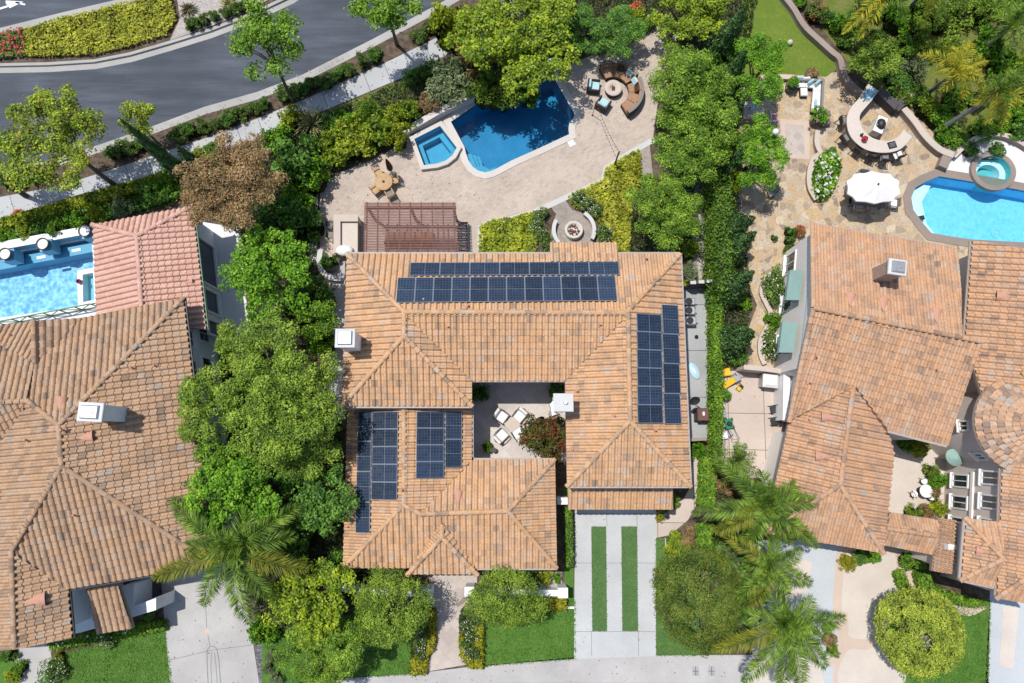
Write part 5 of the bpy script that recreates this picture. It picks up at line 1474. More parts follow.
for i, (x, y) in enumerate(((8, 181), (20, 178), (33, 176))):
    shrub('deep', x, y, 9, .8, f'dark round shrub under the yellowing street maple, {ORDN[i]} from the picture edge', group='shrubs under the street maple')
tree('street_tree', 'yellowing maple street tree leaning over the road, trunk showing', 58, 141, 60, 55, 5.4, 1.9, 'lf_maple', .50, 0.151, 0.096, 2.80, (116, 186), bark='bark', tr=.13, lobes=10, limbs=12, gap=.25)
tree('street_tree', 'street tree crown at the picture edge beside the yellowing maple', -14, 168, 26, 30, 4.4, 1.5, 'lf_street', .55, 0.151, 0.096, 2.91, (26, 196), group='street trees')
tree('street_tree', 'small yellow-green street tree behind the tip of the tall cypress', 139, 121, 20, 20, 2.7, .95, 'lf_maple', .35, 0.144, 0.089, 3.14, (161, 146), tr=.07)
tree('street_tree', 'bright green street tree with its trunk in the shrub verge, above the wide sidewalk shadow', 271, 44, 38, 43, 5.6, 2.0, 'lf_street', .55, 0.158, 0.104, 2.91, (293, 101), tr=.11, limbs=10, lobes=9, gap=.1)
tree('street_tree', 'green street tree between the road and the yellow-green pool tree', 387, 10, 34, 30, 5.3, 1.7, 'lf_street', .5, 0.151, 0.096, 3.02, (397, 45), tr=.1, limbs=9)

# hedges and plants between sidewalk and the west pool
hedge('long clipped yellow-green hedge along the sidewalk above the rippled pool', strip(W([(-40, 238), (0, 226), (60, 209), (105, 196), (150, 183), (176, 174)], .6), -.28, .38), .8, 'lf_lime', 3.0, .16, .1)
hedge('dark green hedge between the yellow-green hedge and the rippled pool', strip(W([(-40, 250), (0, 239), (60, 222), (100, 212), (140, 203), (180, 190)], .5), -.30, .42), .6, 'lf_deep', 3, .18, .11)
for i, (x, y, r, k, h) in enumerate(((6, 236, 11, 'bright', 1.0), (28, 232, 10, 'lime', .9), (56, 228, 11, 'hedge', 1.1), (76, 220, 10, 'bright', 1.0), (98, 215, 9, 'lime', .9), (123, 206, 12, 'silver', 1.0), (148, 194, 12, 'deep', 1.0), (166, 184, 12, 'bright', 1.1), (200, 157, 10, 'lime', 1.0), (214, 150, 8, 'bright', .8), (188, 172, 9, 'deep', .8))):
    nm = {'bright': 'bright green', 'lime': 'lime green', 'hedge': 'mid green', 'silver': 'grey-green', 'deep': 'dark green'}[k]
    shrub(k, x, y, r, h, f'{nm} bush in the border behind the rippled pool, {ORDN[i]} from the edge', group='bushes behind the rippled pool')
shrub('orange', 18, 214, 5, .4, 'small reddish bush at the sidewalk edge by the yellow-green hedge')
cypress('tall dark cypress spire leaning over the sidewalk beside the bronze tree', (185, 176), (120, 119), 7.2, .46, seed=2, n=7600)
cypress('shorter dark cypress next to the bronze tree', (197, 165), (177, 146), 2.9, .34, seed=3, n=2600)

# trees between the west and central houses
tree('bronze_leaf_tree', 'broad tree with bronze red leaves beside the pink tiled roof', 236, 187, 54, 52, 5.0, 2.0, 'lf_bronze', .48, 0.137, 0.063, 3.58, (248, 215), lobes=10, limbs=12, tr=.15)
shrub('orange', 292, 172, 9, 2.2, 'small bush with orange leaves at the edge of the bronze tree')
shrub('deep', 300, 160, 26, 2.6, 'large dark green bush between the flax and the patio corner')
shrub('bright', 312, 178, 17, 2.2, 'bright green bush overhanging the curved patio corner')
shrub('bright', 300, 205, 18, 1.8, 'bright green bush in the dark gap beside the bronze tree')
shrub('deep', 284, 222, 24, 2.2, 'dark green bush between the bronze tree and the bright green tree')
shrub('deep', 312, 226, 15, 1.6, 'dark green bush against the patio edge by the outdoor kitchen')
shrub('bright', 276, 142, 15, 1.5, 'leafy green bush beside the sidewalk and the bronze tree')
shrub('lime', 291, 118, 12, 1.2, 'light green bush at the sidewalk edge near the variegated flax')
rosette('large variegated flax with striped sword leaves by the sidewalk', 311, 124, 23, 'lf_flax', 90, .09, 1.4)
tree('broadleaf_tree', 'bright green open tree beside the light path and loggia', 268, 275, 50, 48, 4.6, 1.8, 'lf_bright', .46, 0.173, 0.104, 3.02, (285, 292), lobes=12, limbs=12, gap=.2, tr=.12)
tree('broadleaf_tree', 'olive green tree leaning over the east edge of the west roof', 207, 410, 34, 42, 5.6, 1.7, 'lf_olive', .5, .137, .063, 3.0, (236, 418), lobes=8, limbs=9, gap=.35, tr=.14, bark='bark_pale')
tree('broadleaf_tree', 'lower olive green crown between the big olive tree and the wing roof', 312, 452, 34, 30, 4.2, 1.5, 'lf_olive', .45, .137, .063, 3.0, lobes=8, limbs=8, gap=.2, tr=.12, bark='bark_pale')
tree('broadleaf_tree', 'mid green crown between the west roof and the leaf rosette tree', 222, 458, 26, 24, 4.6, 1.3, 'lf_street', .4, .137, .07, 2.8, (250, 462), lobes=7, limbs=7, tr=.1)
tree('broadleaf_tree', 'big olive green tree filling the gap between west and central houses', 284, 390, 62, 80, 6.0, 2.2, 'lf_olive', .55, 0.137, 0.063, 3.25, (290, 405), lobes=14, limbs=16, gap=.35, tr=.20, bark='bark_pale')
shrub('deep', 318, 300, 20, 2.2, 'dark green bush along the side path below the curved wall')
shrub('bright', 322, 340, 15, 3.0, 'bright green bush beside the side path near the chimney')
shrub('deep', 330, 262, 9, 1.2, 'small dark bush by the outdoor kitchen wall')
for i, (x, y, rx, ry, zc, lf, lab) in enumerate(((236, 345, 24, 22, 4.2, 'lf_olive', 'small olive crown below the light path and loggia'), (322, 420, 20, 26, 4.0, 'lf_olive', 'olive crown reaching the corner of the wing roof'),
        (285, 470, 30, 20, 3.4, 'lf_deep', 'dark green crown in the dip between the rosette tree and the big olive tree'), (318, 320, 22, 20, 3.0, 'lf_street', 'fresh green crown beside the side path and chimney'))):
    tree('broadleaf_tree', lab, x, y, rx, ry, zc, 1.2, lf, .4, .137, .066, 2.8, lobes=6, limbs=6, tr=.08)
tree('broadleaf_tree', 'rounded tree of dense leaf rosettes above the feathery palm', 240, 498, 56, 44, 5.2, 1.9, 'lf_bright', .33, 0.173, 0.111, 3.47, (275, 492), lobes=8, tr=.15)
tree('broadleaf_tree', 'dark green tree between the leaf rosette tree and the wing solar panels', 322, 498, 34, 40, 3.6, 1.4, 'lf_deep', .42, 0.173, 0.096, 3.14, (334, 498), lobes=9)
shrub('yellow', 183, 492, 14, 5.0, 'yellowing bush leaning over the west roof edge by the rosette tree')
tree('broadleaf_tree', 'yellow-green rosette tree at the corner of the wing roof', 306, 598, 50, 43, 3.9, 1.6, 'lf_yellow', .29, 0.166, 0.104, 3.36, (335, 582), lobes=8)
tree('feathery_tree', 'round fine-leaved tree beside the entry path bed', 391, 606, 33, 34, 2.9, 1.35, 'lf_olive', .40, 0.130, 0.044, 4.26, (408, 594), lobes=2, mass=1.0)
tree('feathery_tree', 'fine-leaved tree at the bottom edge below the rosette tree', 322, 647, 47, 37, 3.2, 1.4, 'lf_willow', .42, 0.130, 0.048, 4.03, (345, 628), lobes=8)
tree('feathery_tree', 'round olive tree standing in front of the entry wing by the white wall', 508, 597, 33, 26, 2.5, 1.1, 'lf_olive', .38, 0.130, 0.041, 4.26, (508, 588), lobes=2, mass=.9)
tree('feathery_tree', 'round fine-leaved tree beside the driveway and palms', 698, 598, 40, 47, 2.8, 1.5, 'lf_dome', .42, 0.137, 0.044, 4.26, (685, 588), lobes=2, mass=.45)
shrub('deep', 295, 545, 24, 2.4, 'dark green bush behind the rosette tree by the wing corner')
shrub('deep', 345, 560, 15, 1.8, 'dark bush under the corner of the wing roof')
shrub('bright', 262, 632, 14, 1.4, 'light green bush beside the west driveway edge')
for i, (x, y, r) in enumerate(((272, 655, 7), (268, 668, 6), (276, 678, 7))):
    shrub('silver', x, y, r, .5, f'small plant in the dark gravel by the west driveway, {ORDN[i]} from the rosette tree', group='plants in the dark gravel')
palm('feathery palm over the west driveway, with yellowing lower fronds', 234, 549, 6.2, [(152, 578), (170, 497), (203, 606), (250, 624), (276, 600), (309, 570), (301, 505), (262, 500), (298, 535), (222, 520), (186, 545)], (252, 541),
     yellow=(0, 5), ll=.8, n=400, rise=.7)

# pool side
tree('broadleaf_tree', 'large yellow-green tree spreading over the far end of the deep blue pool', 512, 44, 74, 64, 3.6, 1.9, 'lf_yellow', .30, 0.180, 0.115, 3.36, (513, 78), lobes=10, tr=.2)
tree('broadleaf_tree', 'yellow-green tree in the far corner of the paved patio', 684, 14, 44, 34, 2.8, 1.5, 'lf_yellow', .32, 0.180, 0.111, 3.36, (668, 40), lobes=8)
tree('feathery_tree', 'dark feathery tree above the two aqua cushioned armchairs', 600, 32, 46, 32, 1.9, 1.2, 'lf_deep', .46, 0.137, 0.059, 4.03, (596, 52), lobes=8)
shrub('lime', 449, 28, 20, 3.0, 'lime green tree-like bush beside the sidewalk and the pool tree')
shrub('silver', 446, 88, 24, 1.9, 'grey-green bush behind the square spa')
shrub('silver', 462, 72, 16, 1.6, 'grey-green bush next to the pool wall')
shrub('bronze', 474, 62, 19, 2.0, 'bronze tinted bush between the spa bush and the yellow-green tree')
shrub('olive', 500, 92, 21, 2.0, 'olive bush drooping over the pool wall')
shrub('bright', 527, 92, 14, 1.8, 'bright green bush drooping into the deep blue pool')
shrub('olive', 484, 92, 17, 1.6, 'yellowish bush on the pool wall nearer the square spa')
shrub('bronze', 428, 104, 13, 1.2, 'low bronze bush beside the square spa wall')
for i, (x, y, r, k) in enumerate(((337, 150, 19, 'yellow'), (356, 140, 22, 'lime'), (376, 134, 21, 'yellow'), (392, 124, 17, 'lime'), (408, 116, 15, 'yellow'), (345, 128, 15, 'bright'), (372, 118, 14, 'fine'), (398, 140, 11, 'lime'))):
    shrub(k, x, y, r, 1.5, f'loose yellow-green bush behind the teak dining set, {ORDN[i]} of the bank', group='yellow-green bushes behind the dining set')
shrub('redflower', 364, 107, 11, .6, 'low bush with red flowers on the grass slope')
shrub('deep', 332, 121, 11, .9, 'dark low bush beside the variegated flax')
for i, (x, y, r) in enumerate(((410, 78, 8), (421, 74, 8), (432, 69, 9))):
    shrub('deep', x, y, r, .7, f'low dark bush at the sidewalk end of the grass slope, {ORDN[i]} towards the pool tree', group='low bushes on the grass slope')
hedge('low clipped hedge at the far patio edge under the trees', strip(W([(598, 48), (628, 34), (655, 22)], .6), -.1, .5), .8, 'lf_ivy')
shrub('orange', 636, 10, 8, .8, 'orange flowering bush behind the far patio hedge')
shrub('lime', 634, 20, 11, .9, 'spiky lime green plant behind the far patio hedge')
# beds by the patio
cover('bed_ground_cover', W([(479, 228), (490, 221), (512, 218), (534, 212), (540, 222), (535, 262), (479, 262)]), .32, 'lf_lime', 2.6, .22, .13)
cover('bed_ground_cover', W([(568, 196), (602, 181), (606, 168), (630, 154), (640, 150), (642, 180), (632, 205), (628, 262), (612, 262), (610, 235), (590, 214), (574, 208)]), .32, 'lf_cover', 2.8, .22, .13)
for i, (x, y, r) in enumerate(((541, 214, 7.5), (537, 226, 8), (544, 236, 7), (547, 248, 7))):
    shrub('rose', x, y, r, .7, f'white flowering bush on the pool bed side of the fire pit, {ORDN[i]} from the patio', group='white bushes by the fire pit')
for i, (x, y, r) in enumerate(((578, 198, 7), (587, 204, 8), (596, 211, 7), (605, 233, 7.5), (603, 243, 7))):
    shrub('rose', x, y, r, .7, f'white flowering bush on the golden bed side of the fire pit, {ORDN[i]} from the patio', group='white bushes by the fire pit')
tree('feathery_tree', 'fine-leaved tree beside the house corner and golden bed', 664, 208, 37, 44, 3.2, 1.6, 'lf_willow', .44, 0.137, 0.052, 4.03, (655, 222), lobes=8)
for i, (x, y, r, k) in enumerate(((687, 182, 10, 'silver'), (692, 202, 9, 'silver'), (694, 226, 9, 'hedge'), (689, 249, 11, 'yellow'), (688, 271, 10, 'silver'))):
    shrub(k, x, y, r, .9, f'round pale green shrub along the narrow gravel path, {ORDN[i]} from the feathery tree', group='round shrubs on the gravel path')
cover('path_grass', W([(682, 281), (706, 280), (706, 286), (682, 286)]), .25, 'lf_lime', 2.2, .2, .1)
# tall screen between the central and east gardens
tree('feathery_tree', 'largest feathery green tree of the screen beside the curved sofa', 695, 100, 44, 56, 4.2, 2.0, 'lf_willow', .48, 0.151, 0.059, 3.81, (690, 130), lobes=12)
tree('feathery_tree', 'feathery green tree of the screen, over the gravel path end', 690, 150, 40, 36, 3.8, 1.6, 'lf_willow', .46, 0.144, 0.056, 3.81, (684, 165), lobes=10)
tree('feathery_tree', 'bright green screen tree beside the small east lawn', 759, 72, 25, 45, 3.6, 1.6, 'lf_bright', .40, 0.144, 0.056, 4.03, (745, 100), lobes=8)
tree('feathery_tree', 'bright green screen tree beside the patio inlay', 758, 160, 25, 40, 3.2, 1.5, 'lf_bright', .40, 0.144, 0.056, 4.03, (745, 170), lobes=8)
tree('feathery_tree', 'small yellow-green screen tree behind the tall patio bed', 672, 60, 14, 22, 2.2, 1.0, 'lf_olive', .34, 0.144, 0.059, 3.36)
cypress('dark conifer at the lawn corner of the screen', (712, 62), (746, 8), 6.4, .95, seed=5, n=6000)
cypress('dark conifer in the middle of the screen beside the bright tree', (716, 100), (746, 50), 5.6, .85, seed=6, n=6000)
cypress('dark conifer of the screen above the grey pedestal', (716, 140), (744, 100), 4.6, .8, seed=7, n=5000)
cypress('dark conifer of the screen between the pale inlay and the gravel path', (718, 182), (748, 145), 4.6, .8, seed=8, n=5000)
shrub('yellow', 727, 148, 11, 3.4, 'yellow-leaved bush inside the tall screen')
shrub('lime', 732, 184, 9, 2.6, 'lime bush in the tall screen near the flagstones')
shrub('deep', 722, 66, 16, 2.6, 'dark bush in the shade of the screen by the lawn')
shrub('deep', 715, 135, 16, 2.2, 'dark bush in the shade of the middle of the screen')
hedge('tall clipped hedge screen beside the narrow gravel path', W([(704, 160), (705, 200), (706, 240), (707, 298), (720, 298), (722, 262), (722, 225), (722, 190), (720, 160)]), 1.9, 'lf_ivy', 3.2, .16, .09, lump=.20)
hedge('long narrow clipped hedge along the concrete side yard', W([(708, 298), (709, 340), (709, 380), (709, 420), (708, 456), (715, 456), (716.5, 420), (716.5, 340), (716, 298)]), 1.15, 'lf_hedge', 3.4, .14, .08, lump=.10)
hedge('low green hedge strip between the corner path and palms', strip(W([(709, 458), (708, 480), (706, 506)], .5), -.45, .45), .7, 'lf_hedge', 3.0, .16, .1)
hedge('short green hedge block below the corner path', strip(W([(706, 524), (705, 540), (706, 556)], .5), -.4, .4), .7, 'lf_hedge', 3.0, .16, .1)
shrub('bright', 696, 450, 9, 1.0, 'bright green bush at the lower end of the concrete side yard')
for i, (b, t, h, r) in enumerate((((716, 232), (755, 218), 3.6, 1.0), ((722, 258), (756, 232), 3.2, .85), ((716, 300), (754, 271), 3.6, .95), ((722, 345), (754, 332), 3.4, 1.05))):
    cypress(['dark cone tree nearest the grey pedestal along the flagstone path', 'slim dark cone tree beside the widest flagstones of the path', 'dark cone tree leaning over the middle of the flagstone path', 'dark cone tree just above the service yard wall'][i], b, t, h, r, seed=20 + i, group='cone trees along the flagstone path', n=5200)
shrub('bright', 742, 302, 9, .9, 'bright green clipped bush between two dark cone trees')
shrub('deep', 736, 357, 10, 1.0, 'dark bush at the end of the flagstone path above the service yard')
shrub('deep', 728, 285, 9, 1.4, 'dark bush behind the middle cone tree on the path')

# east garden
bank = [(850, 26, 12, 'hedge', 1.2), (836, 24, 9, 'bright', .9), (826, 16, 9, 'deep', .9), (862, 44, 9, 'silver', 1.0), (845, 42, 8, 'deep', .9), (898, 20, 15, 'bright', 1.6), (916, 34, 14, 'olive', 1.4), (905, 48, 13, 'hedge', 1.2),
        (940, 20, 16, 'olive', 1.4), (925, 8, 14, 'fine', 1.3), (960, 14, 17, 'olive', 1.4), (985, 10, 16, 'fine', 1.4), (915, 68, 14, 'silver', 1.1), (900, 88, 13, 'deep', 1.0), (893, 78, 10, 'deep', .9), (905, 100, 9, 'olive', .9),
        (926, 108, 11, 'yellow', 1.2), (918, 96, 9, 'deep', 1.0), (940, 118, 13, 'bright', 1.2), (955, 100, 14, 'hedge', 1.2), (944, 135, 10, 'bright', .9), (958, 140, 12, 'hedge', .9), (980, 130, 12, 'hedge', .9), (1000, 125, 12, 'bright', 1.0), (1015, 112, 14, 'bright', 1.3), (1018, 130, 12, 'deep', 1.0), (985, 45, 15, 'bright', 1.5), (970, 58, 13, 'hedge', 1.3),
        (1002, 62, 15, 'bright', 1.5), (1020, 70, 14, 'yellow', 1.4), (1022, 92, 13, 'hedge', 1.2), (890, 5, 14, 'deep', 1.2), (870, 8, 14, 'hedge', 1.2), (812, 12, 8, 'deep', .8), (800, 2, 8, 'bright', .8), (948, 48, 13, 'olive', 1.2), (932, 52, 10, 'olive', 1.0), (1010, 8, 14, 'hedge', 1.4), (978, 98, 12, 'olive', 1.0), (996, 150, 8, 'deep', .7), (970, 150, 8, 'deep', .7)]
for i, (x, y, r, k, h) in enumerate(bank):
    nm = {'deep': 'dark green', 'bright': 'bright green', 'silver': 'grey-green', 'olive': 'olive green', 'fine': 'feathery green', 'yellow': 'yellow-green', 'hedge': 'mid green'}[k]
    near = 'beside the curved lawn wall' if x < 870 and y < 60 else 'behind the curved bar' if y > 70 and x < 935 else 'along the wall behind the round spa' if y > 105 else 'among the palms' if x > 935 else 'under the citrus tree and palms'
    q = sum(1 for b in bank[:i] if b[3] == k)
    shrub(k, x, y, r, h, f'{nm} shrub {near}, {ORDN[q]} of its colour', group='shrubs of the east garden slope')
shrub('redflower', 817, 13, 11, 1.2, 'bush with scarlet flowers beside the curved lawn wall', variant=0)
tree('fruit_tree', 'rounded light green fruit tree behind the blue topped end of the bar', 874, 58, 30, 29, 2.6, 1.3, 'lf_olive', .36, 0.144, 0.081, 3.36, (868, 66), lobes=9)
palm('palm with a leaning grey trunk at the spa and a yellowing crown', 1000, 92, 4.9, [(985, 125), (1000, 128), (1018, 108), (1024, 85), (1008, 70), (978, 84), (972, 105)], (937, 131), leaf2='lf_palm_gold', yellow=(0, 1, 2, 6), ztip=-1.0, ll=.6, n=300, rise=.6, tr=.17)
palm('bright yellow palm in the middle of the east garden', 956, 72, 3.6, [(917, 55), (934, 72), (940, 92), (962, 100), (982, 92), (985, 62), (968, 42), (950, 48)], (928, 93), leaf='lf_palm_gold', yellow=(), leaf2='lf_palm', ztip=-.8, ll=.6, n=260, rise=.6, tr=.12)
palm('palm at the top edge with one long yellow frond over the shrubs', 884, -8, 5.6, [(842, 34), (858, 40), (905, 28), (925, 0), (910, -45), (870, -50), (840, -20)], (862, 25), leaf2='lf_palm_gold', yellow=(0, 1), ztip=-1.3, ll=.6, n=300, rise=.7, tr=.17)
palm('spiky grey-green palm near the top corner of the east garden', 1010, 26, 3.4, [(985, 18), (995, -2), (1015, -8), (1035, 8), (1040, 35), (1022, 55), (1002, 58), (988, 42)], leaf='lf_palm', yellow=(), ztip=-.8, ll=.5, n=190, rise=.45, tr=.14)
palm('palm whose crown hangs over the top edge beside the olive shrubs', 930, -16, 5.0, [(922, 30), (935, 32), (955, 12), (965, -20), (900, 0), (905, -35)], (910, 8), yellow=(0,), ztip=-1.2, ll=.55, n=200, tr=.13)
hedge('white flowering bed edged with stone in the middle of the flagstones', smooth_loop(W([(822, 154), (836, 155), (839, 166), (834, 184), (824, 198), (816, 194), (814, 178), (817, 164)], .4), 3), .55, 'lf_bright', 2.8, .22, .13, name='flower_bed', cat='flower bed', flower='fl_white', nf=75, lump=.12, fL=.2)
# passage bed
for i, (x, y, r, ry, k) in enumerate(((776, 290, 13, 19, 'rose'), (773, 321, 8, 9, 'bright'), (771, 345, 10, 15, 'rose'))):
    shrub(k, x, y, r, 1.0, ['large white flowering bush under the pale green awning by the path', 'small bright bush between the two awnings', 'white flowering bush under the awning nearer the service yard'][i], ry=ry, rot=0)
for i, (x, y, r) in enumerate(((790, 232, 6), (789, 241, 5), (789, 252, 6), (788, 264, 5))):
    shrub('deep', x, y, r, .8, f'small dark shrub in the raised bed against the east house, {ORDN[i]} from the roof corner', group='shrubs in the raised bed')
shrub('orange', 799, 231, 6, .6, 'small orange bush at the corner of the east house')
shrub('deep', 774, 238, 3.5, .4, 'tiny dark plant on the flagstone path')

# courtyard plants
shrub('red', 544, 434, 21, 2.6, 'bush with deep red flowers filling the courtyard corner', ry=25, rot=0)
shrub('deep', 556, 392, 10, 1.6, 'dark green bush by the courtyard wall and chimney')
shrub('deep', 480, 393, 9, 1.4, 'dark shaded bush in the corner of the courtyard')
shrub('bright', 487, 447, 5, .7, 'small bright green plant by the wing wall of the courtyard')
shrub('red', 551, 459, 8, 2.2, 'smaller red and green bush under the court edge of the roof', rot=1)

# front gardens
hedge('golden clipped hedge framing the rose bed on the tree side of the path', W([(428, 609), (434.5, 611), (435, 640), (433, 650), (427, 657), (426, 674), (411, 675), (411.5, 660), (420, 659), (427, 650), (429, 636)], .4), .45, 'lf_gold', 3.2, .14, .09)
hedge('golden clipped hedge curving round the rose bed on the lawn side of the path', W([(488, 607), (484, 616), (482, 640), (482.5, 668), (470, 668), (461, 657), (460, 636), (463, 636), (464, 654), (471, 661), (474, 640), (476, 618), (481, 608)], .4), .45, 'lf_gold', 3.2, .14, .09)
hedge('golden clipped hedge block in front of the white wall', W([(543, 596), (565, 595), (566, 609), (543, 610)], .5), .6, 'lf_gold', 3.2, .14, .09)
hedge('golden hedge bit at the wall end pier', W([(520, 597), (540, 596), (540, 606), (520, 608)], .4), .45, 'lf_gold', 3.0, .14, .09)
for i, (x, y) in enumerate(((423, 616), (420, 626), (424, 634), (420, 643), (422, 652), (417, 634))):
    shrub('rose', x, y, 7, .8, f'white rose bush in the tree side bed of the entry path, {ORDN[i]} from the house', group='white roses beside the entry path')
for i, (x, y) in enumerate(((470, 610), (474, 620), (467, 627), (472, 636), (467, 646), (472, 653), (476, 610))):
    shrub('rose', x, y, 7, .8, f'white rose bush in the lawn side bed of the entry path, {ORDN[i]} from the house', group='white roses beside the entry path')
shrub('lime', 545, 576, 8, .6, 'light bush in the gravel under the entry wing eave')
shrub('deep', 529, 577, 9, .8, 'dark bush under the entry wing eave')
shrub('bright', 557, 578, 5, .5, 'small green plant at the wing corner gravel')
hedge('thin hedge line between the wing wall and the driveway', strip(W([(568, 506), (569, 540), (569, 566)], .5), -.18, .18), .8, 'lf_ivy', 2.8, .14, .08)
shrub('hedge', 672, 501, 8, .6, 'green bush at the garage corner beside the curved path')
shrub('gold', 660, 517, 5, .4, 'golden bush at the mouth of the curved corner path')
shrub('hedge', 664, 509, 6, .5, 'small round bush by the garage roof end')
for i, (x, y, r, k) in enumerate(((676, 540, 10, 'yellow'), (690, 538, 11, 'bronze'), (683, 552, 10, 'yellow'), (670, 552, 7, 'lime'))):
    shrub(k, x, y, r, .5, f'low {["yellowish", "brownish", "yellowish", "lime"][i]} bush in the bed above the round driveway tree, {ORDN[i]} from the path', group='low bushes by the corner path')
palm('palm beside the hedge and service yard, crown against the east roof', 765, 505, 5.0, [(826, 498), (798, 481), (760, 470), (712, 455), (691, 513), (712, 533), (745, 545), (818, 548), (790, 545), (735, 480)], (740, 503), yellow=(5,), ll=.7, n=380, rise=.6)
palm('middle palm of the three between the driveways, with yellow fronds', 771, 566, 4.6, [(720, 532), (728, 600), (748, 608), (786, 606), (812, 584), (800, 548), (770, 528), (742, 562)], (745, 548), yellow=(0, 2), ll=.65, n=350, rise=.6)
palm('nearest palm of the three, hanging over the pale front court', 785, 622, 5.6, [(845, 617), (826, 668), (778, 692), (742, 682), (711, 650), (738, 612), (768, 590), (812, 596), (822, 640), (800, 690)], (752, 602), yellow=(4,), ll=.75, n=400, rise=.65)
palm('short palm at the hedge end above the corner path bushes', 735, 462, 2.6, [(716, 447), (738, 441), (756, 452), (760, 474), (744, 490), (722, 486), (712, 468)], (730, 462), ztip=-.7, ll=.45, n=170, rise=.5, tr=.1)
shrub('bronze', 722, 482, 12, 1.0, 'brown-leaved bush beside the palms and hedge strip')
shrub('deep', 745, 530, 14, 1.0, 'dark bush at the feet of the three palms')
shrub('deep', 752, 590, 14, 1.0, 'dark bush under the nearest palm')
shrub('olive', 718, 560, 9, .8, 'olive bush between the palms and the round driveway tree')
cover('palm_bed_cover', W([(712, 520), (752, 520), (770, 560), (768, 600), (752, 640), (704, 655), (706, 600), (712, 560)]), .25, 'lf_deep', 1.2, .2, .1)
# topiary and clipped things in front of the east house
tree('topiary_tree', 'large round clipped tree with a bare patch on the east lawn', 919, 632, 41, 41, 2.3, 1.35, 'lf_topiary', .26, 0.122, 0.052, 4.60, (895, 622), lobes=2, zmin=-.6, tr=.16, mass=.10, bare=(927, 641, .46))
for i, (x, y, rx, h) in enumerate(((911, 561, 14, .9),)):
    shrub('hedge', x, y, rx, h, 'round clipped bush below the stacked roof edge', ry=11, rot=0)
hedge('curved clipped hedge below the stacked roof of the east house', smooth_loop(W([(917, 573), (926, 572), (934, 585), (952, 594), (975, 600), (984, 604), (975, 606), (953, 603), (934, 597), (921, 588)], .5), 3), .7, 'lf_hedge', 3, .16, .09)
hedge('narrow green strip hedge beside the pale court', strip(W([(899, 572), (903, 582), (908, 592)], .4), -.25, .25), .5, 'lf_hedge', 3, .16, .09)
shrub('gold', 848, 562, 9, .6, 'yellowing round bush below the eave of the east wing')
shrub('deep', 862, 556, 9, .6, 'dark bush below the eave of the east wing')
shrub('bright', 874, 557, 7, .5, 'small green bush under the east wing corner')
for i, (x, y, r, k) in enumerate(((829, 638, 8, 'bronze'), (832, 650, 7, 'olive'), (828, 628, 7, 'hedge'))):
    shrub(k, x, y, r, .4, ['bronze ground bush in the crescent bed by the nearest palm', 'olive ground bush in the crescent bed by the nearest palm', 'green ground bush in the crescent bed by the nearest palm'][i])
for i, (x, y, r, k) in enumerate(((918, 446, 10, 'lime'), (906, 444, 8, 'bright'), (936, 480, 9, 'bright'), (934, 493, 8, 'bronze'), (938, 508, 9, 'lime'), (924, 512, 8, 'bronze'), (912, 512, 8, 'olive'), (930, 470, 7, 'olive'))):
    nm = {'lime': 'lime green', 'bright': 'bright green', 'bronze': 'bronze', 'olive': 'olive green'}[k]
    shrub(k, x, y, r, .8, f'{nm} bush round the small east court, {ORDN[i]} clockwise from its shaded eave', group='bushes round the east court')
# west front garden
hedge('low clipped light green hedge below the entry of the west house', strip(W([(50, 649), (85, 642), (120, 636), (165, 628)], .35), -.1, .42), .4, 'lf_hedge', 3, .15, .09, flower='fl_white', nf=14)
for i, (x, y, r) in enumerate(((56, 666, 9), (52, 676, 8), (62, 672, 7))):
    shrub('rose', x, y, r, .7, f'white flowering bush on the west lawn corner, {ORDN[i]} of three', group='white bushes on the west lawn corner')
shrub('gold', 60, 655, 4, .5, 'small bright yellow bush on the west lawn corner')
for i, (x, y, r, k) in enumerate(((20, 668, 8, 'hedge'), (14, 676, 8, 'lime'), (108, 640, 8, 'rose'), (150, 612, 8, 'deep'), (10, 655, 8, 'deep'))):
    shrub(k, x, y, r, .6, ['green bush beside the west path', 'lime bush beside the west path at the bottom edge', 'white bush under the low entry roof of the west house', 'dark bush by the porch wall of the west house', 'dark bush under the west gable end'][i])

# fallen leaves on the hard surfaces
for poly, n in (([(330, 190), (400, 146), (470, 175), (600, 150), (672, 60), (660, 40), (600, 60), (575, 80), (575, 140), (470, 215), (330, 215)], 110), ([(345, 678), (575, 658), (750, 656), (750, 676), (345, 692)], 60), ([(165, 588), (228, 582), (256, 683), (172, 683)], 40),
                ([(576, 515), (656, 515), (656, 655), (575, 657)], 12), ([(735, 180), (760, 180), (800, 230), (780, 262), (748, 360), (745, 368), (757, 300), (745, 250)], 70), ([(0, 172), (101, 145), (158, 125), (259, 92), (377, 40), (377, 46), (259, 99), (158, 132), (101, 152), (0, 180)], 160),
                ([(0, 199), (125, 166), (256, 121), (438, 38), (450, 52), (330, 106), (125, 182), (0, 217)], 110), ([(724, 374), (788, 374), (776, 470), (724, 470)], 30)):
    litter(W(poly), n)

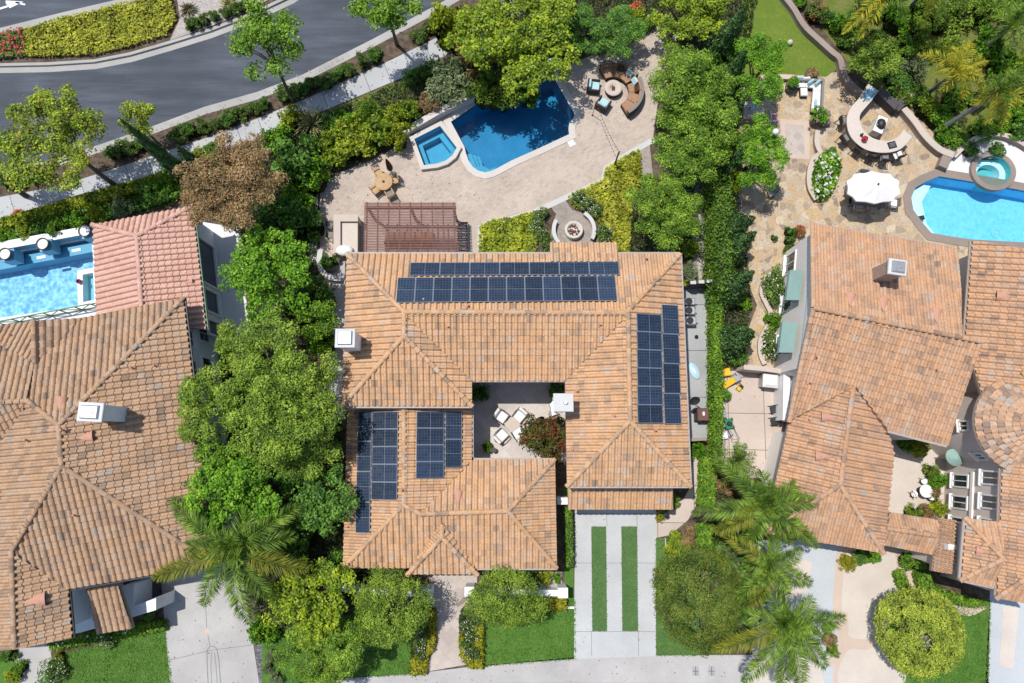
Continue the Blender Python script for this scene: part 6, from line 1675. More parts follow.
# turf blades, ragged over the edges
for poly in ([(482, 600), (575, 600), (575, 659), (530, 662), (484, 666)], [(262, 640), (300, 620), (412, 606), (412, 674), (345, 678), (290, 685)], [(40, 662), (68, 652), (165, 630), (172, 684), (36, 684)], [(900, 590), (990, 600), (988, 684), (905, 684), (890, 660), (886, 630)],
             [(655.5, 539), (665, 538), (666, 566), (700, 566), (703, 655), (656.5, 655.5)]):
    cover('grass_blades', offset(W(poly), -.05), .05, 'lf_lawn', .5, .13, .03)
for a, b, c, d in ((591.3, 606, 526.5, 631), (621.3, 637, 526.5, 631)):
    cover('grass_blades', offset(W([(a, c), (b, c), (b + 1, d), (a + 1, d)]), -.02), .03, 'lf_turf', .35, .10, .03)
def rotp(x, y, a): return (x * math.cos(a) - y * math.sin(a), x * math.sin(a) + y * math.cos(a))
# ---------------------------------------------------------------- central patio
# teak dining set
def teak_chair():
    t = thing('dining_chair', 'teak', 'chair', (0, 0, 0))
    m = MB(); m.box((0, 0, .42), (.5, .48, .035), 0, 0, .01); m.build('seat', mt['teak'], t)
    m = MB()
    for k in range(7): m.bar((-.21 + .07 * k, .235, .5), (-.21 + .07 * k, .30, .92), .035, .018)
    m.bar((-.25, .30, .93), (.25, .30, .93), .03, .06); m.build('backrest', mt['teak'], t)
    for sx in (-1, 1):
        m = MB(); m.bar((sx * .225, -.2, 0), (sx * .225, -.2, .64), .045, .045); m.build('leg', mt['teak'], t)
        m = MB(); m.bar((sx * .225, .21, 0), (sx * .225, .27, .92), .045, .045); m.build('leg', mt['teak'], t)
        m = MB(); m.bar((sx * .235, -.23, .655), (sx * .235, .25, .655), .06, .03); m.build('armrest', mt['teak'], t)
    return t
tb = P(383.5, 181.5, .74)
t = thing('dining_table', 'round teak dining table on the central patio', 'table', (tb.x, tb.y, 0))
m = MB(); m.lathe((tb.x, tb.y, .70), [(.55, 0), (.57, .01), (.57, .035), (.55, .042), (0, .042)], 32); m.build('tabletop', mt['teak'], t)
for k in range(4):
    x, y = rotp(.36, 0, PI / 4 + k * PI / 2); m = MB(); m.bar((tb.x + x, tb.y + y, 0), (tb.x + x * .9, tb.y + y * .9, .70), .06, .06); m.build('leg', mt['teak'], t)
m = MB(); m.cyl((tb.x, tb.y, .743), .09, .07, .07, 14); m.cyl((tb.x, tb.y, .813), .05, .02, .05, 10); tag(m.build('lantern', mt['black'], None, (tb.x, tb.y, .743)), 'small dark lantern on the round teak table', 'lantern')
tc_ = teak_chair()
for i, (x, y, lab) in enumerate(((378, 172.5, 'teak chair on the hedge side of the round teak table'), (394, 180, 'teak chair on the pool side of the round teak table'), (375.5, 189.5, 'teak chair of the round table nearest the outdoor kitchen'), (390, 194, 'teak chair of the round table nearest the pergola, dark seat pad'))):
    q = P(x, y, .45); a = math.atan2(q.y - tb.y, q.x - tb.x) - PI / 2
    place(tc_, i == 0, (q.x, q.y, 0), a, lab, 'teak chairs round the table')
q = P(390, 194, .46); m = MB(); a = math.atan2(q.y - tb.y, q.x - tb.x) - PI / 2
m.box((q.x, q.y, .458), (.42, .42, .05), a, 0, .02); tag(m.build('seat_pad', mt['grey_wicker'], None, (q.x, q.y, .458)), 'grey seat pad on the teak chair nearest the pergola', 'cushion')
b = P(393, 175)
t = thing('patio_umbrella', 'closed dark red umbrella standing behind the teak table', 'umbrella', b)
m = MB(); m.cyl(b, .25, .22, .08, 20); m.build('base', mt['black'], t)
m = MB(); m.tube([b, b + Vector((0, 0, 2.5))], .025); m.build('pole', mt['teak'], t)
m = MB(); m.lathe((b.x, b.y, 0), [(.16, 1.0), (.20, 1.2), (.15, 1.8), (.06, 2.4), (.02, 2.52)], 12, sx=1, sy=1.1); m.build('canopy', mt['dark_cushion'], t)
# pergola
t = thing('pergola', 'red stained timber pergola against the back eave of the central house', 'pergola', P(411, 235))
zz = 2.55
q = [P(366, 204, zz), P(455, 204, zz), P(457, 258, zz), P(365, 258, zz)]
def qq(u, v): return (q[0] * (1 - u) + q[1] * u) * (1 - v) + (q[3] * (1 - u) + q[2] * u) * v
for u, v in ((.02, .06), (.98, .06), (.02, .94), (.98, .94), (.5, .06)):
    c = qq(u, v); m = MB(); m.bar((c.x, c.y, 0), (c.x, c.y, zz - .2), .14, .14); m.build('post', mt['red_wood'], t)
for v in (.06, .94):
    m = MB(); m.bar(qq(-.01, v) - Vector((0, 0, .12)), qq(1.01, v) - Vector((0, 0, .12)), .10, .2); m.build('beam', mt['red_wood'], t)
for k in range(9):
    m = MB(); u = .015 + .97 * k / 8; m.bar(qq(u, -.03) + Vector((0, 0, .05)), qq(u, 1.0) + Vector((0, 0, .05)), .06, .14); m.build('rafter', mt['red_wood'], t)
for k in range(34):
    v = .0 + k / 34; m = MB(); m.bar(qq(-.012, v) + Vector((0, 0, .145)), qq(1.012, v) + Vector((0, 0, .145)), .05, .06); m.build('slat', mt['red_wood'], t)
m = MB(); m.prism(W([(367, 210), (453, 210), (455, 256), (366, 256)], 0), .0, .03); tag(m.build('pergola_floor', mt['paver_path']), kind='structure')
# sofa under the pergola and the grey slatted screen at its end
b = P(410, 240); t = thing('sofa', 'brown sofa in the shade under the pergola slats', 'sofa', b)
m = MB(); m.box((b.x, b.y, .03), (3.0, .85, .38), 0, 0, .04); m.build('seat', mt['brown_cushion'], t)
m = MB(); m.box((b.x, b.y - .38, .41), (3.0, .2, .42), 0, 0, .05); m.build('backrest', mt['dark_wicker'], t)
t = thing('slatted_bench', 'low weathered slatted bench at the end of the pergola', 'bench', P(462, 240))
w_ = [P(457, 223, .45), P(468, 223, .45), P(468, 256, .45), P(457, 256, .45)]
for k in range(9):
    f = k / 8; a, c = w_[0].lerp(w_[3], f), w_[1].lerp(w_[2], f); m = MB(); m.bar(a, c, .14, .04); m.build('slat', mt['grey_wood'], t)
for f in (.2, .8):
    a, c = w_[0].lerp(w_[1], f) - Vector((0, 0, .08)), w_[3].lerp(w_[2], f) - Vector((0, 0, .08)); m = MB(); m.bar(a, c, .07, .1); m.build('frame', mt['grey_wood'], t)
    for p_ in (a, c): m = MB(); m.bar((p_.x, p_.y, 0), p_, .08, .08); m.build('leg', mt['grey_wood'], t)
# outdoor kitchen
t = thing('outdoor_kitchen', 'pale stone outdoor kitchen counter between pergola and side hedge', 'outdoor kitchen', P(346, 235))
m = MB(); m.prism(W([(334, 222), (340, 221), (340, 253), (334, 253)], 1.1), 0, 1.08); m.prism(W([(340.2, 215), (357.5, 215), (357.5, 221), (340.2, 221)], 1.1), 0, 1.08); m.build('bar_wall', mt['counter'], t)
m = MB(); m.prism(W([(340.2, 221.3), (357, 221.3), (357, 253), (340.2, 253)], .9), 0, .86); m.build('cabinet', mt['stone_wall'], t)
m = MB(); m.prism(W([(333.5, 214.5), (358, 214.5), (358, 221.4), (340.4, 221.4), (340.4, 253), (333.5, 253)], 1.12), 1.082, 1.13); m.build('bar_top', mt['counter'], t)
m = MB(); m.prism(W([(340.6, 221.6), (357.6, 221.6), (357.6, 253), (340.6, 253)], .92), .862, .91); m.build('countertop', mt['counter_pale'], t)
for i, y in enumerate((224, 235)):
    b = P(330, y, .7); t = thing('bar_stool', ['dark bar stool at the outdoor kitchen, nearer the patio', 'dark bar stool at the outdoor kitchen, nearer the house eave'][i], 'stool', (b.x, b.y, 0), 0, 'stools at the outdoor kitchen')
    m = MB(); m.box((b.x, b.y, .68), (.42, .40, .06), 0, 0, .02); m.build('seat', mt['grey_wicker'], t)
    m = MB(); m.box((b.x - .2, b.y, .745), (.04, .40, .32), 0, 0, .01); m.build('backrest', mt['black'], t)
    for sx in (-1, 1):
        for sy in (-1, 1): m = MB(); m.bar((b.x + sx * .2, b.y + sy * .18, 0), (b.x + sx * .17, b.y + sy * .15, .68), .03, .03); m.build('leg', mt['black'], t)
b = P(345, 251, .95); m = MB(); m.lathe((b.x, b.y, .913), [(.44, 0), (.48, .12), (.42, .28), (.22, .36), (0, .38)], 20, sx=1.15, sy=.75); tag(m.build('grill_cover', mt['white_cushion'], None, (b.x, b.y, .913)), 'rounded white grill cover on the end of the outdoor kitchen', 'grill cover')
t = thing('curved_wall', 'low curved white wall beside the outdoor kitchen', 'garden wall', P(325, 262))
ln = smooth_loop(W([(321, 250), (320, 262), (323, 272), (331, 278), (341, 279)], .3), 4, False)
m = MB(); m.prism(strip(ln, -.12, .12), -.02, .42); m.build('wall', mt['border'], t); m = MB(); m.prism(strip(ln, -.16, .16), .422, .47); m.build('coping', mt['border'], t)
b = P(332, 268); t = thing('boulder', 'brown garden boulder inside the curved white wall', 'rock', b)
m = MB(); m.lathe(b, [(.3, 0), (.36, .15), (.26, .32), (.1, .40), (0, .41)], 9, sx=1.3, sy=.9); m.build('stone', mt['grey_wicker'], t)
# curved sofa round a fire table
fc = P(613.5, 87.5, .5); fp = Vector((fc.x, fc.y, 0))
t = thing('fire_table', 'round stone fire table inside the curved brown sofa', 'fire pit', fp)
m = MB(); m.lathe(fp, [(.50, 0), (.50, .40)], 32); m.build('base', mt['dark_wicker'], t)
m = MB(); m.lathe(fp, [(.50, .402), (.56, .41), (.56, .47), (.53, .49), (.24, .49), (.22, .44), (0, .44)], 32); m.build('rim', mt['counter'], t)
m = MB()
for k in range(26):
    a, r = random.uniform(0, 6.28), random.uniform(0, .18); m.lathe((fp.x + r * math.cos(a), fp.y + r * math.sin(a), .43), [(.03, 0), (.045, .03), (0, .07)], 6)
m.build('lava_stone', mt['ember'], t)
sc_ = P(615, 92, .4); scx = Vector((sc_.x - .1, sc_.y + .05, 0))
def arc_block(m, c, r0, r1, a0, a1, z0, z1, n=18, mi=0):
    pts = [(c.x + r0 * math.cos(a0 + (a1 - a0) * i / n), c.y + r0 * math.sin(a0 + (a1 - a0) * i / n)) for i in range(n + 1)] + \
          [(c.x + r1 * math.cos(a1 - (a1 - a0) * i / n), c.y + r1 * math.sin(a1 - (a1 - a0) * i / n)) for i in range(n + 1)]
    m.prism(pts, z0, z1, mi); return m
for i, (a0, a1, lab) in enumerate(((math.radians(32), math.radians(118), 'curved wicker sofa section behind the fire table, far from the house'), (math.radians(-62), math.radians(26), 'curved wicker sofa section of the fire table, nearer the golden bed'))):
    am = (a0 + a1) / 2; o = scx + Vector((math.cos(am), math.sin(am), 0)) * 1.5; o.z = 0
    t = thing('curved_sofa', lab, 'sofa', o, 0, 'curved sofa sections')
    arc_block(MB(), scx, 1.02, 1.78, a0, a1, .04, .30).build('base', mt['dark_wicker'], t)
    arc_block(MB(), scx, 1.78, 1.92, a0, a1, .04, .78).build('backrest', mt['dark_wicker'], t)
    n = 3
    for k in range(n):
        g = (a1 - a0) / n
        arc_block(MB(), scx, 1.0, 1.64, a0 + g * k + .012, a0 + g * (k + 1) - .012, .302, .44, 7).build('seat_cushion', mt['brown_cushion'], t)
        arc_block(MB(), scx, 1.645, 1.775, a0 + g * k + .012, a0 + g * (k + 1) - .012, .302, .74, 7).build('back_cushion', mt['brown_cushion'], t)
    arc_block(MB(), scx, 1.76, 1.94, a0, a1, .782, .80).build('top_rail', mt['grey_wicker'], t)
for i, (an, r, mat, lab) in enumerate(((48, 1.50, 'aqua_cushion', 'aqua cushion on the far curved sofa section'), (72, 1.5, 'dark_cushion', 'dark cushion on the far curved sofa section'), (24, 1.42, 'aqua_cushion', 'aqua cushion at the join of the curved sofa'), (2, 1.42, 'dark_cushion', 'dark brown cushion on the near curved sofa section'))):
    a = math.radians(an); c = scx + Vector((r * math.cos(a), r * math.sin(a), .445))
    m = MB(); m.box((0, 0, 0), (.16, .44, .40), 0, 0, .07); o = m.build('cushion', mt[mat], None, (0, 0, 0)); o.location = c; o.rotation_euler = (0, math.radians(28), a); tag(o, lab, 'cushion')
def armchair():
    t = thing('armchair', 'armchair', 'armchair', (0, 0, 0))
    m = MB(); m.box((0, 0, .05), (.80, .80, .25), 0, 0, .02); m.build('base', mt['dark_wicker'], t)
    for sx in (-1, 1): m = MB(); m.box((sx * .36, 0, .302), (.10, .80, .30), 0, 0, .03); m.build('armrest', mt['dark_wicker'], t)
    m = MB(); m.box((0, .36, .302), (.61, .10, .46), 0, 0, .03); m.build('backrest', mt['dark_wicker'], t)
    m = MB(); m.box((0, -.06, .302), (.60, .66, .15), 0, 0, .04); m.build('seat_cushion', mt['aqua_cushion'], t)
    m = MB(); m.box((0, .24, .455), (.56, .14, .36), 0, 0, .05); m.build('back_cushion', mt['aqua_cushion'], t)
    return t
ac = armchair()
for i, (x, y, lab) in enumerate(((593.5, 86, 'armchair with aqua cushions nearer the dark feathery tree'), (603, 104, 'armchair with aqua cushions facing the fire table from the pool'))):
    c = P(x, y, .4); a = math.atan2(c.y - fp.y, c.x - fp.x) - PI / 2
    place(ac, i == 0, (c.x, c.y, 0), a, lab, 'aqua cushioned armchairs')
# string light cable on a slim mast
b = P(614, 166); t = thing('light_mast', 'slim dark mast in the golden bed holding the string lights', 'mast', b)
m = MB(); m.tube([b, b + Vector((0, 0, 2.2))], .05, 10); m.build('pole', mt['black'], t); m = MB(); m.box(b, (.3, .3, .06), 0, 0, .01); m.build('base_plate', mt['black'], t)
a_ = b + Vector((0, 0, 2.2)); c_ = P(596, 101, 1.9)
pts = [a_.lerp(c_, k / 16) - Vector((0, 0, .35 * 4 * (k / 16) * (1 - k / 16))) for k in range(17)]
t = thing('string_light', 'string of small bulbs from the slim mast across the patio pavers', 'string light', (b.x, b.y, 0))
m = MB(); m.tube(pts, .008, 5); m.build('cable', mt['black'], t)
for k in range(1, 16): m = MB(); m.lathe(pts[k] - Vector((0, 0, .1)), [(0, 0), (.035, .03), (.03, .07), (.012, .1)], 8); m.build('bulb', mt['grey_wicker'], t)
b = c_.copy(); b.z = 0; t = thing('light_mast', 'slim dark mast beside the aqua armchair holding the string lights', 'mast', b); m = MB(); m.tube([b, c_], .02, 8); m.build('pole', mt['black'], t); m = MB(); m.cyl(b, .07, .06, .03, 14); m.build('base_plate', mt['black'], t)
m = MB(); p = P(571.5, 143); m.box((p.x, p.y, .012), (.42, .42, .012), .5); tag(m.build('skimmer_lid', mt['white'], None, (p.x, p.y, .012)), 'square white skimmer lid in the patio beside the deep blue pool', 'lid')
p = P(549, 70); t = thing('pier', 'white square pier at the far corner of the deep blue pool', 'pier', p); m = MB(); m.box(p, (.55, .5, .75), .4, 0, .02); m.build('pier', mt['white'], t); m = MB(); m.box(p + Vector((0, 0, .752)), (.65, .6, .06), .4, 0, .02); m.build('cap', mt['white'], t)
# stone fire pit with two curved benches
p = P(574, 229.5, .45); p.z = 0
t = thing('fire_pit', 'round white stone fire pit with glowing lava rock near the house', 'fire pit', p)
m = MB(); m.lathe(p, [(.58, 0), (.58, .42), (.56, .45), (.42, .45), (.40, .30), (0, .30)], 36); m.build('ring', mt['stone_ring'], t)
m = MB()
for k in range(60):
    a, r = random.uniform(0, 6.28), .38 * math.sqrt(random.random()); m.lathe((p.x + r * math.cos(a), p.y + r * math.sin(a), .29), [(.03, 0), (.05, .04), (.02, .08), (0, .09)], 6)
m.build('lava_stone', mt['ember'], t)
for i, (a0, a1, lab) in enumerate(((150, 222, 'curved stone bench on the pool bed side of the white fire pit'), (-28, 58, 'curved stone bench on the golden bed side of the white fire pit'))):
    o = p + Vector((math.cos(math.radians((a0 + a1) / 2)), math.sin(math.radians((a0 + a1) / 2)), 0)) * 1.25
    t = thing('curved_bench', lab, 'bench', o, 0, 'benches round the fire pit')
    arc_block(MB(), p, 1.20, 1.36, math.radians(a0), math.radians(a1), 0, .40).build('wall', mt['stone_wall'], t)
    arc_block(MB(), p, 1.16, 1.40, math.radians(a0), math.radians(a1), .402, .46).build('seat', mt['border'], t)

# ---------------------------------------------------------------- courtyard of the central house
def lounge_chair():
    t = thing('lounge_chair', 'chair', 'chair', (0, 0, 0))
    m = MB(); m.box((0, -.02, .22), (.62, .62, .14), 0, 0, .05); m.build('seat_cushion', mt['white_cushion'], t)
    m = MB(); m.box((0, .30, .34), (.60, .17, .42), 0, 0, .07, rx=-.25); m.build('back_cushion', mt['white_cushion'], t)
    m = MB()
    pts = [(-.34, -.30, .52), (-.36, .1, .54), (-.30, .40, .62), (0, .50, .66), (.30, .40, .62), (.36, .1, .54), (.34, -.30, .52)]
    m.tube(pts, .03, 6); m.build('arm_rail', mt['black'], t)
    m = MB(); m.box((0, -.0, .17), (.66, .66, .045)); m.build('frame', mt['black'], t)
    for sx in (-1, 1):
        for y, z in ((-.30, .52), (.36, .60)): m = MB(); m.bar((sx * .33, y, 0), (sx * .33, y, z), .035, .035); m.build('leg', mt['black'], t)
    return t
cc = P(512.5, 424.5, .4)
t = thing('coffee_table', 'low square pale coffee table between the four white courtyard chairs', 'table', (cc.x, cc.y, 0), math.radians(40))
m = MB(); m.box((0, 0, .34), (.74, .74, .05), 0, 0, .01); o = link_mesh('tabletop', m.mesh('tabletop'), mt['counter'], t)
for sx in (-1, 1):
    for sy in (-1, 1): m = MB(); m.bar((sx * .3, sy * .3, 0), (sx * .3, sy * .3, .34), .06, .06); link_mesh('leg', m.mesh('leg'), mt['counter'], t)
lc = lounge_chair()
for i, (x, y, lab) in enumerate(((501.5, 416.5, 'white cushioned courtyard chair nearest the shaded wing corner'), (519.5, 416, 'white cushioned courtyard chair nearest the glazed doors'), (501.5, 435.5, 'white cushioned courtyard chair nearest the small green plant'), (518.5, 433.5, 'white cushioned courtyard chair beside the red flowering bush'))):
    c = P(x, y, .35); a = math.atan2(c.y - cc.y, c.x - cc.x) - PI / 2
    place(lc, i == 0, (c.x, c.y, 0), a, lab, 'white chairs in the courtyard')
b = P(494, 450); t = thing('plant_stand', 'small black stand beside the green plant in the courtyard', 'stand', b); m = MB(); m.cyl(b + Vector((0, 0, .4)), .16, .16, .03, 14); m.build('top', mt['black'], t)
for k in range(3): x, y = rotp(.14, 0, k * 2.1); m = MB(); m.bar((b.x + x, b.y + y, 0), (b.x + x * .6, b.y + y * .6, .4), .02, .02); m.build('leg', mt['black'], t)

# ---------------------------------------------------------------- side yard
t = thing('side_gate', 'dark gate wall with white caps closing the concrete side yard', 'gate', P(696, 285))
a, c = P(684, 288.5), P(708, 286.5); m = MB(); m.bar(a + Vector((0, 0, .75)), c + Vector((0, 0, .75)), .14, 1.5); m.build('wall', mt['stone_dark'], t)
for f in (.12, .45, .78): q_ = a.lerp(c, f); m = MB(); m.box((q_.x, q_.y, 1.502), (.34, .2, .05), 0, 0, .01); m.build('cap', mt['border'], t)
for i, (x, y) in enumerate(((688, 302), (688, 311), (689, 321))):
    b = P(x, y, .5); t = thing('air_conditioner', ['grey air conditioner box nearest the side gate', 'middle round-fan air conditioner beside the side yard wall', 'round-fan air conditioner farthest from the side gate'][i], 'air conditioner', (b.x, b.y, 0), 0, 'air conditioners in the side yard')
    m = MB(); m.box((b.x, b.y, 0), (.78, .5 if i else .42, .72), 0, 0, .04); m.build('case', mt['metal'], t)
    m = MB(); m.cyl((b.x, b.y, .722), .21, .21, .03, 20, 0)
    for k in range(5): m.tube([(b.x + (.05 + .04 * k) * math.cos(q_), b.y + (.05 + .04 * k) * math.sin(q_), .76) for q_ in [j * PI / 8 for j in range(17)]], .006, 4, 0)
    m.build('fan_grille', mt['black'], t)
    m = MB(); m.tube([(b.x + .38, b.y, .3), (b.x + .6, b.y - .05, .25), (b.x + .62, b.y - .05, 0)], .03); m.build('pipe', mt['white'], t)
b = P(696, 337); t = thing('garden_ornament', 'tiny dark object on the concrete near the air conditioners', 'ornament', b); m = MB(); m.lathe(b, [(.10, 0), (.12, .1), (.06, .2), (.08, .26), (0, .3)], 10); m.build('body', mt['black'], t)
b = P(694, 371); t = thing('paddle_board', 'pale blue oval board lying in the concrete side yard', 'board', b, math.radians(115))
m = MB(); m.lathe((0, 0, .02), [(.50, 0), (.53, .03), (.50, .06), (0, .065)], 28, sx=1.05, sy=.55); link_mesh('deck', m.mesh('deck'), mt['bluepad'], t)
m = MB(); m.box((0, 0, .0855), (.3, .08, .02)); link_mesh('grip', m.mesh('grip'), mt['white'], t)
b = P(691, 402, 0); t = thing('satellite_dish', 'dark satellite dish on a bracket beside the garage wing roof', 'satellite dish', b)
d0 = P(694, 400, 2.2)
m = MB(); m.lathe((0, 0, 0), [(0, .0), (.16, .02), (.30, .07), (.34, .10), (.30, .085), (.16, .035), (0, .015)], 24, sx=1, sy=.85); o = link_mesh('dish', m.mesh('dish'), mt['black'], t); o.location = d0 - b; o.rotation_euler = (math.radians(35), math.radians(15), 0)
m = MB(); m.tube([b, b + Vector((0, 0, 1.9)), d0], .03); m.build('mast', mt['metal'], t); m = MB(); m.tube([d0 + Vector((-.1, -.3, 0)), d0 + Vector((0, -.25, .35))], .015); m.build('arm', mt['metal'], t)
b = P(703, 414.5, 1.0); t = thing('wheelie_bin', 'brown wheeled bin at the hedge side of the concrete side yard', 'bin', (b.x, b.y, 0))
m = MB(); m.box((b.x, b.y, .06), (.62, .68, .92), 0, 0, .02); m.build('body', mt['bin'], t); m = MB(); m.box((b.x, b.y, .982), (.68, .76, .09), 0, 0, .04); m.build('lid', mt['bin'], t)
for sx in (-1, 1): m = MB(); m.tube([(b.x + sx * .3, b.y - .34, .1), (b.x + sx * .24, b.y - .34, .1)], .1, 12); m.build('wheel', mt['black'], t)
m = MB(); m.box((b.x + .02, b.y + .05, 1.073), (.12, .22, .012)); m.build('label_plate', mt['white'], t)
a, c = P(684, 440), P(700, 439); t = thing('yard_wall', 'dark low wall at the lower end of the side yard', 'wall', a.lerp(c, .5)); m = MB(); m.bar(a + Vector((0, 0, .7)), c + Vector((0, 0, .7)), .12, 1.4); m.build('wall', mt['stone_dark'], t); m = MB(); m.bar(a + Vector((0, 0, 1.43)), c + Vector((0, 0, 1.43)), .18, .05); m.build('cap', mt['stone_wall'], t)

# ---------------------------------------------------------------- east patio
def low_wall(label, px, z, w, mat='stone_wall', cap='counter', name='garden_wall', cat='garden wall'):
    ln = smooth_loop(W(px, z), 4, False)
    c = ln[len(ln) // 2]
    t = thing(name, label, cat, (c[0], c[1], 0))
    m = MB(); m.prism(strip(ln, -w / 2, w / 2), -.02, z - .06); m.build('wall', mt[mat], t)
    m = MB(); m.prism(strip(ln, -w / 2 - .04, w / 2 + .04), z - .058, z); m.build('coping', mt[cap], t)
    return t
low_wall('long curved stone wall round the small east lawn', [(783, -6), (794, 8), (801, 20), (808, 29), (820, 40), (832, 51), (840, 58), (843, 70), (848, 80), (856, 88), (864, 95)], .5, .30, cap='stone_wall')
low_wall('curved stone wall behind the bar and round spa', [(904, 108), (915, 121), (926, 136), (940, 149), (954, 155)], .55, .34, cap='counter')
low_wall('arched stone wall behind the round spa deck', [(954, 156), (968, 143), (985, 135), (1002, 134), (1018, 140), (1034, 150)], .45, .25)
low_wall('short stone edging along the lawn end by the sofa planters', [(780, 76), (786, 77), (792, 77)], .35, .2)
low_wall('curved edging wall between patio inlay and flower bed', [(818, 130), (817, 142), (821, 152), (829, 158)], .4, .22)
low_wall('crescent stone edging round the white flower bed', [(822, 152), (813, 162), (810, 175), (811, 188), (817, 199)], .35, .3)
low_wall('curved stone edging of the passage bed', [(789, 266), (776, 271), (765, 280), (762, 292), (767, 304), (771, 314), (767, 327), (761, 340), (761, 354), (765, 364)], .3, .22)
low_wall('tan wall between the flagstone path and the service yard', [(744, 367), (765, 369), (787, 372)], 1.5, .2, 'stucco_tan', 'counter')
t = thing('stone_block', 'dark stone block at the join of bar and garden wall', 'stone block', P(900, 105))
p = P(900, 104.5, .7); m = MB(); m.box((p.x, p.y, 0), (.8, .55, .7), math.radians(45), 0, .03); m.build('block', mt['stone_dark'], t)
t = thing('stone_block', 'pale stone block with a drain beside the bar', 'stone block', P(909, 96)); p = P(909, 96, .6); m = MB(); m.box((p.x, p.y, 0), (.75, .6, .6), math.radians(45), 0, .03); m.build('block', mt['counter'], t)
m = MB(); m.box((p.x - .1, p.y - .05, .602), (.24, .2, .02), math.radians(45)); m.build('drain', mt['black'], t)
t = thing('garden_wall', 'long wall behind the curved bar, its shade painted in as dark stone', 'wall', P(887, 101)); m = MB(); m.prism(W([(877, 92), (882, 88), (899, 103), (895, 109)], .8), 0, .76); m.build('wall', mt['stone_dark'], t); m = MB(); m.prism(W([(876.5, 92), (882, 87.3), (899.8, 103), (895, 109.8)], .82), .762, .82); m.build('top', mt['stone_dark'], t)  # wall and top coloured dark to stand in for the shade there
# bar
outer = [(868, 83.5), (860, 97), (852, 106), (847.5, 115), (847, 125), (851, 137), (862, 147.5), (875, 152), (890, 152.3), (902, 148), (912, 136.5)]
inner = [(903.5, 130), (897, 137.5), (887.5, 141), (875, 139), (865.5, 132.5), (860.5, 124), (860, 115), (866, 107), (872, 100), (878.5, 91)]
OU, IN = smooth_loop(W(outer, 1.05), 4, False), smooth_loop(W(inner, 1.05), 4, False)
t = thing('outdoor_bar', 'C-shaped outdoor bar with a pale counter on the flagstones', 'bar', P(868, 125))
full = OU + IN
m = MB(); m.prism(offset(full, .14), 0, 1.0); m.build('bar_wall', mt['stone_wall'], t)
m = MB(); m.prism(full, 1.002, 1.06); m.build('countertop', mt['counter_pale'], t)
p = P(869.5, 94, 1.07); m = MB(); m.box((p.x, p.y, 1.062), (.5, .85, .05), math.radians(-38), 0, .02); o = m.build('sink', mt['pool_spa'], t)
m = MB(); m.box((p.x, p.y, 1.114), (.34, .66, .012), math.radians(-38)); m.build('basin', mt['bluepad'], o)
p = P(892, 145, 1.07); m = MB(); m.box((p.x, p.y, 1.062), (.52, .44, .05), .25, 0, .01); o = m.build('cooktop', mt['black'], t)
m = MB(); m.box((p.x - .02, p.y, 1.114), (.36, .03, .02), .25); m.box((p.x, p.y + .09, 1.114), (.36, .03, .02), .25); m.box((p.x, p.y - .1, 1.114), (.36, .03, .02), .25); m.build('burner_grate', mt['metal'], o)
p = P(863.5, 140, 1.07); t = thing('flower_pot', 'pot of dark red flowers on the bar counter', 'flower pot', (p.x, p.y, 1.062)); m = MB(); m.cyl((p.x, p.y, 1.062), .09, .12, .16, 14); m.build('pot', mt['black'], t)
d = unit(RNG.normal(0, 1, (70, 3))); d[:, 2] = abs(d[:, 2]); link_mesh('flowers', quads_mesh('flowers', leaves_at(d * .17 + np.array([0, 0, .16]), d, .13, .10, .3)), mt['fl_red'], t)
p = P(861, 135.5, 1.07); m = MB(); m.lathe((p.x, p.y, 1.062), [(.08, 0), (.10, .08), (.06, .2), (.05, .26), (0, .26)], 12); tag(m.build('pitcher', mt['black'], None, (p.x, p.y, 1.062)), 'dark pitcher beside the red flowers on the bar', 'pitcher')
p = P(881, 124, .9); t = thing('grill_cart', 'white grill cart standing inside the curved bar', 'grill', (p.x, p.y, 0)); a = math.radians(-25)
m = MB(); m.box((p.x, p.y, .08), (.55, .95, .72), a, 0, .02); m.build('cabinet', mt['white'], t); m = MB(); m.box((p.x, p.y, .802), (.62, 1.15, .05), a, 0, .01); m.build('shelf', mt['white'], t)
m = MB(); m.lathe((p.x, p.y, .853), [(.30, 0), (.32, .10), (.24, .24), (.08, .30), (0, .31)], 18, sx=.9, sy=1.1); m.build('lid', mt['black'], t)
m = MB(); m.tube([(p.x - .28, p.y - .15, 1.0), (p.x - .34, p.y, 1.03), (p.x - .24, p.y + .2, 1.0)], .018); m.build('handle', mt['metal'], t)
def bar_stool():
    t = thing('bar_stool', 'stool', 'stool', (0, 0, 0))
    m = MB(); m.box((0, 0, .68), (.52, .48, .08), 0, 0, .03); m.build('seat', mt['grey_wicker'], t)
    m = MB(); m.box((0, .25, .70), (.50, .06, .42), 0, 0, .02); m.build('backrest', mt['dark_wicker'], t)
    for sx in (-1, 1):
        m = MB(); m.tube([(sx * .25, .25, .95), (sx * .27, -.1, .92), (sx * .26, -.2, .70)], .022); m.build('armrest', mt['dark_wicker'], t)
        for y in (-.2, .22): m = MB(); m.bar((sx * .23, y, 0), (sx * .2, y * .9, .68), .04, .04); m.build('leg', mt['dark_wicker'], t)
    m = MB(); m.bar((-.22, -.2, .25), (.22, -.2, .25), .03, .03); m.build('footrest', mt['dark_wicker'], t)
    return t
bs = bar_stool(); bc = P(880, 122, 0)
for i, (x, y) in enumerate(((843.5, 121), (844.5, 138.5), (858, 149), (871, 154.5), (884.5, 158), (899, 154))):
    c = P(x, y, .7); a = math.atan2(c.y - bc.y, c.x - bc.x) - PI / 2
    place(bs, i == 0, (c.x, c.y, 0), a, f'dark wicker stool at the curved bar, {ORDN[i]} counted from the sofa end' + (', towel on it' if i == 5 else ''), 'wicker stools round the curved bar')
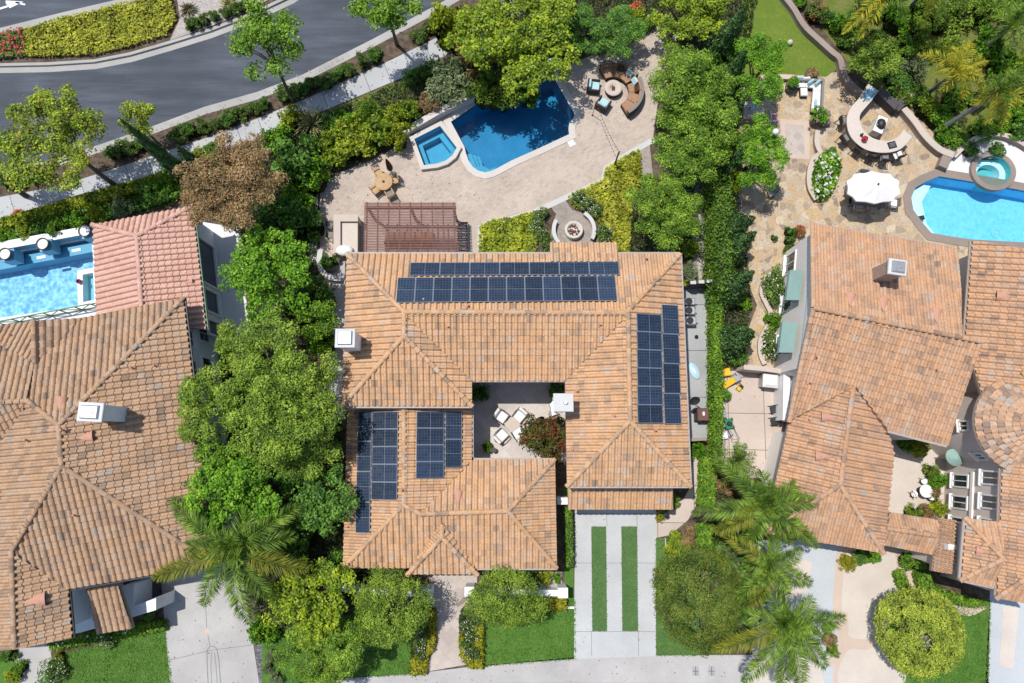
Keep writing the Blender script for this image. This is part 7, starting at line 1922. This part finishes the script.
c = P(899, 154, .9); m = MB(); m.box((c.x, c.y, .765), (.56, .42, .03), .35, 0, .01); m.box((c.x + .05, c.y + .12, .796), (.3, .2, .03), .6, 0, .01); tag(m.build('towel', mt['white_cushion'], None, (c.x, c.y, .765)), 'white towel lying on the last bar stool', 'towel')
# umbrella, table and chairs
p = P(875.5, 186, 2.65); b = Vector((p.x, p.y, 0))
t = thing('patio_umbrella', 'large open white umbrella over the dining table by the aqua pool', 'umbrella', b)
m_ = mpp(875, 186, 2.5); RX, RY = 27.5 * m_, 17.0 * m_
n = 10; rim = []
for k in range(n):
    a = 2 * PI * (k + .5) / n; f = 1.0
    rim.append(Vector((p.x + RX * math.copysign(abs(math.cos(a)) ** .8, math.cos(a)), p.y + RY * math.copysign(abs(math.sin(a)) ** .8, math.sin(a)), 2.42)))
ap = Vector((p.x, p.y, 2.95))
cv = MB()
for k in range(n):
    a_, c_ = rim[k], rim[(k + 1) % n]; md = (a_ + c_) / 2; md = md + (Vector((p.x, p.y, md.z)) - md) * .05
    i1, i2 = a_.lerp(ap, .55) + Vector((0, 0, .03)), c_.lerp(ap, .55) + Vector((0, 0, .03)); im = (i1 + i2) / 2 - Vector((0, 0, .04))
    cv.add([a_, md, c_, i2, im, i1, ap], [(0, 1, 4, 5), (1, 2, 3, 4), (5, 4, 6), (4, 3, 6)])
    cv.add([a_, md, c_, c_ - Vector((0, 0, .14)), md - Vector((0, 0, .14)), a_ - Vector((0, 0, .14))], [(0, 5, 4, 1), (1, 4, 3, 2)])
cv.build('canopy', mt['umbrella'], t)
for k in range(n): m = MB(); m.bar(ap - Vector((0, 0, .06)), rim[k] - Vector((0, 0, .05)), .025, .02); m.build('rib', mt['black'], t)
m = MB(); m.tube([b, b + Vector((0, 0, 2.92))], .035, 10); m.build('pole', mt['metal'], t); m = MB(); m.lathe((p.x, p.y, 2.95), [(.05, 0), (.06, .06), (.02, .12), (0, .14)], 10); m.build('finial', mt['black'], t); m = MB(); m.cyl(b, .34, .3, .09, 20); m.build('base', mt['black'], t)
c = P(869, 198, .74); tb = Vector((c.x, c.y, 0)); t = thing('dining_table', 'long brown dining table under the white umbrella', 'table', tb, math.radians(-8))
m = MB(); m.box((0, 0, .70), (2.1, 1.05, .05), 0, 0, .01); link_mesh('tabletop', m.mesh('tabletop'), mt['grey_wood'], t)
for sx in (-1, 1):
    for sy in (-1, 1): m = MB(); m.bar((sx * .9, sy * .42, 0), (sx * .9, sy * .42, .70), .08, .08); link_mesh('leg', m.mesh('leg'), mt['grey_wood'], t)
def patio_chair():
    t = thing('patio_chair', 'chair', 'chair', (0, 0, 0))
    m = MB(); m.box((0, 0, .38), (.55, .52, .10), 0, 0, .03); m.build('seat', mt['white_cushion'], t)
    m = MB(); m.box((0, .27, .44), (.54, .07, .45), 0, 0, .02); m.build('backrest', mt['grey_wicker'], t)
    for sx in (-1, 1):
        m = MB(); m.bar((sx * .28, -.24, .62), (sx * .28, .26, .62), .05, .03); m.build('armrest', mt['grey_wicker'], t)
        for y in (-.22, .24): m = MB(); m.bar((sx * .27, y, 0), (sx * .27, y, .62), .04, .04); m.build('leg', mt['grey_wicker'], t)
    return t
pc = patio_chair()
for i, (x, y, rz, lab) in enumerate(((858.5, 207, 180, 'white cushioned chair showing under the umbrella edge, nearest the flower bed'), (872.5, 208, 180, 'second chair showing under the umbrella edge, nearer the aqua pool'), (850, 190, 90, 'shaded chair at the flower bed end of the umbrella table'), (893, 203, -90, 'shaded chair at the pool end of the umbrella table'), (862, 176, 0, 'chair at the bar side of the umbrella table'))):
    c = P(x, y, .45); place(pc, i == 0, (c.x, c.y, 0), math.radians(rz - 8), lab, 'chairs at the umbrella table')
# L-shaped lounge
t = thing('corner_sofa', 'white L-shaped corner sofa on the flagstones by the lawn', 'sofa', P(812, 95))
for nm, px, z0, z1, mat in (('base', [(796, 79.5), (823, 80), (822, 112.5), (811, 111.5), (814, 88), (796, 87)], .05, .28, 'dark_wicker'),):
    m = MB(); m.prism(W(px, z1), z0, z1); m.build(nm, mt[mat], t)
for px in ([(796.3, 80), (805, 80.2), (805, 87), (796.3, 86.8)], [(805.4, 80.2), (813, 80.6), (813, 87.6), (805.4, 87)], [(813.6, 81), (822.5, 81.4), (821.8, 91), (813.4, 90.6)], [(813.2, 91), (821.8, 91.4), (821.4, 101), (812.4, 100.6)], [(812.3, 101), (821.4, 101.4), (821, 111.6), (811.4, 111)]):
    m = MB(); m.prism(W(px, .42), .282, .42); m.build('seat_cushion', mt['white_cushion'], t)
m = MB(); m.prism(W([(796, 77.8), (824.5, 78.4), (824.5, 81), (796, 80)], .68), .05, .66); m.prism(W([(822.6, 81.2), (824.7, 81), (823.2, 112.5), (821.2, 112.2)], .68), .05, .66); m.build('backrest', mt['grey_wicker'], t)
for i, (x, y, a, mat) in enumerate(((800, 80.5, 0, 'aqua_cushion'), (806, 81, .1, 'white_cushion'), (811, 84, .6, 'aqua_cushion'), (818, 84.5, .7, 'aqua_cushion'), (816.5, 104, 1.5, 'aqua_cushion'))):
    c = P(x, y, .5); m = MB(); m.box((0, 0, 0), (.46, .14, .36), 0, 0, .06); o = m.build('cushion', mt[mat], None, (0, 0, 0)); o.location = (c.x, c.y, .425); o.rotation_euler = (math.radians(-25), 0, a)
    tag(o, ['pale cushion at the outer end of the white corner sofa', 'white cushion second from the outer end of the corner sofa', 'pale blue cushion lying loose in the corner sofa', 'pale blue cushion in the angle of the corner sofa', 'pale blue cushion on the long arm of the corner sofa'][i], 'cushion')
for i, (x, y, lab) in enumerate(((804.5, 91.5, 'white ottoman in front of the corner sofa'),)):
    c = P(x, y, .4); t = thing('ottoman', lab, 'ottoman', (c.x, c.y, 0)); m = MB(); m.box((c.x, c.y, .04), (.42, .50, .22)); m.build('base', mt['dark_wicker'], t); m = MB(); m.box((c.x, c.y, .262), (.44, .54, .14), 0, 0, .04); m.build('cushion', mt['white_cushion'], t)
def planter(label, x, y, r, h, mat, kind='bright', pr=1.4, ph=.8):
    b = P(x, y, h); b.z = 0
    t = thing('potted_plant', label, 'potted plant', b)
    m = MB(); m.lathe(b, [(r * .65, 0), (r, h * .7), (r * .95, h * .95), (r * 1.08, h), (r * .9, h), (r * .85, h - .06), (0, h - .06)], 20); m.build('pot', mt[mat], t)
    V, cc_ = crown_mesh((0, 0, h + ph * .4), (r * pr, r * pr, ph * .55), .14, 500, .14, .08, int(x * 3), zmin=-.4)
    link_mesh('foliage', quads_mesh('foliage', V), mt[kind], t)
planter('brown pot with a green plant at the outer end of the corner sofa', 791.5, 85.5, .36, .5, 'pot_brown', 'lf_bright', 1.0, .6)
planter('wide brown pot with a sparse plant behind the corner sofa at the lawn', 812, 74, .42, .55, 'pot_brown', 'lf_bronze', .8, .3)
planter('pot with a bushy green plant at the near end of the corner sofa', 815.5, 119.5, .3, .5, 'pot_brown', 'lf_bright', 2.2, .9)
planter('small pot beside the edging above the white flower bed', 831.5, 152, .2, .4, 'pot_brown', 'lf_deep', .8, .3)
for i, (x, y, s) in enumerate(((826, 120.5, .5), (827.5, 113.5, .35))):
    c = P(x, y, .4); t = thing('storage_box', ['dark grey box next to the bushy pot by the corner sofa', 'smaller dark box behind the long arm of the corner sofa'][i], 'box', (c.x, c.y, 0)); m = MB(); m.box((c.x, c.y, 0), (s, s, .40), .2, 0, .02); m.build('body', mt['grey_wicker'], t); m = MB(); m.box((c.x, c.y, .402), (s * 1.08, s * 1.08, .05), .2, 0, .02); m.build('lid', mt['grey_wood'], t)
t = thing('stone_pedestal', 'wide grey stone pedestal at the screen edge with a pale tray', 'pedestal', P(754, 110)); m = MB(); m.prism(W([(744, 102), (763, 101.5), (764.5, 118), (744, 118)], .9), 0, .86); m.build('body', mt['stone_wall'], t); m = MB(); m.prism(W([(743.5, 101.5), (763.5, 101), (765, 118.5), (743.5, 118.5)], .92), .862, .92); m.build('top', mt['counter'], t)
c = P(752, 107, .95); m = MB(); m.box((c.x, c.y, .922), (.32, .42, .08), .1, 0, .02); m.box((c.x, c.y - .05, 1.003), (.2, .2, .05), .3, 0, .02); tag(m.build('tray', mt['bluepad'], None, (c.x, c.y, .922)), 'pale tray on the wide grey pedestal', 'tray')
c = P(773, 117, .5); t = thing('garden_chair', 'white garden chair with a pink pillow beside the patio inlay', 'chair', (c.x, c.y, 0), math.radians(95))
for nm, f in (('seat', lambda m: m.box((0, 0, .38), (.52, .50, .06), 0, 0, .02)), ('backrest', lambda m: m.box((0, .26, .44), (.52, .06, .45), 0, 0, .02))): m = MB(); f(m); link_mesh(nm, m.mesh(nm), mt['white'], t)
for sx in (-1, 1):
    for sy in (-1, 1): m = MB(); m.bar((sx * .23, sy * .22, 0), (sx * .23, sy * .22, .38), .04, .04); link_mesh('leg', m.mesh('leg'), mt['white'], t)
m = MB(); m.box((0, 0, 0), (.36, .32, .12), .1, 0, .05); o = m.build('pillow', mt['pink'], None, (0, 0, 0)); o.location = (c.x, c.y, .445); tag(o, 'pink pillow on the white garden chair', 'pillow')
for i, (x, y) in enumerate(((776, 188), (772, 193))):
    c = P(x, y, .4); t = thing('garden_stool', ['dark stool tucked under the screen tree beside the inlay', 'second dark stool deeper under the screen tree'][i], 'stool', (c.x, c.y, 0), 0, 'dark stools by the screen'); m = MB(); m.box((c.x, c.y, .38), (.48, .44, .06), .3, 0, .02); m.build('seat', mt['grey_wicker'], t)
    for sx in (-1, 1):
        for sy in (-1, 1): m = MB(); m.bar((c.x + sx * .18, c.y + sy * .16, 0), (c.x + sx * .18, c.y + sy * .16, .38), .04, .04); m.build('leg', mt['black'], t)
c = P(770, 138.5, 3.6); t = thing('garden_lamp', 'white globe lamp head standing among the screen leaves', 'lamp', (c.x, c.y, 0)); m = MB(); m.tube([(c.x, c.y, 0), (c.x, c.y, 4.3)], .04); m.build('post', mt['metal'], t); m = MB(); m.lathe((c.x, c.y, 4.3), [(.05, 0), (.15, .08), (.19, .2), (.13, .34), (0, .38)], 16); m.build('globe', mt['white'], t)
c = P(789, 44); t = thing('ball', 'pale yellow ball on the small east lawn', 'ball', c); m = MB(); m.lathe(c, [(.02, .012), (.14, .08), (.19, .19), (.14, .31), (.0, .37)], 16); m.build('shell', mt['counter_pale'], t)
m = MB(); p0 = P(996, 234, -1.24); m.tube([(p0.x + .28 * math.cos(k * .45), p0.y + .28 * math.sin(k * .45), -1.22) for k in range(12)], .018, 6); tag(m.build('cleaner_hose', mt['bluepad'], None, (p0.x, p0.y, -1.24)), 'curled hose lying on the floor of the aqua pool', 'hose')

# ---------------------------------------------------------------- service yard of the east house
def play_slide(x, y):
    b = P(x, y); t = thing('play_slide', 'small yellow and grey toddler slide in the service yard', 'slide', b, math.radians(35))
    m = MB(); m.bar((-.1, 0, .55), (-1.0, 0, .06), .38, .05); link_mesh('chute', m.mesh('chute'), mt['yellow'], t)
    m = MB(); m.box((.1, 0, .0), (.45, .5, .55), 0, 0, .05); link_mesh('steps', m.mesh('steps'), mt['metal'], t)
    for s in (-1, 1): m = MB(); m.bar((.1, s * .24, .5), (.1, s * .24, .95), .06, .05); link_mesh('rail', m.mesh('rail'), mt['white'], t)
play_slide(733, 379)
b = P(724, 373); t = thing('sand_table', 'yellow plastic sand table at the hedge in the service yard', 'toy table', b); m = MB(); m.box(b + Vector((0, 0, .25)), (.62, .48, .14), .2, 0, .04); m.build('tray', mt['yellow'], t)
for sx in (-1, 1): m = MB(); m.bar(b + Vector((sx * .22, 0, 0)), b + Vector((sx * .22, 0, .25)), .2, .06); m.build('leg', mt['metal'], t)
b = P(739, 388); t = thing('toy_truck', 'yellow toy truck on the service yard floor', 'toy', b, .9); m = MB(); m.box((0, 0, .08), (.42, .24, .16), 0, 0, .04); link_mesh('body', m.mesh('body'), mt['yellow'], t); m = MB(); m.box((.1, 0, .242), (.16, .22, .12), 0, 0, .03); link_mesh('cab', m.mesh('cab'), mt['black'], t)
for sx in (-1, 1):
    for sy in (-1, 1): m = MB(); m.tube([(sx * .13, sy * .10, .07), (sx * .13, sy * .14, .07)], .07, 10); link_mesh('wheel', m.mesh('wheel'), mt['black'], t)
b = P(723.5, 396); planter('small dark potted bush on the hedge side of the service yard', 724, 394, .22, .35, 'black', 'lf_deep', 1.4, .5)
b = P(728, 424); t = thing('lawn_mower', 'green push mower beside the service yard hedge', 'lawn mower', b, math.radians(100)); m = MB(); m.box((0, 0, .12), (.62, .46, .16), 0, 0, .05); link_mesh('deck', m.mesh('deck'), mt['green'], t); m = MB(); m.cyl((0, 0, .282), .16, .13, .16, 14); link_mesh('engine', m.mesh('engine'), mt['black'], t)
m = MB(); m.tube([(-.28, -.2, .3), (-.95, -.2, .9), (-.95, .2, .9), (-.28, .2, .3)], .018); link_mesh('handle', m.mesh('handle'), mt['black'], t)
for sx in (-1, 1):
    for sy in (-1, 1): m = MB(); m.tube([(sx * .24, sy * .24, .11), (sx * .24, sy * .29, .11)], .11, 12); link_mesh('wheel', m.mesh('wheel'), mt['black'], t)
for i, (x, y, s, mat) in enumerate(((723, 415, .4, 'white'), (724, 436, .42, 'metal'), (722, 406, .3, 'metal'), (730, 434, .3, 'white'))):
    b = P(x, y, .3); t = thing('storage_tub', ['white tub above the green mower by the hedge', 'grey tub just below the green mower', 'smallest grey tub by the hedge near the potted bush', 'small white tub beside the grey tub below the mower'][i], 'tub', (b.x, b.y, 0)); m = MB(); m.box((b.x, b.y, 0), (s, s * .8, .3), .2 * i, 0, .02); m.build('body', mt[mat], t); m = MB(); m.box((b.x, b.y, .302), (s * 1.1, s * .88, .05), .2 * i, 0, .02); m.build('lid', mt['white' if mat == 'metal' else 'metal'], t)
b = P(771, 380.5, 1.0); t = thing('covered_grill', 'grill under a pale grey cover against the east house wall', 'grill', (b.x, b.y, 0)); m = MB(); m.box((b.x, b.y, .1), (.85, .75, .7), -.1, 0, .03); m.build('body', mt['metal'], t); m = MB(); m.box((b.x, b.y, .802), (.92, .85, .32), -.1, 0, .16); m.build('cover', mt['white_cushion'], t)
for i, (x, y) in enumerate(((774, 409), (774.5, 421))):
    b = P(x, y, .4); t = thing('folding_chair', ['black folding chair in the service yard, nearer the covered grill', 'black folding chair in the service yard, farther from the covered grill'][i], 'chair', (b.x, b.y, 0), math.radians(-80), 'folding chairs in the service yard')
    m = MB(); m.box((0, 0, .42), (.46, .44, .03)); link_mesh('seat', m.mesh('seat'), mt['black'], t); m = MB(); m.box((0, .22, .55), (.46, .03, .35)); link_mesh('backrest', m.mesh('backrest'), mt['black'], t)
    for sx in (-1, 1): m = MB(); m.bar((sx * .22, -.22, 0), (sx * .22, .22, .9), .03, .03); link_mesh('leg', m.mesh('leg'), mt['black'], t); m = MB(); m.bar((sx * .2, .25, 0), (sx * .2, -.18, .42), .03, .03); link_mesh('leg', m.mesh('leg'), mt['black'], t)
t = thing('yard_wall', 'white wall running from the covered grill along the east house', 'wall', P(783, 400)); m = MB(); m.prism(W([(784, 371), (790, 371), (788, 420), (783, 420)], 1.6), 0, 1.6); m.build('wall', mt['white'], t)
m = MB(); m.prism(W([(783.6, 370.6), (790.5, 370.6), (788.4, 420.4), (782.6, 420.4)], 1.65), 1.602, 1.66); m.build('cap', mt['white'], t)
t = thing('yard_fence', 'dark slatted fence between the service yard and the east roof edge', 'fence', P(778, 450)); a, c = P(783, 422), P(775, 475)
for k in range(5): q_ = a.lerp(c, k / 4); m = MB(); m.bar(q_, q_ + Vector((0, 0, 1.5)), .09, .09); m.build('post', mt['grey_wood'], t)
m = MB()
for z in (.2, .45, .7, .95, 1.2, 1.42): m.bar(a + Vector((0, 0, z)), c + Vector((0, 0, z)), .03, .16)
m.build('slat_panel', mt['grey_wood'], t)

# ---------------------------------------------------------------- fronts
for lab, px, pier in (('white garden wall with a square pier across the tree side of the entry', [(340, 588), (424, 594)], (427, 593.5)), ('white garden wall with square piers in front of the entry wing', [(474, 592.5), (559, 593)], (563, 593))):
    t = thing('garden_wall', lab, 'garden wall', P(*px[0])); a, c = P(*px[0], 1.0), P(*px[1], 1.0)
    m = MB(); m.bar((a.x, a.y, .5), (c.x, c.y, .5), .26, 1.0); m.build('wall', mt['stucco'], t); m = MB(); m.bar((a.x, a.y, 1.03), (c.x, c.y, 1.03), .34, .055); m.build('coping', mt['white'], t)
    for q_ in ([pier] if pier[0] < 500 else [pier, (469.5, 592)]):
        p = P(q_[0], q_[1], 1.45); m = MB(); m.box((p.x, p.y, 0), (.50, .50, 1.38)); o = m.build('pier', mt['stucco'], t); m = MB(); m.box((p.x, p.y, 1.382), (.58, .58, .10), 0, 0, .03); m.build('pier_cap', mt['white'], o)
t = thing('edging_stone', 'small white edging stone at the wing corner of the front lawn', 'edging', P(570, 607)); a, c = P(563, 607.2), P(574, 607.2); m = MB(); m.bar((a.x, a.y, .06), (c.x, c.y, .06), .12, .12); m.build('edging', mt['white'], t)
b = P(663, 514); t = thing('path_lantern', 'dark lantern post at the garage corner of the curved path', 'lantern', b)
m = MB(); m.tube([b, b + Vector((0, 0, .7))], .03); m.build('post', mt['black'], t); m = MB(); m.cyl(b + Vector((0, 0, .7)), .12, .09, .2, 8); m.cyl(b + Vector((0, 0, .902)), .16, .02, .1, 8); m.build('lamp_head', mt['black'], t)
for i, (x, y) in enumerate(((695.5, 671), (711.5, 671))):
    c = P(x, y); m = MB(); m.box((c.x, c.y, .010), (.36, .5, .012), .02); tag(m.build('meter_cover', mt['yard'], None, (c.x, c.y, .010)), ['concrete meter cover in the front sidewalk, nearer the driveway', 'concrete meter cover in the front sidewalk, nearer the palms'][i], 'utility cover', 'covers in the front sidewalk')
# small cafe set in the east court
sheet('east_court_paving', W([(888, 434), (945, 440), (950, 525), (885, 520)]), .012, 'flag_front')
c = P(926, 491, .7); t = thing('cafe_table', 'white cafe table in the small east court', 'table', (c.x, c.y, 0)); m = MB(); m.cyl((c.x, c.y, .70), .38, .38, .03, 24); m.build('tabletop', mt['white'], t); m = MB(); m.cyl((c.x, c.y, 0), .18, .04, .70, 14); m.build('pedestal', mt['black'], t)
for i, an in enumerate((80, 200, 320)):
    x, y = rotp(.58, 0, math.radians(an)); b = Vector((c.x + x, c.y + y, 0)); t = thing('cafe_chair', ['black cafe chair on the house side of the white table', 'black cafe chair on the open side of the white table', 'black cafe chair on the window side of the white table'][i], 'chair', b, math.radians(an) - PI / 2, 'cafe chairs in the east court')
    m = MB(); m.cyl((0, 0, .43), .19, .19, .03, 16); link_mesh('seat', m.mesh('seat'), mt['white'], t); m = MB(); m.tube([(-.18, .05, .45), (-.16, .17, .82), (0, .2, .88), (.16, .17, .82), (.18, .05, .45)], .018); link_mesh('backrest', m.mesh('backrest'), mt['black'], t)
    for k in range(4): x, y = rotp(.16, 0, PI / 4 + k * PI / 2); m = MB(); m.bar((x * 1.1, y * 1.1, 0), (x, y, .43), .022, .022); link_mesh('leg', m.mesh('leg'), mt['black'], t)
c = P(946, 458, 1.2); t = thing('parasol', 'grey-green tilted parasol by the turret wall of the east court', 'parasol', (c.x, c.y, 0)); m = MB(); m.lathe((0, 0, 0), [(.62, -.12), (.3, .04), (0, .12)], 16, sx=1, sy=.7); o = link_mesh('canopy', m.mesh('canopy'), mt['awning'], t); o.location = (0, 0, 2.1); o.rotation_euler = (.2, .25, -.7); m = MB(); m.tube([(0, 0, 0), (0, 0, 2.15)], .025); link_mesh('pole', m.mesh('pole'), mt['metal'], t)
